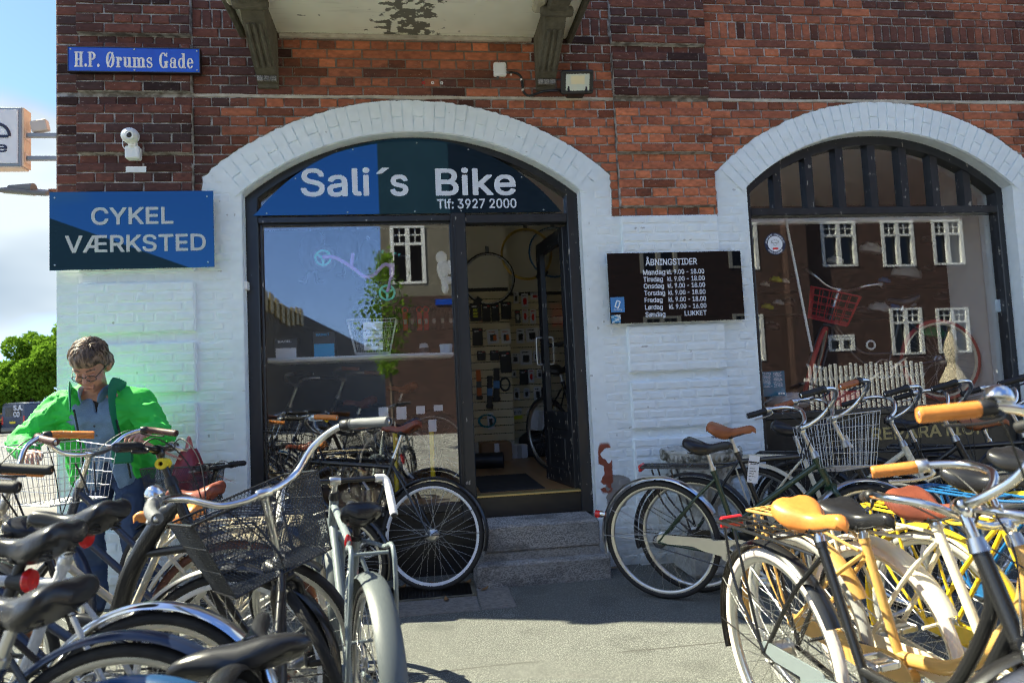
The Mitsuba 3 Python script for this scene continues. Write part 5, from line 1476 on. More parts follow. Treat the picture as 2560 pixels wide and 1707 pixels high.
for i, (xa, xb, za, zb, y, c) in enumerate(PK):
    lab, mt, grp = names[c]
    same = sorted(q for q in PK if q[5] == c and row_of(q) == row_of(PK[i]) and q[4] == y)
    if sum(q[5] == c for q in PK) > 1:
        lab = (ORD[same.index(PK[i])] + ' ' if len(same) > 1 else 'lone ') + {'k': 'black hang pack', 'o': 'white and orange tool pack', 'w': 'small white hang pack', 'r': 'white pack with small red lamp', 'R': 'white pack with bright red lamp', 'K': 'long black folding lock'}[c] + (' from the left' if len(same) > 1 else '') + ', ' + RN[row_of(PK[i])] + ' row, ' + ('near beige' if y < 3 else 'far dark') + ' panel'
    if c == 'w' and y < 3:
        lab, grp = 'grey hang pack with a blue cable loop low on the slatted wall', None
    s = thing('hang_pack', lab, 'package', grp)
    tl = prng.uniform(-0.05, 0.05)
    cx, cz = (xa + xb) / 2, (za + zb) / 2
    w, h = xb - xa, zb - za
    yb = y + 0.012
    M = M4(cx, yb, cz, 0, 0, tl)
    dp = 0.03 if c in 'kKO' else 0.012
    put(s + '__card', box(-w / 2, w / 2, -dp, 0, -h / 2, h / 2, 0.004), mt, M=M)
    if c == 'k':
        part(s, 'label', box(-w * 0.32, w * 0.1, -dp - 0.001, -dp, h * 0.28, h * 0.34), 'paper', M=M)
        part(s, 'label', box(w * 0.14, w * 0.36, -dp - 0.001, -dp, h * 0.36, h * 0.41), 'red_bright', M=M)
        if i == 0:
            for q in (-0.3, -0.12, 0.06):
                part(s, 'yellow_strip', box(-w * 0.22, w * 0.16, -dp - 0.002, -dp, h * q, h * (q + 0.12)), 'card_lime', M=M)
    elif c in 'wro':
        part(s, 'item', box(-w * 0.26, w * 0.26, -dp - 0.014, -dp, -h * 0.32, h * 0.15, 0.006), 'card_black' if c != 'r' else 'red_lens', M=M)
        part(s, 'print', box(-w * 0.35, w * 0.2, -dp - 0.001, -dp, h * 0.3, h * 0.36), 'ink' if c != 'o' else 'card_orange', M=M)
        if c == 'o':
            part(s, 'orange_patch', box(-w * 0.02, w * 0.3, -dp - 0.0145, -dp, -h * 0.28, h * 0.1, 0.003), 'card_orange', M=M)
    elif c in 'Rg':
        part(s, 'lamp', mv(ball((0, 0, 0), (w * 0.24, 0.014, h * 0.24)), (0, -dp, -0.04 * h)), 'red_bright' if c == 'R' else 'reflective', True, M)
        part(s, 'print', box(-w * 0.35, w * 0.3, -dp - 0.001, -dp, h * 0.34, h * 0.4), 'red_bright', M=M)
    elif c in 'OK':
        part(s, 'band', box(-w * 0.51, w * 0.51, -dp - 0.002, 0.0, -h * 0.1, h * 0.12), 'sticker_blue' if c == 'K' else 'plastic_grey', M=M)
        part(s, 'end', box(-w * 0.65, w * 0.65, -dp - 0.004, 0.002, -h * 0.5, -h * 0.36, 0.006), 'card_black', M=M)
    elif c == 'y':
        part(s, 'lime_band', box(-w * 0.505, w * 0.505, -dp - 0.001, 0, -h * 0.5, -h * 0.15), 'card_lime', M=M)
        part(s, 'lettering', mv(text('to Ve', h * 0.25, 0.001, True, w * 0.9), (-w * 0.45, -dp, 0)), 'ink_navy', M=M)
    part(s, 'hook', tube(curve([(0, 0.01, h / 2 + 0.012), (0, -dp * 0.5, h / 2 + 0.012), (0, -dp - 0.01, h / 2 + 0.005)], 3), 0.002, 4), 'steel', M=M)
# coiled cable lock ring and tyres hung up
single('cable_lock', 'teal cable lock coiled in a ring low on the slatted wall', 'lock', mv(cat([ring(0.088, 0.008, 40, 8, 'y'), mv(ring(0.084, 0.008, 40, 8, 'y'), (0.004, -0.014, 0.004))]), (0.735, 2.93, 0.935), s=(1.05, 1, 0.78)), 'teal_cable', True)
bs('teal_cable', (0.02, 0.20, 0.26), 0.4)
single('cable_lock', 'black cable lock coiled in a ring beside the folding locks', 'lock', mv(cat([ring(0.055, 0.010, 36, 8, 'y')]), (0.955, 2.94, 1.33), s=(0.95, 1, 1.25)), 'card_black', True)
for x, z, y, m, lab in ((0.82, 2.515, 2.93, ('rubber', 'silver_rim'), 'black tyre with silver stripe hung inside the open door'), (1.275, 2.80, 3.0, ('gold_rim', 'brass'), 'gold wheel rim hung high inside the door'), (1.62, 2.84, 3.12, ('paint_blue', 'silver_rim'), 'blue tyre with silver stripe half hidden by the door leaf')):
    s = thing('hung_tyre', lab, 'tyre')
    put(s + '__tyre', mv(ring(0.285, 0.016, 64, 10, 'y'), (x, y, z)), m[0], True)
    part(s, 'stripe', mv(ring(0.278, 0.0055, 64, 6, 'y'), (x, y - 0.0145, z)), m[1], True)
    part(s, 'swing_tag', mv(box(-0.035, 0.035, -0.003, 0.003, -0.045, 0.045), (x + (0.14 if 'gold' in lab else -0.13), y - 0.02, z - 0.25), ry=0.6), 'card_black')
    part(s, 'hook', box(x - 0.02, x + 0.02, y - 0.01, y + 0.03, z + 0.27, z + 0.37, 0.004), 'plastic_grey')
for xa, xb, ya, yb, za, zb, m, lab in ((0.97, 1.15, 2.78, 2.95, FZ, 0.665, 'card_white', 'small white open box on the shop floor'), (0.63, 0.95, 2.55, 2.93, FZ, 0.715, 'card_brown', 'brown cardboard box on the shop floor with bags on top'), (1.19, 1.42, 2.85, 3.1, 0.80, 1.02, 'card_white', 'white box tilted on dark goods under the display panel')):
    s = thing('carton', lab, 'box')
    tilt = 0.12 if 'tilted' in lab else 0.0
    cx, cy = (xa + xb) / 2, (ya + yb) / 2
    put(s + '__body', mv(box(xa - cx, xb - cx, ya - cy, yb - cy, 0, zb - za, 0.003), (cx, cy, za), ry=tilt), m)
    part(s, 'tape', mv(box(-0.025, 0.025, ya - cy - 0.001, ya - cy, 0.0, (zb - za) * 0.98), (cx, cy, za), ry=tilt), 'paper' if m == 'card_brown' else 'plastic_light')
single('goods_pile', 'pile of dark bagged goods on the floor behind the door leaf', 'goods', cat([mv(ball((0, 0, 0), (0.22, 0.16, 0.13)), (1.30, 2.98, 0.68)), mv(ball((0, 0, 0), (0.16, 0.15, 0.16)), (1.55, 2.95, 0.70)), box(1.14, 1.65, 2.8, 3.15, FZ, 0.68, 0.02)]), 'card_black', True)
single('black_roll', 'black roll lying on the wooden shop floor', 'roll', tube([(0.42, 1.95, 0.60), (0.78, 1.88, 0.60)], 0.075, 20), 'card_black', 40)
single('door_mat', 'dark mat on the shop floor inside the door', 'mat', box(0.42, 0.90, 0.30, 1.28, FZ, FZ + 0.008, 0.003), 'rubber')
bike('bicycle', 'bicycle standing inside the shop behind the open door leaf', (1.16, 1.45, -1.12, 0.05), frame='diamond', sl=0.5, sp_=0.14, fender=None, rim='alu', z0=FZ, steer=0.25, R=0.335)
# things in the left window
shelf = single('window_shelf', 'white shelf board across the left shop window', 'shelf', tube(curve([(-1.055, 0.30, 1.547), (-0.6, 0.27, 1.542), (-0.2, 0.27, 1.543), (0.262, 0.30, 1.538)], 8), 0.016, 4, flat=(1.0, 1.0)), 'white_plastic')
part(shelf, 'board', box(-1.058, 0.264, 0.32, 0.70, 1.530, 1.548), 'white_plastic')
def kids_bike():
    s = thing('balance_bike', "child's lilac balance bike with mint wheels hung in the left window", 'balance bike')
    y = 0.40
    w0, w1 = np.array([-0.665, y, 2.295]), np.array([-0.206, y, 2.022])
    for c in (w0, w1):
        w = part(s, 'wheel', mv(ring(0.082, 0.022, 40, 10, 'y'), c), 'rubber', True)
        part(w, 'rim', mv(ring(0.054, 0.009, 36, 8, 'y'), c + [0, -0.012, 0]), 'mint', True)
        part(w, 'spoke', cat([tube([c + [0, -0.01, 0], c + np.array([0.052 * math.cos(a), -0.01, 0.052 * math.sin(a)])], [0.013, 0.008], 8) for a in (0.5, 2.6, 4.7)] + [ball(c + [0, -0.012, 0], 0.014, 1)]), 'mint', True)
    hd = np.array([-0.164, y, 2.21])
    part(s, 'frame', cat([tube(curve([w0 + [0.0, -0.035, 0.0], w0 + [0.09, -0.03, -0.005], (-0.45, y, 2.215), (-0.37, y, 2.150), (-0.30, y, 2.160), (-0.22, y, 2.235), hd + [0, 0, 0.005]], 7), 0.0145, 12), tube([hd + [0.0, 0, 0.035], hd + [-0.005, 0, -0.055]], 0.020, 12), tube([(-0.465, y, 2.22), (-0.448, y, 2.325)], 0.014, 12)]), 'lilac', True)
    part(s, 'fork', tube(curve([hd + [-0.005, 0, -0.06], hd + [-0.02, -0.01, -0.10], w1 + [0.015, -0.035, 0.04], w1 + [0, -0.035, 0]], 5), 0.012, 10), 'lilac', True)
    part(s, 'collar', tube([hd + [0, 0, 0.035], hd + [0.002, 0, 0.075]], 0.022, 14), 'plastic_black', True)
    part(s, 'handlebar', tube([(-0.255, y + 0.02, 2.345), (-0.16, y, 2.315), (-0.03, y - 0.02, 2.283)], 0.011, 10), 'plastic_black', True)
    part(s, 'grip', tube([(-0.075, y - 0.013, 2.294), (-0.02, y - 0.022, 2.281)], [0.014, 0.018], 12), 'plastic_black', True)
    for a in (0.12, 0.52, 0.66):
        p = np.array([-0.255, y + 0.02, 2.345]) * (1 - a) + np.array([-0.03, y - 0.02, 2.283]) * a
        part(s, 'band', tube([p - [0.009, 0, -0.0025], p + [0.009, 0, -0.0025]], 0.0135, 10), 'mint', True)
    part(s, 'string', cat([seg(w0 + [0.02, 0, 0.07], (-0.665, y, 2.50), 0.0012, 4), seg(hd + [0, 0, 0.1], (-0.165, y, 2.50), 0.0012, 4)]), 'paper')
kids_bike()
def child_seat(x, y, z, lab, flip):
    s = thing('child_seat', lab, 'child seat')
    put(s + '__shell', mv(cat([ball((0, 0, 0), (0.085, 0.05, 0.155), 3), ball((0.02, 0.02, 0.12), (0.075, 0.04, 0.06), 2)]), (x, y, z)), 'plastic_grey' if flip else 'card_black', True)
    part(s, 'leg', cat([tube([(x - 0.02, y, z - 0.13), (x - 0.045, y - 0.01, z - 0.24)], 0.012, 8), tube([(x + 0.03, y, z - 0.13), (x + 0.05, y - 0.01, z - 0.24)], 0.012, 8)]), 'card_black', True)
    part(s, 'foot_rest', cat([ball((x - 0.065, y - 0.01, z - 0.225), (0.035, 0.02, 0.018), 1), ball((x + 0.07, y - 0.01, z - 0.225), (0.035, 0.02, 0.018), 1)]), 'card_black', True)
    part(s, 'loop', mv(ring(0.012, 0.002, 16, 5, 'y'), (x, y, z + 0.19)), 'steel')
child_seat(-0.80, 0.72, 2.40, 'dark child seat hung at the left of the left window', False)
child_seat(-0.52, 0.78, 2.45, 'dark child seat with its arm bent hung in the middle of the window', False)
child_seat(-0.36, 0.80, 2.34, 'tall dark child seat behind the lilac balance bike', False)
s = thing('plush_toy', 'white plush toy hung head up against the window mullion', 'toy')
pm = m3.Manifold.batch_hull if False else None
put(s + '__body', mv(cat([ball((0, 0, 0.118), (0.043, 0.038, 0.048), 3), ball((0.008, 0, 0.03), (0.046, 0.038, 0.075), 3), ball((-0.012, -0.02, 0.01), (0.020, 0.02, 0.062), 2), ball((0.055, -0.012, 0.04), (0.02, 0.02, 0.055), 2), ball((0.018, -0.02, -0.115), (0.027, 0.03, 0.045), 2), ball((0.045, -0.022, -0.06), (0.032, 0.03, 0.030), 2), ball((0.012, -0.01, -0.06), (0.024, 0.025, 0.05), 2)]), (0.205, 0.36, 2.155)), 'plush_white', True)
def shelf_box(x0, x1, z1, y, m, lab, word=None, strip=None, wm='paper'):
    s = thing('shelf_box', lab, 'box')
    put(s + '__body', box(x0, x1, y, y + 0.12, 1.549, z1, 0.003), m)
    if strip:
        part(s, 'picture', box(x0 + 0.008, x1 - 0.008, y - 0.001, y, 1.56, 1.549 + (z1 - 1.549) * 0.55), strip)
    if word:
        part(s, 'lettering', text(word, 0.016, 0.001, True, (x1 - x0) * 0.6, x0 + (x1 - x0) * 0.15, y - 0.001, z1 - 0.03), wm)
shelf_box(-1.02, -0.86, 1.705, 0.36, 'card_black', 'dark bicycle basket box with a white picture on the window shelf', 'BASIL', 'paper')
shelf_box(-0.75, -0.59, 1.745, 0.36, 'card_black', 'dark box with light blue basket lettering on the window shelf', 'BASKET', 'sky_card', 'sky_card')
bs('sky_card', (0.02, 0.32, 0.62), 0.5)
s = thing('wire_basket', 'white wire bicycle basket with paper cards on the window shelf', 'basket')
m_, pt = wire_basket(0.36, 0.25, 0.22, 0.17, 0.25, 10, 6, 4, 0.0013, 0.0, 0.003)
put(s + '__wires', mv(m_, (-0.33, 0.40, 1.83), rz=PI / 2), 'white_plastic', True)
for z in (1.60, 1.68, 1.75):
    part(s, 'card', box(-0.39, -0.25, 0.395, 0.398, z, z + 0.06), 'paper')
    if z < 1.74:
        part(s, 'lettering', text('BASIL', 0.016, 0.001, True, 0.10, -0.37, 0.394, z + 0.03), 'ink')
s = thing('coffee_jug', 'small grey and black jug on the window shelf', 'jug')
put(s + '__body', mv(lathe([(0, 0), (0.035, 0.0), (0.038, 0.05), (0.03, 0.085), (0.02, 0.09), (0, 0.09)], 24), (0.05, 0.45, 1.549)), 'plastic_light', True)
part(s, 'band', mv(lathe([(0.0385, 0.02), (0.0395, 0.02), (0.0395, 0.055), (0.0385, 0.055)], 24), (0.05, 0.45, 1.549)), 'card_black')
single('plastic_tub', 'pale blue plastic tub at the right end of the window shelf', 'tub', mv(trimesh.creation.cone(0.05, 0.001) if False else lathe([(0, 0), (0.042, 0), (0.05, 0.075), (0.046, 0.075), (0.039, 0.004), (0, 0.004)], 24), (0.215, 0.42, 1.549)), 'tub_blue', True)
bs('tub_blue', (0.50, 0.62, 0.72), 0.4)
s = thing('lock_rail', 'dark rail carrying hanging bicycle locks deep in the left window', 'rail')
put(s + '__rail', tube([(-0.26, 2.6, 2.19), (0.42, 2.6, 2.19)], 0.008, 8), 'dark_steel')
for i, x in enumerate([-0.204, -0.114, -0.039, 0.036, 0.105, 0.186, 0.277, 0.363]):
    rd = i in (1, 3, 4)
    s = thing('hanging_lock', ('red' if rd else 'black') + ' bicycle lock hanging ' + (ORD + ['seventh', 'eighth'])[i] + ' from the left on the rail in the left window', 'lock', 'red locks on the rail' if rd else 'black locks on the rail')
    put(s + '__loop', mv(ring(0.028, 0.009, 20, 8, 'y'), (x, 2.59, 2.15), s=(1, 1, 1)), 'red_bright' if rd else 'card_black', True)
    part(s, 'pack', box(x - 0.026, x + 0.026, 2.57, 2.60, 1.93, 2.12, 0.006), 'card_black' if not rd else 'red_bright')
    part(s, 'label', box(x - 0.016, x + 0.016, 2.567, 2.57, 2.0, 2.05), 'paper')
for i, (x, z0_, z1_) in enumerate(((-0.185, 0.579, 1.03), (0.082, 0.50, 1.0))):
    s = thing('floor_pump', 'yellow floor pump ' + ('left' if i == 0 else 'right') + ' of the two behind the left window', 'pump')
    put(s + '__barrel', tube([(x, 0.42, z0_ - 0.05), (x, 0.42, z1_)], 0.017, 14), 'yellow_plastic', True)
    part(s, 'lettering', mv(text('XLYNX', 0.022, 0.001, True, 0.10), (x + 0.010, 0.402, 0.80), ry=PI / 2), 'ink')
    part(s, 'handle', tube([(x - 0.08, 0.42, z1_ + 0.05), (x + 0.08, 0.42, z1_ + 0.05)], 0.014, 10), 'plastic_black', True)
    part(s, 'rod', tube([(x, 0.42, z1_), (x, 0.42, z1_ + 0.05)], 0.007, 8), 'steel')
    part(s, 'foot', box(x - 0.10, x + 0.10, 0.38, 0.46, FZ, FZ + 0.03, 0.01), 'plastic_black')
for i, (xa, xb, za, zb) in enumerate(((-0.295, -0.226, 1.11, 1.176), (-0.167, -0.095, 1.081, 1.174), (-0.025, 0.04, 1.114, 1.172), (0.105, 0.171, 1.13, 1.174), (0.061, 0.12, 0.98, 1.069))):
    single('price_card', ('leftmost', 'second', 'third', 'rightmost', 'lowest')[i] + ' of the pale price cards low behind the left window pane', 'card', mv(box(xa, xb, 0.349, 0.351, za, zb), (0, 0, 0)), 'paper', group='price cards behind the left window pane')
bike('bicycle', 'dark bicycle with brown saddle standing inside behind the left window', (-0.20, 0.85, 2.95, 0.04), frame='step', sl=0.46, sp_=0.12, saddle='leather_brown', z0=FZ - 0.15, R=0.335, levers=False)
bike('bicycle', 'black bicycle standing inside deeper behind the left window', (0.10, 1.45, 2.9, 0.04), frame='diamond', sl=0.5, sp_=0.14, saddle='leather_tan', grip='leather_tan', z0=FZ - 0.1, R=0.335, levers=False)
# right window display
bs('helmet_white', (0.70, 0.70, 0.68), 0.3)
bs('helmet_blue', (0.03, 0.16, 0.42), 0.3)
bs('helmet_green', (0.03, 0.40, 0.10), 0.3)
bs('helmet_pink', lambda p, n, uv: mix((0.75, 0.72, 0.74), (0.72, 0.16, 0.45), smoothstep(0.48, 0.52, fbm(p.x * 14, p.y * 14, p.z * 14, 2))), 0.3)
HEL = [(3.481, 1.75, 2.19, 0.097, 'w'), (3.601, 1.75, 2.231, 0.124, 'y'), (3.692, 1.75, 2.216, 0.098, 'w'), (3.807, 1.75, 2.257, 0.106, 'k'), (3.489, 1.75, 1.961, 0.123, 'y'), (3.61, 1.75, 2.001, 0.111, 'w'), (3.721, 1.75, 1.997, 0.144, 'k'), (3.519, 1.75, 1.757, 0.155, 'k'), (4.131, 1.55, 2.375, 0.156, 'w'), (4.521, 1.55, 2.477, 0.224, 'w'), (4.884, 1.55, 2.221, 0.28, 'w'), (4.639, 1.55, 2.166, 0.12, 'b'), (5.532, 1.55, 2.344, 0.274, 'w'), (5.559, 1.55, 1.992, 0.232, 'p'), (4.561, 1.55, 1.885, 0.211, 's'), (4.72, 1.55, 1.893, 0.145, 'B'), (4.87, 1.55, 1.926, 0.159, 's'), (5.121, 1.55, 1.609, 0.255, 'g'), (5.277, 1.55, 1.963, 0.19, 'k'), (5.157, 1.55, 2.552, 0.149, 'k'), (4.375, 1.55, 1.867, 0.143, 'k'), (5.13, 1.55, 2.265, 0.122, 'k')]
hm = {'w': ('helmet_white', 'white vented bicycle helmet on the shelves in the right window'), 'y': ('card_lime', 'lime yellow bicycle helmet on the left shelves in the right window'), 'k': ('card_black', 'black bicycle helmet on the shelves in the right window'), 'b': ('helmet_blue', 'small blue helmet beside the largest white helmet'), 'p': ('helmet_pink', 'white and pink bicycle helmet at the right end of the shelves'), 's': ('silver_edge', 'striped grey and black helmet in the lower row of the right window'), 'B': ('helmet_blue', 'blue helmet between the two striped grey helmets'), 'g': ('helmet_green', 'green helmet behind the raised red tyre wheel')}
hc = {c: sum(1 for h in HEL if h[4] == c) for c in hm}
def helmet_mesh():
    m = trimesh.creation.icosphere(subdivisions=3)
    v = np.array(m.vertices)
    v[:, 2] = np.where(v[:, 2] < -0.15, -0.15 - 0.12 * (v[:, 0] > 0.2), v[:, 2])
    v = v * [1.0, 0.78, 0.80]
    v[:, 2] += 0.10 * np.maximum(0, -v[:, 0]) 
    return v, np.array(m.faces)
hmesh = helmet_mesh()
def helmet_vents():
    out = []
    for yy in (-0.52, -0.2, 0.2, 0.52):
        for a0_, a1_ in ((0.45, 1.0), (1.2, 1.85), (2.05, 2.6)):
            a = np.linspace(a0_, a1_, 6)
            r_ = math.sqrt(max(0.05, 1 - yy * yy))
            out.append(tube(np.stack([r_ * np.cos(a) * 1.005, np.full(6, yy * 0.79), r_ * np.sin(a) * 0.805 + 0.10 * np.maximum(0, -r_ * np.cos(a))], 1), [0.02, 0.075, 0.09, 0.09, 0.075, 0.02], 8))
    return cat(out)
vents = helmet_vents()
for x, y, z, w, c in HEL:
    mt, lab = hm[c]
    if hc[c] > 1:
        side = 'left' if x < 4 else 'right'
        same = sorted(h for h in HEL if h[4] == c and (h[0] < 4) == (x < 4))
        k_ = same.index((x, y, z, w, c))
        lab = (ORD[k_] + ' ' if len(same) > 1 else 'lone ') + {'w': 'white vented', 'y': 'lime yellow', 'k': 'black', 's': 'striped grey'}[c] + ' helmet' + (' from the left' if len(same) > 1 else '') + f' on the {side} shelves, right window'
    s = thing('helmet', lab, 'helmet', ('alike ' + {'w': 'white', 'y': 'lime yellow', 'k': 'black', 's': 'striped grey'}[c] + ' helmets in the right window') if hc[c] > 1 else None)
    M = TR(x, y, z) @ M4(0, 0, 0, -0.5, 0, 0.12) @ np.diag([w / 2] * 3 + [1])
    put(s + '__shell', hmesh, mt, True, M)
    part(s, 'vent', vents, 'card_black' if mt != 'card_black' else 'plastic_grey', True, M, kind='stuff')
for i, (xa, xb, y, z) in enumerate(((3.40, 3.86, 1.80, 2.13), (3.40, 3.86, 1.80, 1.89), (4.3, 5.7, 1.60, 2.12), (4.3, 5.7, 1.60, 1.80))):
    single('helmet_shelf', ('upper' if i % 2 == 0 else 'lower') + (' left' if i < 2 else ' right') + ' dark shelf carrying helmets', 'shelf', box(xa, xb, y - 0.12, y + 0.12, z - 0.015, z), 'card_black')
single('light_tube', 'white fluorescent tube fitting along the top of the right window', 'lamp', box(2.62, 4.56, 0.40, 0.46, 2.50, 2.545, 0.01), 'white_plastic')
single('hanging_pole', 'thin white pole leaning inside the right window', 'pole', seg((2.94, 0.30, 2.52), (3.08, 0.30, 1.45), 0.010, 8), 'white_plastic')
def red_extra(b, A, SM, k):
    part(b, 'white_lock', mv(cat([ring(0.035, 0.009, 24, 8, 'y')]), (0.55, -0.06, 0.50)), 'white_plastic', True, A)
bike('bicycle', 'black bicycle with red tyres and red basket displayed high in the right window', (4.36, 0.52, PI - 0.10, 0.02), frame='swan', sl=0.48, sp_=0.12, hl=0.15, bh=0.16, tyre='rubber_red', stripe=True, rim='rubber_cream', fender=None, saddle='leather_black', bar='dutch', grip='grip_black', basket=('grid', 'red_plastic', (0.05, 0, -0.02)), steer=1.10, z0=1.0, R=0.345, extras=red_extra, kick=False)
bs('red_plastic', (0.42, 0.02, 0.025), 0.35)
single('display_plinth', 'dark plinth carrying the raised bicycle in the right window', 'plinth', box(3.0, 4.62, 0.42, 0.72, FZ, 0.998, 0.01), 'card_black')
s = thing('notice_poster', 'teal blue printed notice stuck low inside the right window', 'poster')
put(s + '__sheet', box(2.575, 2.76, 0.159, 0.161, 1.12, 1.308), 'poster_blue')
bs('poster_blue', (0.012, 0.14, 0.24), 0.5)
part(s, 'print', cat([box(x, x + prng.uniform(0.05, 0.07), 0.1575, 0.159, z, z + 0.003) for x in (2.585, 2.67) for z in np.arange(1.19, 1.295, 0.0095)]), 'paper', kind='stuff')
part(s, 'dots', cat([mv(ball((0, 0, 0), (0.008, 0.001, 0.008), 1), (x, 0.158, 1.137)) for x in (2.705, 2.725, 2.745)]), 'paper', kind='stuff')
s = thing('round_sticker', 'round blue and white helmet dealer sticker on the right window pane', 'sticker')
put(s + '__disc', mv(lathe([(0, 0), (0.086, 0), (0.086, 0.001), (0, 0.001)], 48, 'y'), (2.757, 0.153, 2.284)), 'ink_navy')
part(s, 'face', mv(lathe([(0, 0), (0.060, 0), (0.060, 0.001), (0, 0.001)], 48, 'y'), (2.757, 0.1518, 2.284)), 'paper')
part(s, 'helmet_drawing', cat([tube(curve([(2.757 + 0.033 * math.cos(a), 0.1505, 2.293 + 0.022 * math.sin(a)) for a in np.linspace(0, PI, 7)], 3), 0.0016, 5), seg((2.724, 0.1505, 2.293), (2.79, 0.1505, 2.293), 0.0016, 5), seg((2.735, 0.1505, 2.293), (2.757, 0.1505, 2.265), 0.0012, 5), seg((2.778, 0.1505, 2.293), (2.757, 0.1505, 2.265), 0.0012, 5)]), 'ink')
part(s, 'red_label', box(2.735, 2.779, 0.150, 0.1515, 2.240, 2.254, 0.0), 'red_bright')
def round_text(word, r, a0, a1, cx, cz, y, h, flip=False):
    out = []
    for i, ch in enumerate(word):
        if ch == ' ':
            continue
        a = a0 + (a1 - a0) * i / (len(word) - 1)
        t = text(ch, h, 0.0008, True)
        v, f = t
        v = v - [v[:, 0].max() / 2, 0, 0]
        rot = -(a - PI / 2) if not flip else -(a + PI / 2)
        c, q = math.cos(rot), math.sin(rot)
        X, Z = v[:, 0] * c + v[:, 2] * q, -v[:, 0] * q + v[:, 2] * c
        rr_ = r if not flip else r + h
        out.append((np.stack([cx + rr_ * math.cos(a) + X, v[:, 1] + y, cz + rr_ * math.sin(a) + Z], 1), f))
    return cat(out)
part(s, 'lettering', round_text('GODKENDT FORHANDLER', 0.066, math.radians(172), math.radians(8), 2.757, 2.284, 0.1525, 0.012), 'paper')
part(s, 'lettering', round_text('CYKELTILBEHØR', 0.066, math.radians(222), math.radians(318), 2.757, 2.284, 0.1525, 0.012, True), 'paper')
s = single('small_notice', 'small pale blue notice at the right edge of the right window', 'sticker', box(4.587, 4.635, 0.158, 0.160, 1.70, 1.80), 'tub_blue')
for i, x in enumerate((2.9, 3.35, 3.8)):
    single('window_parcel', ('grey crumpled cover', 'red helmet box', 'dark helmet box')[i] + ' lying on the sill of the right window', 'parcel', mv(ball((0, 0, 0), (0.20, 0.12, 0.07), 3) if i == 0 else box(-0.12, 0.12, -0.08, 0.08, -0.06, 0.06, 0.01), (x, 0.36, 1.07)), ('plastic_light', 'red_plastic', 'card_black')[i], True if i == 0 else False)
# ---------------------------------------------------------------- people
def sph(c, r):
    return m3.Manifold.sphere(r, 20).translate(tuple(float(x) for x in c))


def hull(*cr):
    return m3.Manifold.batch_hull([sph(c, r) for c, r in cr])


def chain(P, R_):
    return [hull((P[i], R_[i]), (P[i + 1], R_[i + 1])) for i in range(len(P) - 1)]


def union(L):
    return m3.Manifold.batch_boolean(L, m3.OpType.Add)


def soft(m, length=0.02, it=10):
    m = m.refine_to_length(length)
    v, f = vf(m)
    t = trimesh.Trimesh(v, f, process=True)
    trimesh.smoothing.filter_taubin(t, 0.5, -0.53, iterations=it)
    return np.array(t.vertices), np.array(t.faces)


def wrinkle(m, amp, fr, seed=0):
    v, f = vf(m)
    t = trimesh.Trimesh(v, f, process=False)
    n = np.array(t.vertex_normals)
    k = meshkit.fbm(v * fr, 3, seed) - 0.5
    return v + n * (k * amp)[:, None], f


def folds(m, seed=0, amp=0.030):
    """cloth folds: ridged noise pressed into the surface along its normals"""
    v, f = vf(m)
    n = np.array(trimesh.Trimesh(v, f, process=False).vertex_normals)
    w = v + 0.10 * (meshkit.fbm(v * 5 + seed, 2, seed)[:, None] - 0.5)
    a = 1 - np.abs(2 * meshkit.fbm(w * [11, 11, 5.5], 2, seed) - 1) * 2.2
    b = 1 - np.abs(2 * meshkit.fbm(w * [7, 7, 15] + 4, 2, seed + 3) - 1) * 2.2
    h = np.maximum(a, b * 0.9) - 0.6
    return v + n * (np.clip(h, -0.6, 0.4) * amp)[:, None], f


bs('skin', lambda p, n, uv: mix((0.40, 0.20, 0.145), (0.52, 0.29, 0.21), fbm(p.x * 40, p.y * 40, p.z * 40, 3)), 0.5, spec=0.35)
bs('lips', (0.30, 0.11, 0.09), 0.45)
bs('jacket_green', lambda p, n, uv: mix((0.020, 0.44, 0.050), (0.040, 0.56, 0.075), fbm(p.x * 9, p.y * 9, p.z * 9, 3)), 0.75, sheen=0.3)
bs('jacket_lining', (0.008, 0.16, 0.085), 0.7)
bs('denim', lambda p, n, uv: mix((0.11, 0.19, 0.32), (0.20, 0.31, 0.46), fbm(p.x * 22, p.y * 22, p.z * 22, 4)) * (0.85 + 0.3 * noise(p.x * 400, p.y * 400, p.z * 400)), 0.85)
bs('jeans_dark', lambda p, n, uv: mix((0.018, 0.035, 0.085), (0.04, 0.075, 0.16), fbm(p.x * 14, p.y * 14, p.z * 14, 4)), 0.85)
bs('tee_black', (0.012, 0.012, 0.013), 0.85)
bs('hair_brown', lambda p, n, uv: mix((0.050, 0.032, 0.022), (0.24, 0.165, 0.11), smoothstep(0.32, 0.72, fbm(p.x * 90 + p.z * 12, p.y * 60, p.z * 22, 3))), 0.45)
bs('zip_dark', (0.012, 0.03, 0.03), 0.5)
bs('cloth_white', (0.74, 0.74, 0.76), 0.85)
bs('cloth_dark', (0.02, 0.022, 0.02), 0.85)

PX, PY = -1.555, -1.20
A3 = np.array


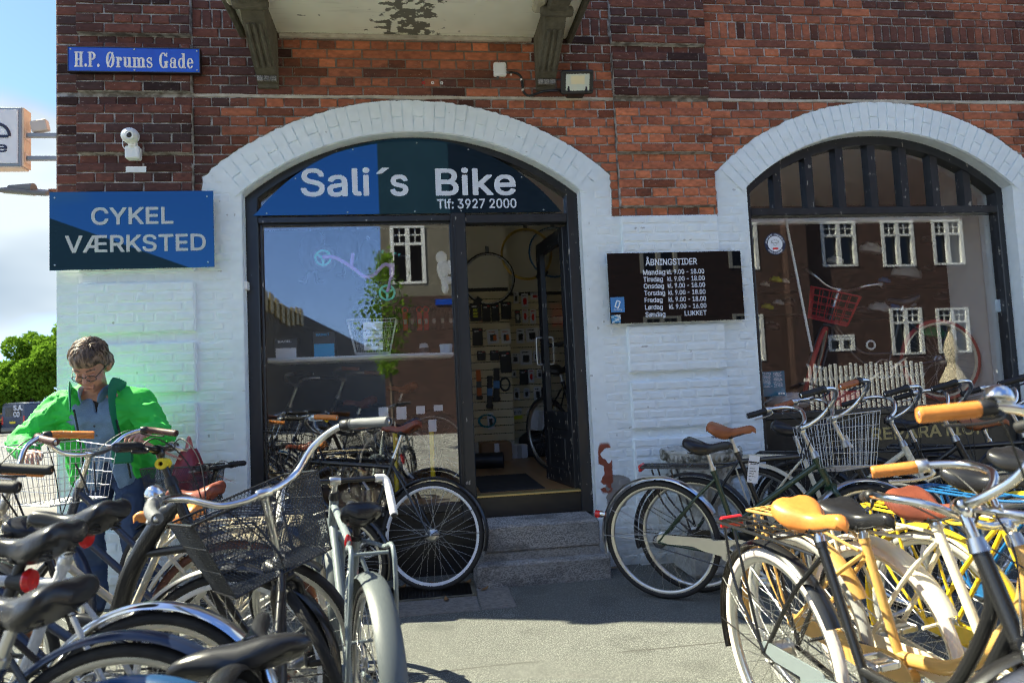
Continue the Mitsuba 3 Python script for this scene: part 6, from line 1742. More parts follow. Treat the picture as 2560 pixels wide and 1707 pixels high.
def hand(wrist, fwd, side, up, r=0.0095, flip=1):
    """palm and five bent fingers; fwd along the fingers, side towards the thumb, up = back of the hand"""
    fwd, side, up = [A3(v, float) / np.linalg.norm(v) for v in (fwd, side, up)]
    w = A3(wrist, float)
    out = [hull((w, 0.026), (w + fwd * 0.045 + side * 0.022, 0.016), (w + fwd * 0.045 - side * 0.022, 0.016), (w + fwd * 0.088 + side * 0.030, 0.013), (w + fwd * 0.085 - side * 0.030, 0.013))]
    for k, (o, L) in enumerate(((0.030, 0.072), (0.010, 0.080), (-0.010, 0.075), (-0.030, 0.060))):
        b = w + fwd * 0.086 + side * o
        P = [b]
        ang = 0.35
        for s_ in (0.45, 0.32, 0.26):
            d = fwd * math.cos(ang) - up * math.sin(ang) + side * 0.10 * (o / 0.03)
            P.append(P[-1] + d * L * s_)
            ang += 0.55
        out += chain(P, [r * 1.02, r * 0.98, r * 0.9, r * 0.8])
    b = w + fwd * 0.030 + side * 0.026
    P = [b, b + fwd * 0.030 + side * 0.026 - up * 0.01, b + fwd * 0.058 + side * 0.032 - up * 0.022, b + fwd * 0.078 + side * 0.026 - up * 0.034]
    out += chain(P, [r * 1.5, r * 1.25, r * 1.1, r * 0.9])
    return out


def head_parts(c, tilt, s=1.0):
    """head solids about c (between the ears), face towards -y, pitched down by tilt"""
    ct, st_ = math.cos(tilt), math.sin(tilt)
    def Q(x, y, z):
        return A3(c) + s * A3([x, y * ct + z * st_ * -1.0, z * ct + y * st_])
    L = [hull((Q(0, 0.025, 0.045), 0.083 * s), (Q(0, -0.020, 0.050), 0.078 * s), (Q(0, 0.03, 0.0), 0.074 * s)),
         hull((Q(0, -0.025, 0.04), 0.070 * s), (Q(0.028, -0.038, -0.035), 0.040 * s), (Q(-0.028, -0.038, -0.035), 0.040 * s), (Q(0, -0.062, -0.095), 0.024 * s), (Q(0.03, -0.02, -0.075), 0.026 * s), (Q(-0.03, -0.02, -0.075), 0.026 * s)),
         hull((Q(0, -0.088, 0.022), 0.010 * s), (Q(0, -0.112, -0.030), 0.013 * s), (Q(0.013, -0.095, -0.034), 0.010 * s), (Q(-0.013, -0.095, -0.034), 0.010 * s)),
         hull((Q(0.045, -0.078, 0.030), 0.011 * s), (Q(0.015, -0.090, 0.028), 0.010 * s)), hull((Q(-0.045, -0.078, 0.030), 0.011 * s), (Q(-0.015, -0.090, 0.028), 0.010 * s)),
         hull((Q(0.044, -0.068, -0.028), 0.022 * s), (Q(0.040, -0.055, -0.05), 0.024 * s)), hull((Q(-0.044, -0.068, -0.028), 0.022 * s), (Q(-0.040, -0.055, -0.05), 0.024 * s)),
         hull((Q(0.020, -0.088, -0.068), 0.009 * s), (Q(-0.020, -0.088, -0.068), 0.009 * s)), hull((Q(0.016, -0.087, -0.080), 0.010 * s), (Q(-0.016, -0.087, -0.080), 0.010 * s))]
    for sx in (1, -1):
        L.append(hull((Q(sx * 0.083, 0.012, 0.018), 0.012 * s), (Q(sx * 0.090, 0.020, 0.005), 0.013 * s), (Q(sx * 0.080, 0.008, -0.022), 0.010 * s)))
    return L, Q


# the person in the green jacket, leaning over the parked bicycles
PM = np.eye(4)
PM[:3, 3] = (-0.31, 0.75, 0.09)
P1 = thing('person', 'person in a bright green open jacket and denim shirt bending over the parked bicycles', 'person')
hc_ = A3([-1.545, -1.335, 1.405])
HL, HQ = head_parts(hc_, 0.62, 1.04)
nb = A3([-1.555, -1.235, 1.255])
shL, shR = A3([-1.765, -1.205, 1.185]), A3([-1.340, -1.205, 1.190])           # image left and image right
elL, elR = A3([-1.945, -1.285, 0.985]), A3([-1.185, -1.30, 0.985])
haL, haR = A3([-1.775, -1.52, 0.955]), A3([-1.200, -1.475, 1.035])
wrL, wrR = haL * 0.78 + elL * 0.22, haR * 0.80 + elR * 0.20
pel = A3([-1.53, -1.06, 0.84])
torso = [hull((pel + [0.07, 0, 0], 0.125), (pel - [0.07, 0, 0], 0.125), (A3([-1.60, -1.11, 1.0]), 0.12), (A3([-1.48, -1.11, 1.0]), 0.12)),
         hull((A3([-1.60, -1.11, 1.0]), 0.12), (A3([-1.48, -1.11, 1.0]), 0.12), (A3([-1.66, -1.175, 1.13]), 0.105), (A3([-1.45, -1.175, 1.13]), 0.105)),
         hull((A3([-1.66, -1.175, 1.13]), 0.105), (A3([-1.45, -1.175, 1.13]), 0.105), (shL, 0.06), (shR, 0.06), (nb, 0.065))]
legs = []
for sx, kx_ in ((-0.10, -0.13), (0.10, 0.14)):
    hp, kn, an = pel + [sx, 0, -0.03], A3([pel[0] + kx_, -1.12, 0.45]), A3([pel[0] + kx_ * 1.1, -1.02, -0.005])
    legs.append((hp, kn, an))
body = HL + [hull((nb, 0.062), (hc_ + [0, 0.03, -0.05], 0.058))] + torso
for sh, el, wr, ha in ((shL, elL, wrL, haL), (shR, elR, wrR, haR)):
    body += chain([sh, el, wr], [0.052, 0.040, 0.028])
for hp, kn, an in legs:
    body += chain([hp, kn, an], [0.085, 0.058, 0.042]) + [hull((an, 0.04), (an + [0, -0.14, -0.05], 0.028))]
body += hand(wrL, haL - wrL + A3([0.02, -0.06, -0.03]), [1, 0.1, 0.2], [0, -0.4, 0.9]) + hand(wrR, haR - wrR + A3([-0.03, -0.05, -0.02]), [-1, 0.1, 0.3], [0.1, -0.3, 0.9])
put(P1 + '__body', soft(union(body), 0.008, 4), 'skin', True, PM)
# jacket: a shell over chest and arms, open at the front
def jacket(grow):
    J = [hull((A3([-1.655, -1.08, 0.80]), 0.125 + grow), (A3([-1.42, -1.08, 0.80]), 0.125 + grow), (A3([-1.665, -1.12, 1.0]), 0.135 + grow), (A3([-1.43, -1.12, 1.0]), 0.135 + grow)),
         hull((A3([-1.665, -1.12, 1.0]), 0.135 + grow), (A3([-1.43, -1.12, 1.0]), 0.135 + grow), (A3([-1.70, -1.18, 1.13]), 0.120 + grow), (A3([-1.41, -1.18, 1.13]), 0.120 + grow)),
         hull((A3([-1.70, -1.18, 1.13]), 0.120 + grow), (A3([-1.41, -1.18, 1.13]), 0.120 + grow), (shL + [-0.005, 0, 0.005], 0.082 + grow), (shR + [0.005, 0, 0.005], 0.082 + grow), (nb + [0, 0.03, 0.0], 0.085 + grow))]
    if grow >= 0:
        for sh, el, wr in ((shL, elL, wrL), (shR, elR, wrR)):
            J += chain([sh, sh * 0.45 + el * 0.55, el, el * 0.4 + wr * 0.6, wr], [0.088, 0.080, 0.074, 0.064, 0.050])
    return union(J)
jo = jacket(0.0)
ji = jacket(-0.022)
gap = m3.Manifold.hull_points(np.array([(-1.625, -1.8, 1.32), (-1.470, -1.8, 1.34), (-1.36, -1.8, 0.70), (-1.60, -1.8, 0.70), (-1.625, -1.16, 1.32), (-1.470, -1.16, 1.34), (-1.36, -1.10, 0.70), (-1.60, -1.10, 0.70), (-1.55, -1.8, 1.42), (-1.55, -1.16, 1.42)]))
low = m3.Manifold.cube((3.0, 3.0, 1.0)).translate((-3.0, -3.0, -0.28))
jk = (jo - ji) - gap - low
part(P1, 'jacket', folds(soft(jk, 0.011, 3), 5), 'jacket_green', True, label='bright green open soft shell jacket', M=PM)
def ribbon(pts, w, t=0.006):
    return tube(curve(pts, 6), w, 8, flat=(1.0, t / w))
for pts, rad in ((((-1.70, -1.225, 1.275), (-1.672, -1.315, 1.295), (-1.655, -1.350, 1.225), (-1.648, -1.360, 1.16)), [0.040] * 6 + [0.045] * 6 + [0.036] * 5 + [0.02] * 2),
                 (((-1.405, -1.225, 1.285), (-1.428, -1.315, 1.305), (-1.430, -1.352, 1.225), (-1.418, -1.358, 1.12), (-1.400, -1.335, 1.0), (-1.392, -1.29, 0.86)), [0.040] * 6 + [0.048] * 6 + [0.040] * 6 + [0.034] * 6 + [0.028] * 5 + [0.02] * 2)):
    part(P1, 'collar', tube(curve(pts, 6), rad, 12, flat=(0.9, 0.14)), 'jacket_lining', True, label='dark teal lining of the jacket collar', M=PM)
part(P1, 'zip', cat([tube(curve([(-1.635, -1.345, 1.17), (-1.618, -1.335, 1.05), (-1.612, -1.305, 0.92), (-1.612, -1.265, 0.76)], 6), 0.006, 6), tube(curve([(-1.405, -1.355, 1.10), (-1.388, -1.335, 1.0), (-1.372, -1.30, 0.88), (-1.366, -1.26, 0.76)], 6), 0.006, 6)]), 'zip_dark', True, M=PM)
part(P1, 'pocket_flap', mv(box(-0.055, 0.055, -0.012, 0.012, -0.08, 0.08, 0.012), (-1.385, -1.325, 0.93), rz=0.25), 'jacket_lining', M=PM)
shirt = union([hull((pel + [0.07, -0.01, -0.06], 0.140), (pel - [0.07, 0.01, 0.06], 0.140), (A3([-1.60, -1.115, 1.0]), 0.135), (A3([-1.48, -1.115, 1.0]), 0.135)),
    hull((A3([-1.60, -1.115, 1.0]), 0.135), (A3([-1.48, -1.115, 1.0]), 0.135), (A3([-1.64, -1.185, 1.13]), 0.122), (A3([-1.46, -1.185, 1.13]), 0.122), (nb + [0, 0.02, -0.02], 0.078))])
vn = m3.Manifold.hull_points(np.array([(-1.60, -1.6, 1.36), (-1.49, -1.6, 1.36), (-1.535, -1.6, 1.14), (-1.60, -1.285, 1.36), (-1.49, -1.285, 1.36), (-1.535, -1.27, 1.14)]))
hemcut = m3.Manifold.hull_points(np.array([(-1.53, -1.6, 0.86), (-1.50, -1.6, 0.86), (-1.62, -1.6, 0.60), (-1.44, -1.6, 0.60), (-1.53, -1.0, 0.86), (-1.50, -1.0, 0.86), (-1.62, -1.0, 0.60), (-1.44, -1.0, 0.60)]))
part(P1, 'shirt', folds(soft(shirt - vn - hemcut, 0.011, 3), 8, 0.012), 'denim', True, label='open necked blue denim shirt', M=PM)
for sx_ in (-1, 1):
    part(P1, 'shirt_collar', tube(curve([(-1.55 + sx_ * 0.072, -1.255, 1.285), (-1.55 + sx_ * 0.068, -1.318, 1.262), (-1.55 + sx_ * 0.045, -1.352, 1.205)], 6), [0.028] * 6 + [0.030] * 4 + [0.026, 0.018, 0.010], 10, flat=(1, 0.2)), 'denim', True, M=PM)
part(P1, 'tee_shirt', soft(union([hull((A3([-1.59, -1.19, 1.13]), 0.100), (A3([-1.49, -1.19, 1.13]), 0.100), (nb + [0, 0.01, -0.03], 0.070))]), 0.02, 2), 'tee_black', True, M=PM)
part(P1, 'button', cat([mv(ball((0, 0, 0), 0.006, 1), (-1.535 + 0.01 * math.sin(k), -1.262 - 0.035 * k / 5 - 0.02, 0.85 + 0.055 * k)) for k in range(5)]), 'dark_steel', True, kind='stuff', M=PM)
jn = []
for hp, kn, an in legs:
    jn += chain([hp, kn, an + [0, 0, 0.02]], [0.115, 0.085, 0.072])
jn += [hull((pel + [0.06, 0, -0.02], 0.130), (pel - [0.06, 0, 0.02], 0.130))]
part(P1, 'jeans', folds(soft(union(jn), 0.014, 3), 4), 'jeans_dark', True, M=PM)
for hp, kn, an in legs:
    part(P1, 'shoe', soft(union([hull((an + [0, 0.03, -0.035], 0.045), (an + [0, -0.12, -0.045], 0.038)), hull((an + [0, 0.02, 0.0], 0.045), (an + [0, 0, -0.035], 0.045))]), 0.012, 3), 'card_black', True, M=PM)
# hair in overlapping locks
hair = [hull((HQ(0, 0.035, 0.060), 0.098), (HQ(0, -0.025, 0.075), 0.086), (HQ(0.045, 0.05, 0.005), 0.060), (HQ(-0.045, 0.05, 0.005), 0.060), (HQ(0, 0.07, -0.03), 0.055))]
face_cut = m3.Manifold.hull_points(np.array([HQ(x, y, z) for x in (-0.078, 0.078) for y, z in ((-0.3, 0.068), (-0.3, -0.2), (-0.020, 0.055), (0.0, -0.2))]))
hb_ = union(hair) - face_cut
v, f = soft(hb_, 0.007, 2)
hn = meshkit.fbm(np.stack([v[:, 0] * 60, v[:, 1] * 60, v[:, 2] * 14], 1), 3, 2) - 0.5
tn = np.array(trimesh.Trimesh(v, f, process=False).vertex_normals)
part(P1, 'hair', (v + tn * (hn * 0.016)[:, None], f), 'hair_brown', True, label='short tousled greying brown hair', M=PM)
hr = random.Random(8)
locks = []
def onh(u, k=1.0):
    u = u / np.linalg.norm(u)
    return HQ(k * 0.094 * u[0], 0.012 + k * 0.116 * u[1], 0.055 + k * 0.104 * u[2])
part_ = A3([0.28, -0.15, 0.95])
for i in range(330):
    a = hr.uniform(-PI, PI)
    d_ = A3([math.cos(a), math.sin(a), 0.0])
    s0 = hr.uniform(0.05, 0.95)
    L_ = hr.uniform(0.45, 0.85)
    pts = []
    lift = hr.uniform(0.99, 1.07)
    wob = hr.uniform(-0.18, 0.18)
    lim = 0.95 if math.sin(a) < -0.35 else 1.75
    for t in (0, 0.33, 0.66, 1.0):
        r_ = min(s0 + L_ * t, lim)
        dd = A3([math.cos(a + wob * t), math.sin(a + wob * t), 0.0])
        u = part_ * math.cos(r_) + dd * math.sin(r_)
        pts.append(onh(u, lift + 0.035 * math.sin(PI * t)))
    cvt = curve(A3(pts), 3)
    if np.linalg.norm(cvt[-1] - cvt[0]) < 0.02:
        continue
    locks.append(tube(cvt, np.interp(np.linspace(0, 1, len(cvt)), [0, 0.3, 1], [0.0035, 0.0062, 0.0012]), 5, flat=(1, 0.5)))
part(P1, 'hair_strands', cat(locks), 'hair_brown', True, kind='stuff', M=PM)
# glasses, eyes, brows, lips
gl = []
for sx in (1, -1):
    gl.append(tube(curve([HQ(sx * (0.034 + 0.027 * math.cos(t)), -0.112 + 0.012 * abs(math.cos(t)) * 0.5, 0.0 + 0.018 * math.sin(t)) for t in np.linspace(0, 2 * PI, 15)[:-1]], 2, True), 0.0022, 6, True))
    gl.append(seg(HQ(sx * 0.061, -0.105, 0.006), HQ(sx * 0.092, 0.012, 0.022), 0.0022, 6))
gl.append(seg(HQ(0.008, -0.114, 0.006), HQ(-0.008, -0.114, 0.006), 0.0022, 6))
gk = part(P1, 'glasses', cat(gl), 'zip_dark', True, M=PM)
part(P1, 'eye', cat([ball(HQ(sx * 0.034, -0.082, 0.004), 0.0135, 2) for sx in (1, -1)]), 'skin', True, M=PM)
part(P1, 'eyelid_line', cat([tube(curve([HQ(sx * (0.034 + k * 0.014), -0.0955 + 0.003 * k * k, -0.004 + 0.003 * abs(k)) for k in (-1, 0, 1)], 4), 0.0016, 5) for sx in (1, -1)]), 'hair_brown', True, M=PM)
part(P1, 'eyebrow', cat([tube(curve([HQ(sx * 0.016, -0.099, 0.036), HQ(sx * 0.034, -0.096, 0.042), HQ(sx * 0.055, -0.080, 0.038)], 4), 0.0035, 6) for sx in (1, -1)]), 'hair_brown', True, M=PM)
part(P1, 'lips', tube(curve([HQ(-0.024, -0.090, -0.076), HQ(-0.010, -0.0985, -0.073), HQ(0.0, -0.0995, -0.0745), HQ(0.010, -0.0985, -0.073), HQ(0.024, -0.090, -0.076)], 4), 0.0030, 6), 'lips', True, M=PM)
# ---------------------------------------------------------------- round the corner: street, van, trees, people far off
def leaves(N, fn, size, seed):
    r = np.random.default_rng(seed)
    C = fn(r, N)
    a = r.normal(size=(N, 3))
    a /= np.linalg.norm(a, axis=1, keepdims=True)
    b = np.cross(a, r.normal(size=(N, 3)))
    b /= np.linalg.norm(b, axis=1, keepdims=True)
    s = size * r.uniform(0.6, 1.25, (N, 1))
    V = np.stack([C - a * s, C + b * s * 0.5, C + a * s, C - b * s * 0.5], 1).reshape(-1, 3)
    i = np.arange(N)[:, None] * 4
    return V, np.vstack([i + [0, 1, 2], i + [0, 2, 3]])


def crown(center, rad, nb_, seed):
    r0 = np.random.default_rng(seed)
    cs = r0.normal(size=(nb_, 3))
    cs /= np.linalg.norm(cs, axis=1, keepdims=True)
    cs = cs * r0.uniform(0.35, 0.95, (nb_, 1)) * rad + center
    rs = r0.uniform(0.22, 0.40, nb_) * np.mean(rad)
    def fn(r, N):
        k = r.integers(0, nb_, N)
        d = r.normal(size=(N, 3))
        d /= np.linalg.norm(d, axis=1, keepdims=True)
        return cs[k] + d * (rs[k] * r.uniform(0.5, 1.05, N) ** 0.5)[:, None]
    return fn


for nm, c1, c2 in (('leaf_bright', (0.10, 0.20, 0.018), (0.17, 0.30, 0.03)), ('leaf_dark', (0.035, 0.085, 0.015), (0.09, 0.16, 0.03))):
    scene[nm] = {'type': 'twosided', 'bsdf': {'type': 'diffuse', 'reflectance': mikit.proc((lambda c1, c2: lambda p, n, uv: mix(c1, c2, cell_rand(p.x * 3.1, p.y * 3.1, p.z * 3.1)))(c1, c2))}}
    scene[nm + '_thin'] = {'type': 'principledthin', 'base_color': {'type': 'rgb', 'value': [(a + b) / 2 for a, b in zip(c1, c2)]}, 'roughness': 0.6, 'diff_trans': 0.9}
bs('bark', lambda p, n, uv: mix((0.06, 0.045, 0.035), (0.16, 0.125, 0.10), fbm(p.x * 9, p.y * 9, p.z * 3, 3)), 0.9)


def tree(x, y, h, rad, N, size, m, lab, seed, nb_=26, group=None):
    s = thing('tree', lab, 'tree', group)
    br = [tube(curve([(x, y, -0.13), (x + 0.03 * h, y, h * 0.35), (x, y, h * 0.72)], 5), [0.028 * h] * 5 + [0.02 * h] * 5 + [0.010 * h], 9)]
    r = random.Random(seed)
    for k in range(7):
        a, z = r.uniform(0, 2 * PI), h * r.uniform(0.35, 0.6)
        br.append(tube(curve([(x, y, z), (x + rad[0] * 0.4 * math.cos(a), y + rad[1] * 0.4 * math.sin(a), z + h * 0.13), (x + rad[0] * 0.75 * math.cos(a), y + rad[1] * 0.75 * math.sin(a), z + h * 0.2)], 4), [0.010 * h] * 4 + [0.006 * h] * 4 + [0.002 * h], 6))
    put(s + '__trunk', cat(br), 'bark', True)
    part(s, 'crown', leaves(N, crown(np.array([x, y, h - rad[2] * 1.0]), np.array(rad), nb_, seed), size, seed), m)


tree(-25.6, 46.0, 6.4, (2.9, 2.6, 2.4), 26000, 0.15, 'leaf_bright_thin', 'bright green street tree just left of the building corner', 4, 40)
tree(-21.8, 47.0, 8.6, (3.2, 2.8, 3.2), 26000, 0.16, 'leaf_bright_thin', 'taller green street tree half behind the building corner', 9, 40)
tree(-47.0, 84.0, 4.2, (2.6, 2.2, 1.8), 6000, 0.2, 'leaf_dark_thin', 'small yellowish tree far down the street', 5)
tree(-52.5, 88.0, 3.8, (2.2, 2.0, 1.5), 5000, 0.2, 'leaf_dark_thin', 'low bush like tree at the far left down the street', 6)
for i, (x, y, h) in enumerate(((-36.5, 62.0, 5.2), (-38.2, 66.0, 4.2), (-35.4, 60.0, 6.0), (-48.5, 80.0, 4.6))):
    single('pole', ('thin grey pole', 'short thin pole', 'tallest thin pole', 'farthest thin pole')[i] + ' in the distance down the street', 'pole', seg((x, y, -0.13), (x + 0.2, y, h), 0.06, 6), 'plastic_grey', group='thin poles down the street')
# dark blue van with white letters, seen from behind
v_ = thing('van', 'dark blue delivery van with white letters on its rear doors parked down the street', 'van')
vx, vy = -25.2, 43.5
vm = M4(vx, vy, -0.13, math.radians(-28))
prof = sg.Polygon([(-1.0, 0.35), (-1.0, 1.2), (-0.93, 1.95), (-0.80, 2.02), (0.80, 2.02), (0.93, 1.95), (1.0, 1.2), (1.0, 0.35)])
put(v_ + '__body', prism(prof.buffer(0.03), 0.0, 4.6), 'van_blue', 30, vm)
bs('van_blue', (0.010, 0.024, 0.062), 0.3, coat=0.8)
part(v_, 'roof', prism(sg.Polygon([(-0.90, 2.02), (-0.80, 2.09), (0.80, 2.09), (0.90, 2.02)]), 0.02, 4.3), 'paint_silver', M=vm)
part(v_, 'rear_window', box(-0.72, 0.72, -0.012, 0.0, 1.25, 1.80, 0.01), 'sign_black', M=vm)
part(v_, 'tail_light', box(-1.02, -0.92, -0.03, 0.03, 0.75, 1.25, 0.01), 'red_lens', M=vm)
part(v_, 'tail_light', box(0.92, 1.02, -0.03, 0.03, 0.75, 1.25, 0.01), 'red_lens', M=vm)
part(v_, 'bumper', box(-1.0, 1.0, -0.10, 0.02, 0.30, 0.55, 0.04), 'plastic_grey', M=vm)
part(v_, 'number_plate', box(-0.30, 0.22, -0.03, -0.001, 0.80, 0.92), 'yellow_plastic', M=vm)
part(v_, 'lettering', mv(text('S.A.', 0.30, 0.01, True, 0.85), (0.05, -0.014, 1.62)), 'paper', M=vm)
part(v_, 'lettering', mv(text('CO', 0.30, 0.01, True, 0.55), (0.05, -0.014, 1.22)), 'paper', M=vm)
for sx in (-0.85, 0.85):
    part(v_, 'wheel', cat([tube([(sx - 0.1, 0.9, 0.33), (sx + 0.1, 0.9, 0.33)], 0.33, 20), tube([(sx - 0.1, 3.7, 0.33), (sx + 0.1, 3.7, 0.33)], 0.33, 20)]), 'rubber', M=vm)
def car(lab, x, y, rz, m):
    s = thing('car', lab, 'car')
    M = M4(x, y, -0.13, rz)
    side = sg.Polygon([(-2.0, 0.30), (-2.05, 0.75), (-1.9, 0.95), (-1.35, 1.05), (-0.75, 1.48), (0.95, 1.50), (1.65, 1.05), (1.98, 0.92), (2.02, 0.4), (1.9, 0.28)])
    b_ = prism(side, -0.82, 0.82)
    put(s + '__body', b_, m, 30, M)
    part(s, 'window', prism(sg.Polygon([(-1.2, 1.06), (-0.72, 1.42), (0.9, 1.44), (1.45, 1.06)]), -0.835, 0.835), 'sign_black', M=M)
    part(s, 'rear_window', box(1.42, 1.60, -0.62, 0.62, 1.08, 1.30, 0.01), 'sign_black', M=M)
    part(s, 'tail_light', cat([box(1.93, 2.03, -0.78, -0.5, 0.70, 0.95, 0.01), box(1.93, 2.03, 0.5, 0.78, 0.70, 0.95, 0.01)]), 'red_lens', M=M)
    for sx in (-1.25, 1.25):
        part(s, 'wheel', tube([(sx, -0.86, 0.32), (sx, 0.86, 0.32)], 0.32, 20), 'rubber', M=M)
car('dark red car at the very left edge down the street', -27.4, 39.5, -2.1, 'car_red')
bs('car_red', (0.05, 0.006, 0.006), 0.3, coat=0.8)
car('black hatchback with raised tailgate beside the person in white', -29.0, 45.5, -2.1, 'paint_black')
car('orange vehicle behind the person in the white shirt', -31.0, 52.0, -2.0, 'paint_orange')
bs('paint_orange', (0.62, 0.26, 0.02), 0.3)
car('pale blue car far down the street at the left edge', -44.0, 68.0, -2.0, 'tub_blue')
# person in white far off
P2 = thing('person', 'person in a white shirt and dark trousers standing by the parked cars far off', 'person')
o = A3([-26.9, 43.2, -0.13])
s_ = 1.0
def at(x, y, z):
    return o + A3([x, y, z])
hl2, _ = head_parts(at(0, -0.02, 1.63), 0.1, 1.0)
b2 = hl2 + [hull((at(0, 0, 1.46), 0.06), (at(0, 0, 1.58), 0.055)), hull((at(-0.17, 0, 1.38), 0.07), (at(0.17, 0, 1.38), 0.07), (at(-0.11, 0, 1.0), 0.10), (at(0.11, 0, 1.0), 0.10))]
b2 += chain([at(-0.20, 0, 1.38), at(-0.36, -0.10, 1.22), at(-0.62, -0.18, 1.18)], [0.05, 0.04, 0.03]) + chain([at(0.20, 0, 1.38), at(0.24, -0.1, 1.15), at(0.02, -0.22, 1.42)], [0.05, 0.04, 0.03])
b2 += hand(at(-0.62, -0.18, 1.18), [-1, -0.1, 0], [0, -1, 0.2], [0, 0, 1]) + hand(at(0.02, -0.22, 1.42), [-0.2, 0.0, 1], [1, 0, 0], [0, -1, 0])
b2 += chain([at(-0.10, 0, 0.92), at(-0.16, -0.03, 0.5), at(-0.22, 0, 0.09)], [0.09, 0.06, 0.045]) + chain([at(0.10, 0, 0.92), at(0.13, -0.05, 0.5), at(0.15, 0.05, 0.09)], [0.09, 0.06, 0.045])
b2 += [hull((at(-0.22, 0, 0.06), 0.045), (at(-0.26, -0.16, 0.045), 0.035)), hull((at(0.15, 0.05, 0.06), 0.045), (at(0.14, -0.12, 0.045), 0.035))]
put(P2 + '__body', soft(union(b2), 0.03, 3), 'skin', True)
part(P2, 'shirt', soft(union([hull((at(-0.17, 0, 1.38), 0.085), (at(0.17, 0, 1.38), 0.085), (at(-0.11, 0, 0.98), 0.125), (at(0.11, 0, 0.98), 0.125))] + chain([at(-0.19, 0, 1.38), at(-0.32, -0.075, 1.25)], [0.075, 0.065]) + chain([at(0.19, 0, 1.38), at(0.235, -0.06, 1.22)], [0.075, 0.065])), 0.03, 3), 'cloth_white', True)
part(P2, 'trousers', soft(union([hull((at(-0.09, 0, 0.92), 0.125), (at(0.09, 0, 0.92), 0.125))] + chain([at(-0.10, 0, 0.9), at(-0.16, -0.03, 0.5), at(-0.22, 0, 0.12)], [0.11, 0.085, 0.07]) + chain([at(0.10, 0, 0.9), at(0.13, -0.05, 0.5), at(0.15, 0.05, 0.12)], [0.11, 0.085, 0.07])), 0.03, 3), 'cloth_dark', True)
part(P2, 'hair', soft(hull((at(0, 0.02, 1.70), 0.09), (at(0, 0.05, 1.64), 0.08)), 0.03, 2), 'hair_brown', True)
# more bicycles parked along the side of the building, seen small at the left edge
# ---------------------------------------------------------------- across the street (seen in the panes)
bs('stucco', lambda p, n, uv: mix((0.13, 0.118, 0.095), (0.18, 0.165, 0.13), fbm(p.x * 1.5, p.y, p.z * 1.5, 3)), 0.9)
bs('gable_grey', (0.16, 0.155, 0.15), 0.9)
O = thing('brick_house', 'brick apartment house across the street with white windows', 'building')
wins = [(15.59, 16.93, 5.44, 7.2), (18.11, 19.38, 5.38, 7.2), (20.28, 21.5, 5.4, 7.2), (18.19, 19.44, 1.95, 3.76), (20.15, 21.44, 1.94, 3.70), (15.57, 16.53, 2.19, 2.81), (-0.76, 0.35, 5.2, 7.3), (2.2, 3.5, 5.3, 7.2), (5.2, 6.5, 5.3, 7.2), (8.2, 9.5, 5.3, 7.2), (2.2, 3.5, 1.9, 3.7), (5.2, 6.5, 1.9, 3.7), (8.2, 9.5, 1.9, 3.7), (11.6, 12.9, 5.4, 7.2), (11.6, 12.9, 1.95, 3.7), (23.2, 24.5, 5.4, 7.2), (23.2, 24.5, 1.95, 3.7)]
def facade(x0, x1, z0, z1):
    return sg.box(x0, z0, x1, z1).difference(shapely.union_all([sg.box(a, c, b, d) for a, b, c, d in wins]))
def turned(m, y):      # a prism made to face +y at y
    v, f = vf(m)
    return np.stack([v[:, 0], y - v[:, 1], v[:, 2]], 1), f[:, ::-1]
bs('brick_opp', lambda p, n, uv: mix(mix((0.040, 0.021, 0.018), (0.080, 0.038, 0.032), cell_rand(dr.floor(p.x / 0.24), dr.floor(p.z / 0.0667))), (0.085, 0.075, 0.068), smoothstep(0.84, 0.9, (p.z / 0.0667) - dr.floor(p.z / 0.0667))), 0.9)
put(O + '__wall', turned(prism(facade(1.35, 30, -0.15, 14.0), 0.0, 0.4), -20.0), 'brick_opp')
part(O, 'corner_wall', turned(prism(facade(-1.15, 1.345, 4.75, 14.0), 0.0, 0.4), -20.0), 'stucco')
part(O, 'corner_base', turned(prism(facade(-1.15, 1.345, -0.15, 4.745), 0.0, 0.4), -20.0), 'brick_opp')
part(O, 'roof', box(-1.3, 30, -27, -19.8, 14.0, 14.4), 'gable_grey')
part(O, 'side_wall', box(-1.15, -0.8, -27, -20.402, -0.15, 14.0), 'stucco')
part(O, 'buttress', box(13.9, 14.7, -20.0, -19.6, -0.15, 9.0), 'brick_opp')
for a, b, c, d in wins:
    fr = [box(a - 0.06, a + 0.07, -20.1, -19.97, c, d), box(b - 0.07, b + 0.06, -20.1, -19.97, c, d), box((a + b) / 2 - 0.08, (a + b) / 2 + 0.08, -20.09, -19.985, c, d), box(a, b, -20.09, -19.98, c, c + 0.08), box(a, b, -20.09, -19.98, d - 0.08, d), box(a, b, -20.09, -19.98, c + (d - c) * 0.66, c + (d - c) * 0.66 + 0.09)]
    w = part(O, 'window', cat(fr), 'white_plastic')
    part(w, 'bar', cat([box(a, b, -20.085, -20.02, c + (d - c) * 0.83, c + (d - c) * 0.83 + 0.035)] + [box(a + (b - a) * k - 0.015, a + (b - a) * k + 0.015, -20.085, -20.02, c + (d - c) * 0.66, d) for k in (0.25, 0.75)]), 'white_plastic')
    part(w, 'pane', box(a, b, -20.12, -20.11, c, d), 'sign_black')
single('street_sign', 'street name sign on the corner house across the street', 'sign', box(0.7, 1.5, -19.99, -19.97, 4.42, 4.62), 'enamel_blue')
gx0 = A3([-6.6, -25.7])
gx1 = A3([-3.3, -80.0])
s = thing('grey_building', 'long grey building down the side street opposite with gold letters near its roof', 'building')
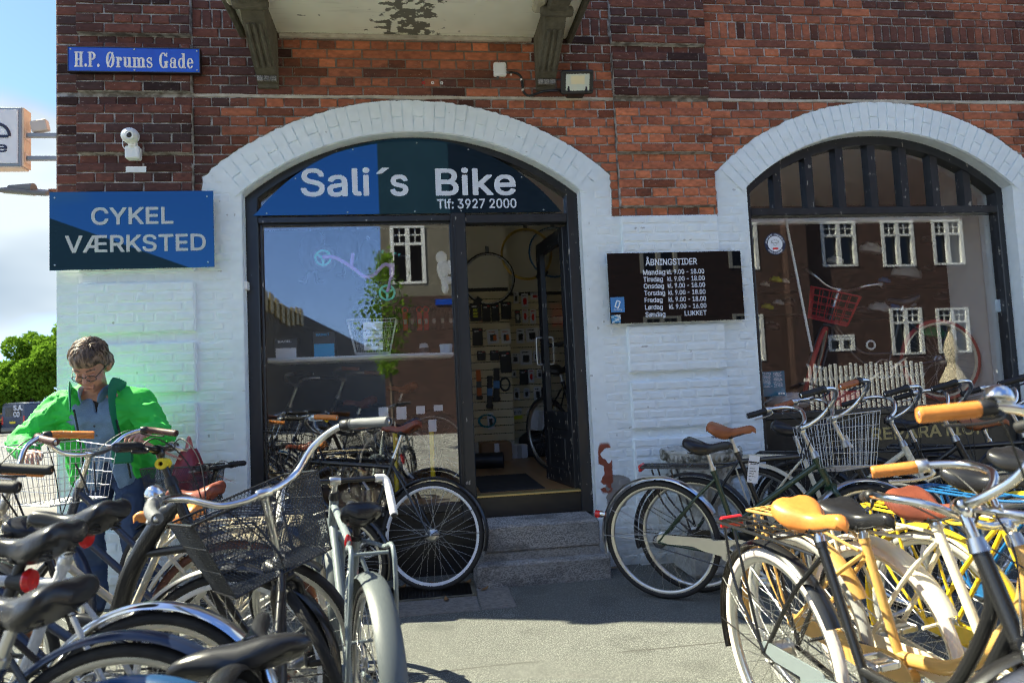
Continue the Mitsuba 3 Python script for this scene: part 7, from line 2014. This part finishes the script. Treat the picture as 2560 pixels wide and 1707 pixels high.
put(s + '__wall', (np.array([[*gx0, -0.15], [*gx1, -0.15], [*gx1, 5.9], [*gx0, 5.9], [gx0[0] - 9, gx0[1], -0.15], [gx1[0] - 12, gx1[1], -0.15], [gx1[0] - 12, gx1[1], 9.5], [gx0[0] - 9, gx0[1], 9.5]]), np.array([[0, 1, 2], [0, 2, 3], [4, 7, 6], [4, 6, 5], [3, 2, 6], [3, 6, 7], [0, 3, 7], [0, 7, 4]])), 'gable_two')
bs('gable_two', (0.12, 0.115, 0.11), 0.9)
part(s, 'lettering', cat([mv(box(-0.01, 0.06, -0.4, 0.4, 5.0, 5.9), (gx0[0] + 0.03 + 0.061 * k, gx0[1] - 1.0 * k, 0.1 + 0.15 * math.sin(k))) for k in range(1, 9)]), 'gold_letter')
s = thing('picket_fence', 'white picket fence in front of the brick house across the street', 'fence')
put(s + '__rail', cat([box(a, b, -11.04, -11.0, z, z + 0.08) for z in (0.35, 1.15) for a, b in ((9.3, 12.5), (14.5, 21.1))]), 'white_plastic')
for i, x in enumerate(np.concatenate([np.arange(9.4, 12.4, 0.135), np.arange(14.6, 21, 0.135)])):
    part(s, 'picket', box(x, x + 0.08, -11.0, -10.975, 0.12, 1.52 + 0.04 * math.sin(i * 1.7), 0.01), 'white_plastic')
s = thing('parasol', 'closed cream parasol standing behind the picket fence', 'parasol')
put(s + '__canopy', mv(lathe([(0.03, 2.3), (0.10, 2.1), (0.18, 1.85), (0.14, 1.55), (0.10, 1.45), (0.22, 1.2), (0.34, 0.95), (0.30, 0.94), (0.0, 1.4)], 20), (14.08, -12.0, 0)), 'card_cream', 30)
bs('card_cream', (0.55, 0.48, 0.36), 0.9)
part(s, 'pole', seg((14.08, -12, -0.1), (14.08, -12, 2.4), 0.03, 8), 'bark')
s = thing('sapling', 'slender young street tree across the road', 'tree')
put(s + '__trunk', tube(curve([(-0.65, -12.6, -0.13), (-0.66, -12.6, 1.5), (-0.78, -12.6, 3.0), (-0.86, -12.6, 4.9)], 5), [0.04] * 8 + [0.03] * 5 + [0.012] * 3, 8), 'bark', True)
part(s, 'crown', leaves(1500, lambda r, N: np.stack([-0.75 - 0.05 * r.normal(size=N) + r.normal(size=N) * 0.28 * np.clip(1.25 - np.abs(np.linspace(-1, 1, N)), 0.2, 1), -12.6 + 0.25 * r.normal(size=N), 3.3 + 1.5 * np.linspace(-1, 1, N) + 0.05 * r.normal(size=N)], 1), 0.07, 3), 'leaf_bright_thin')
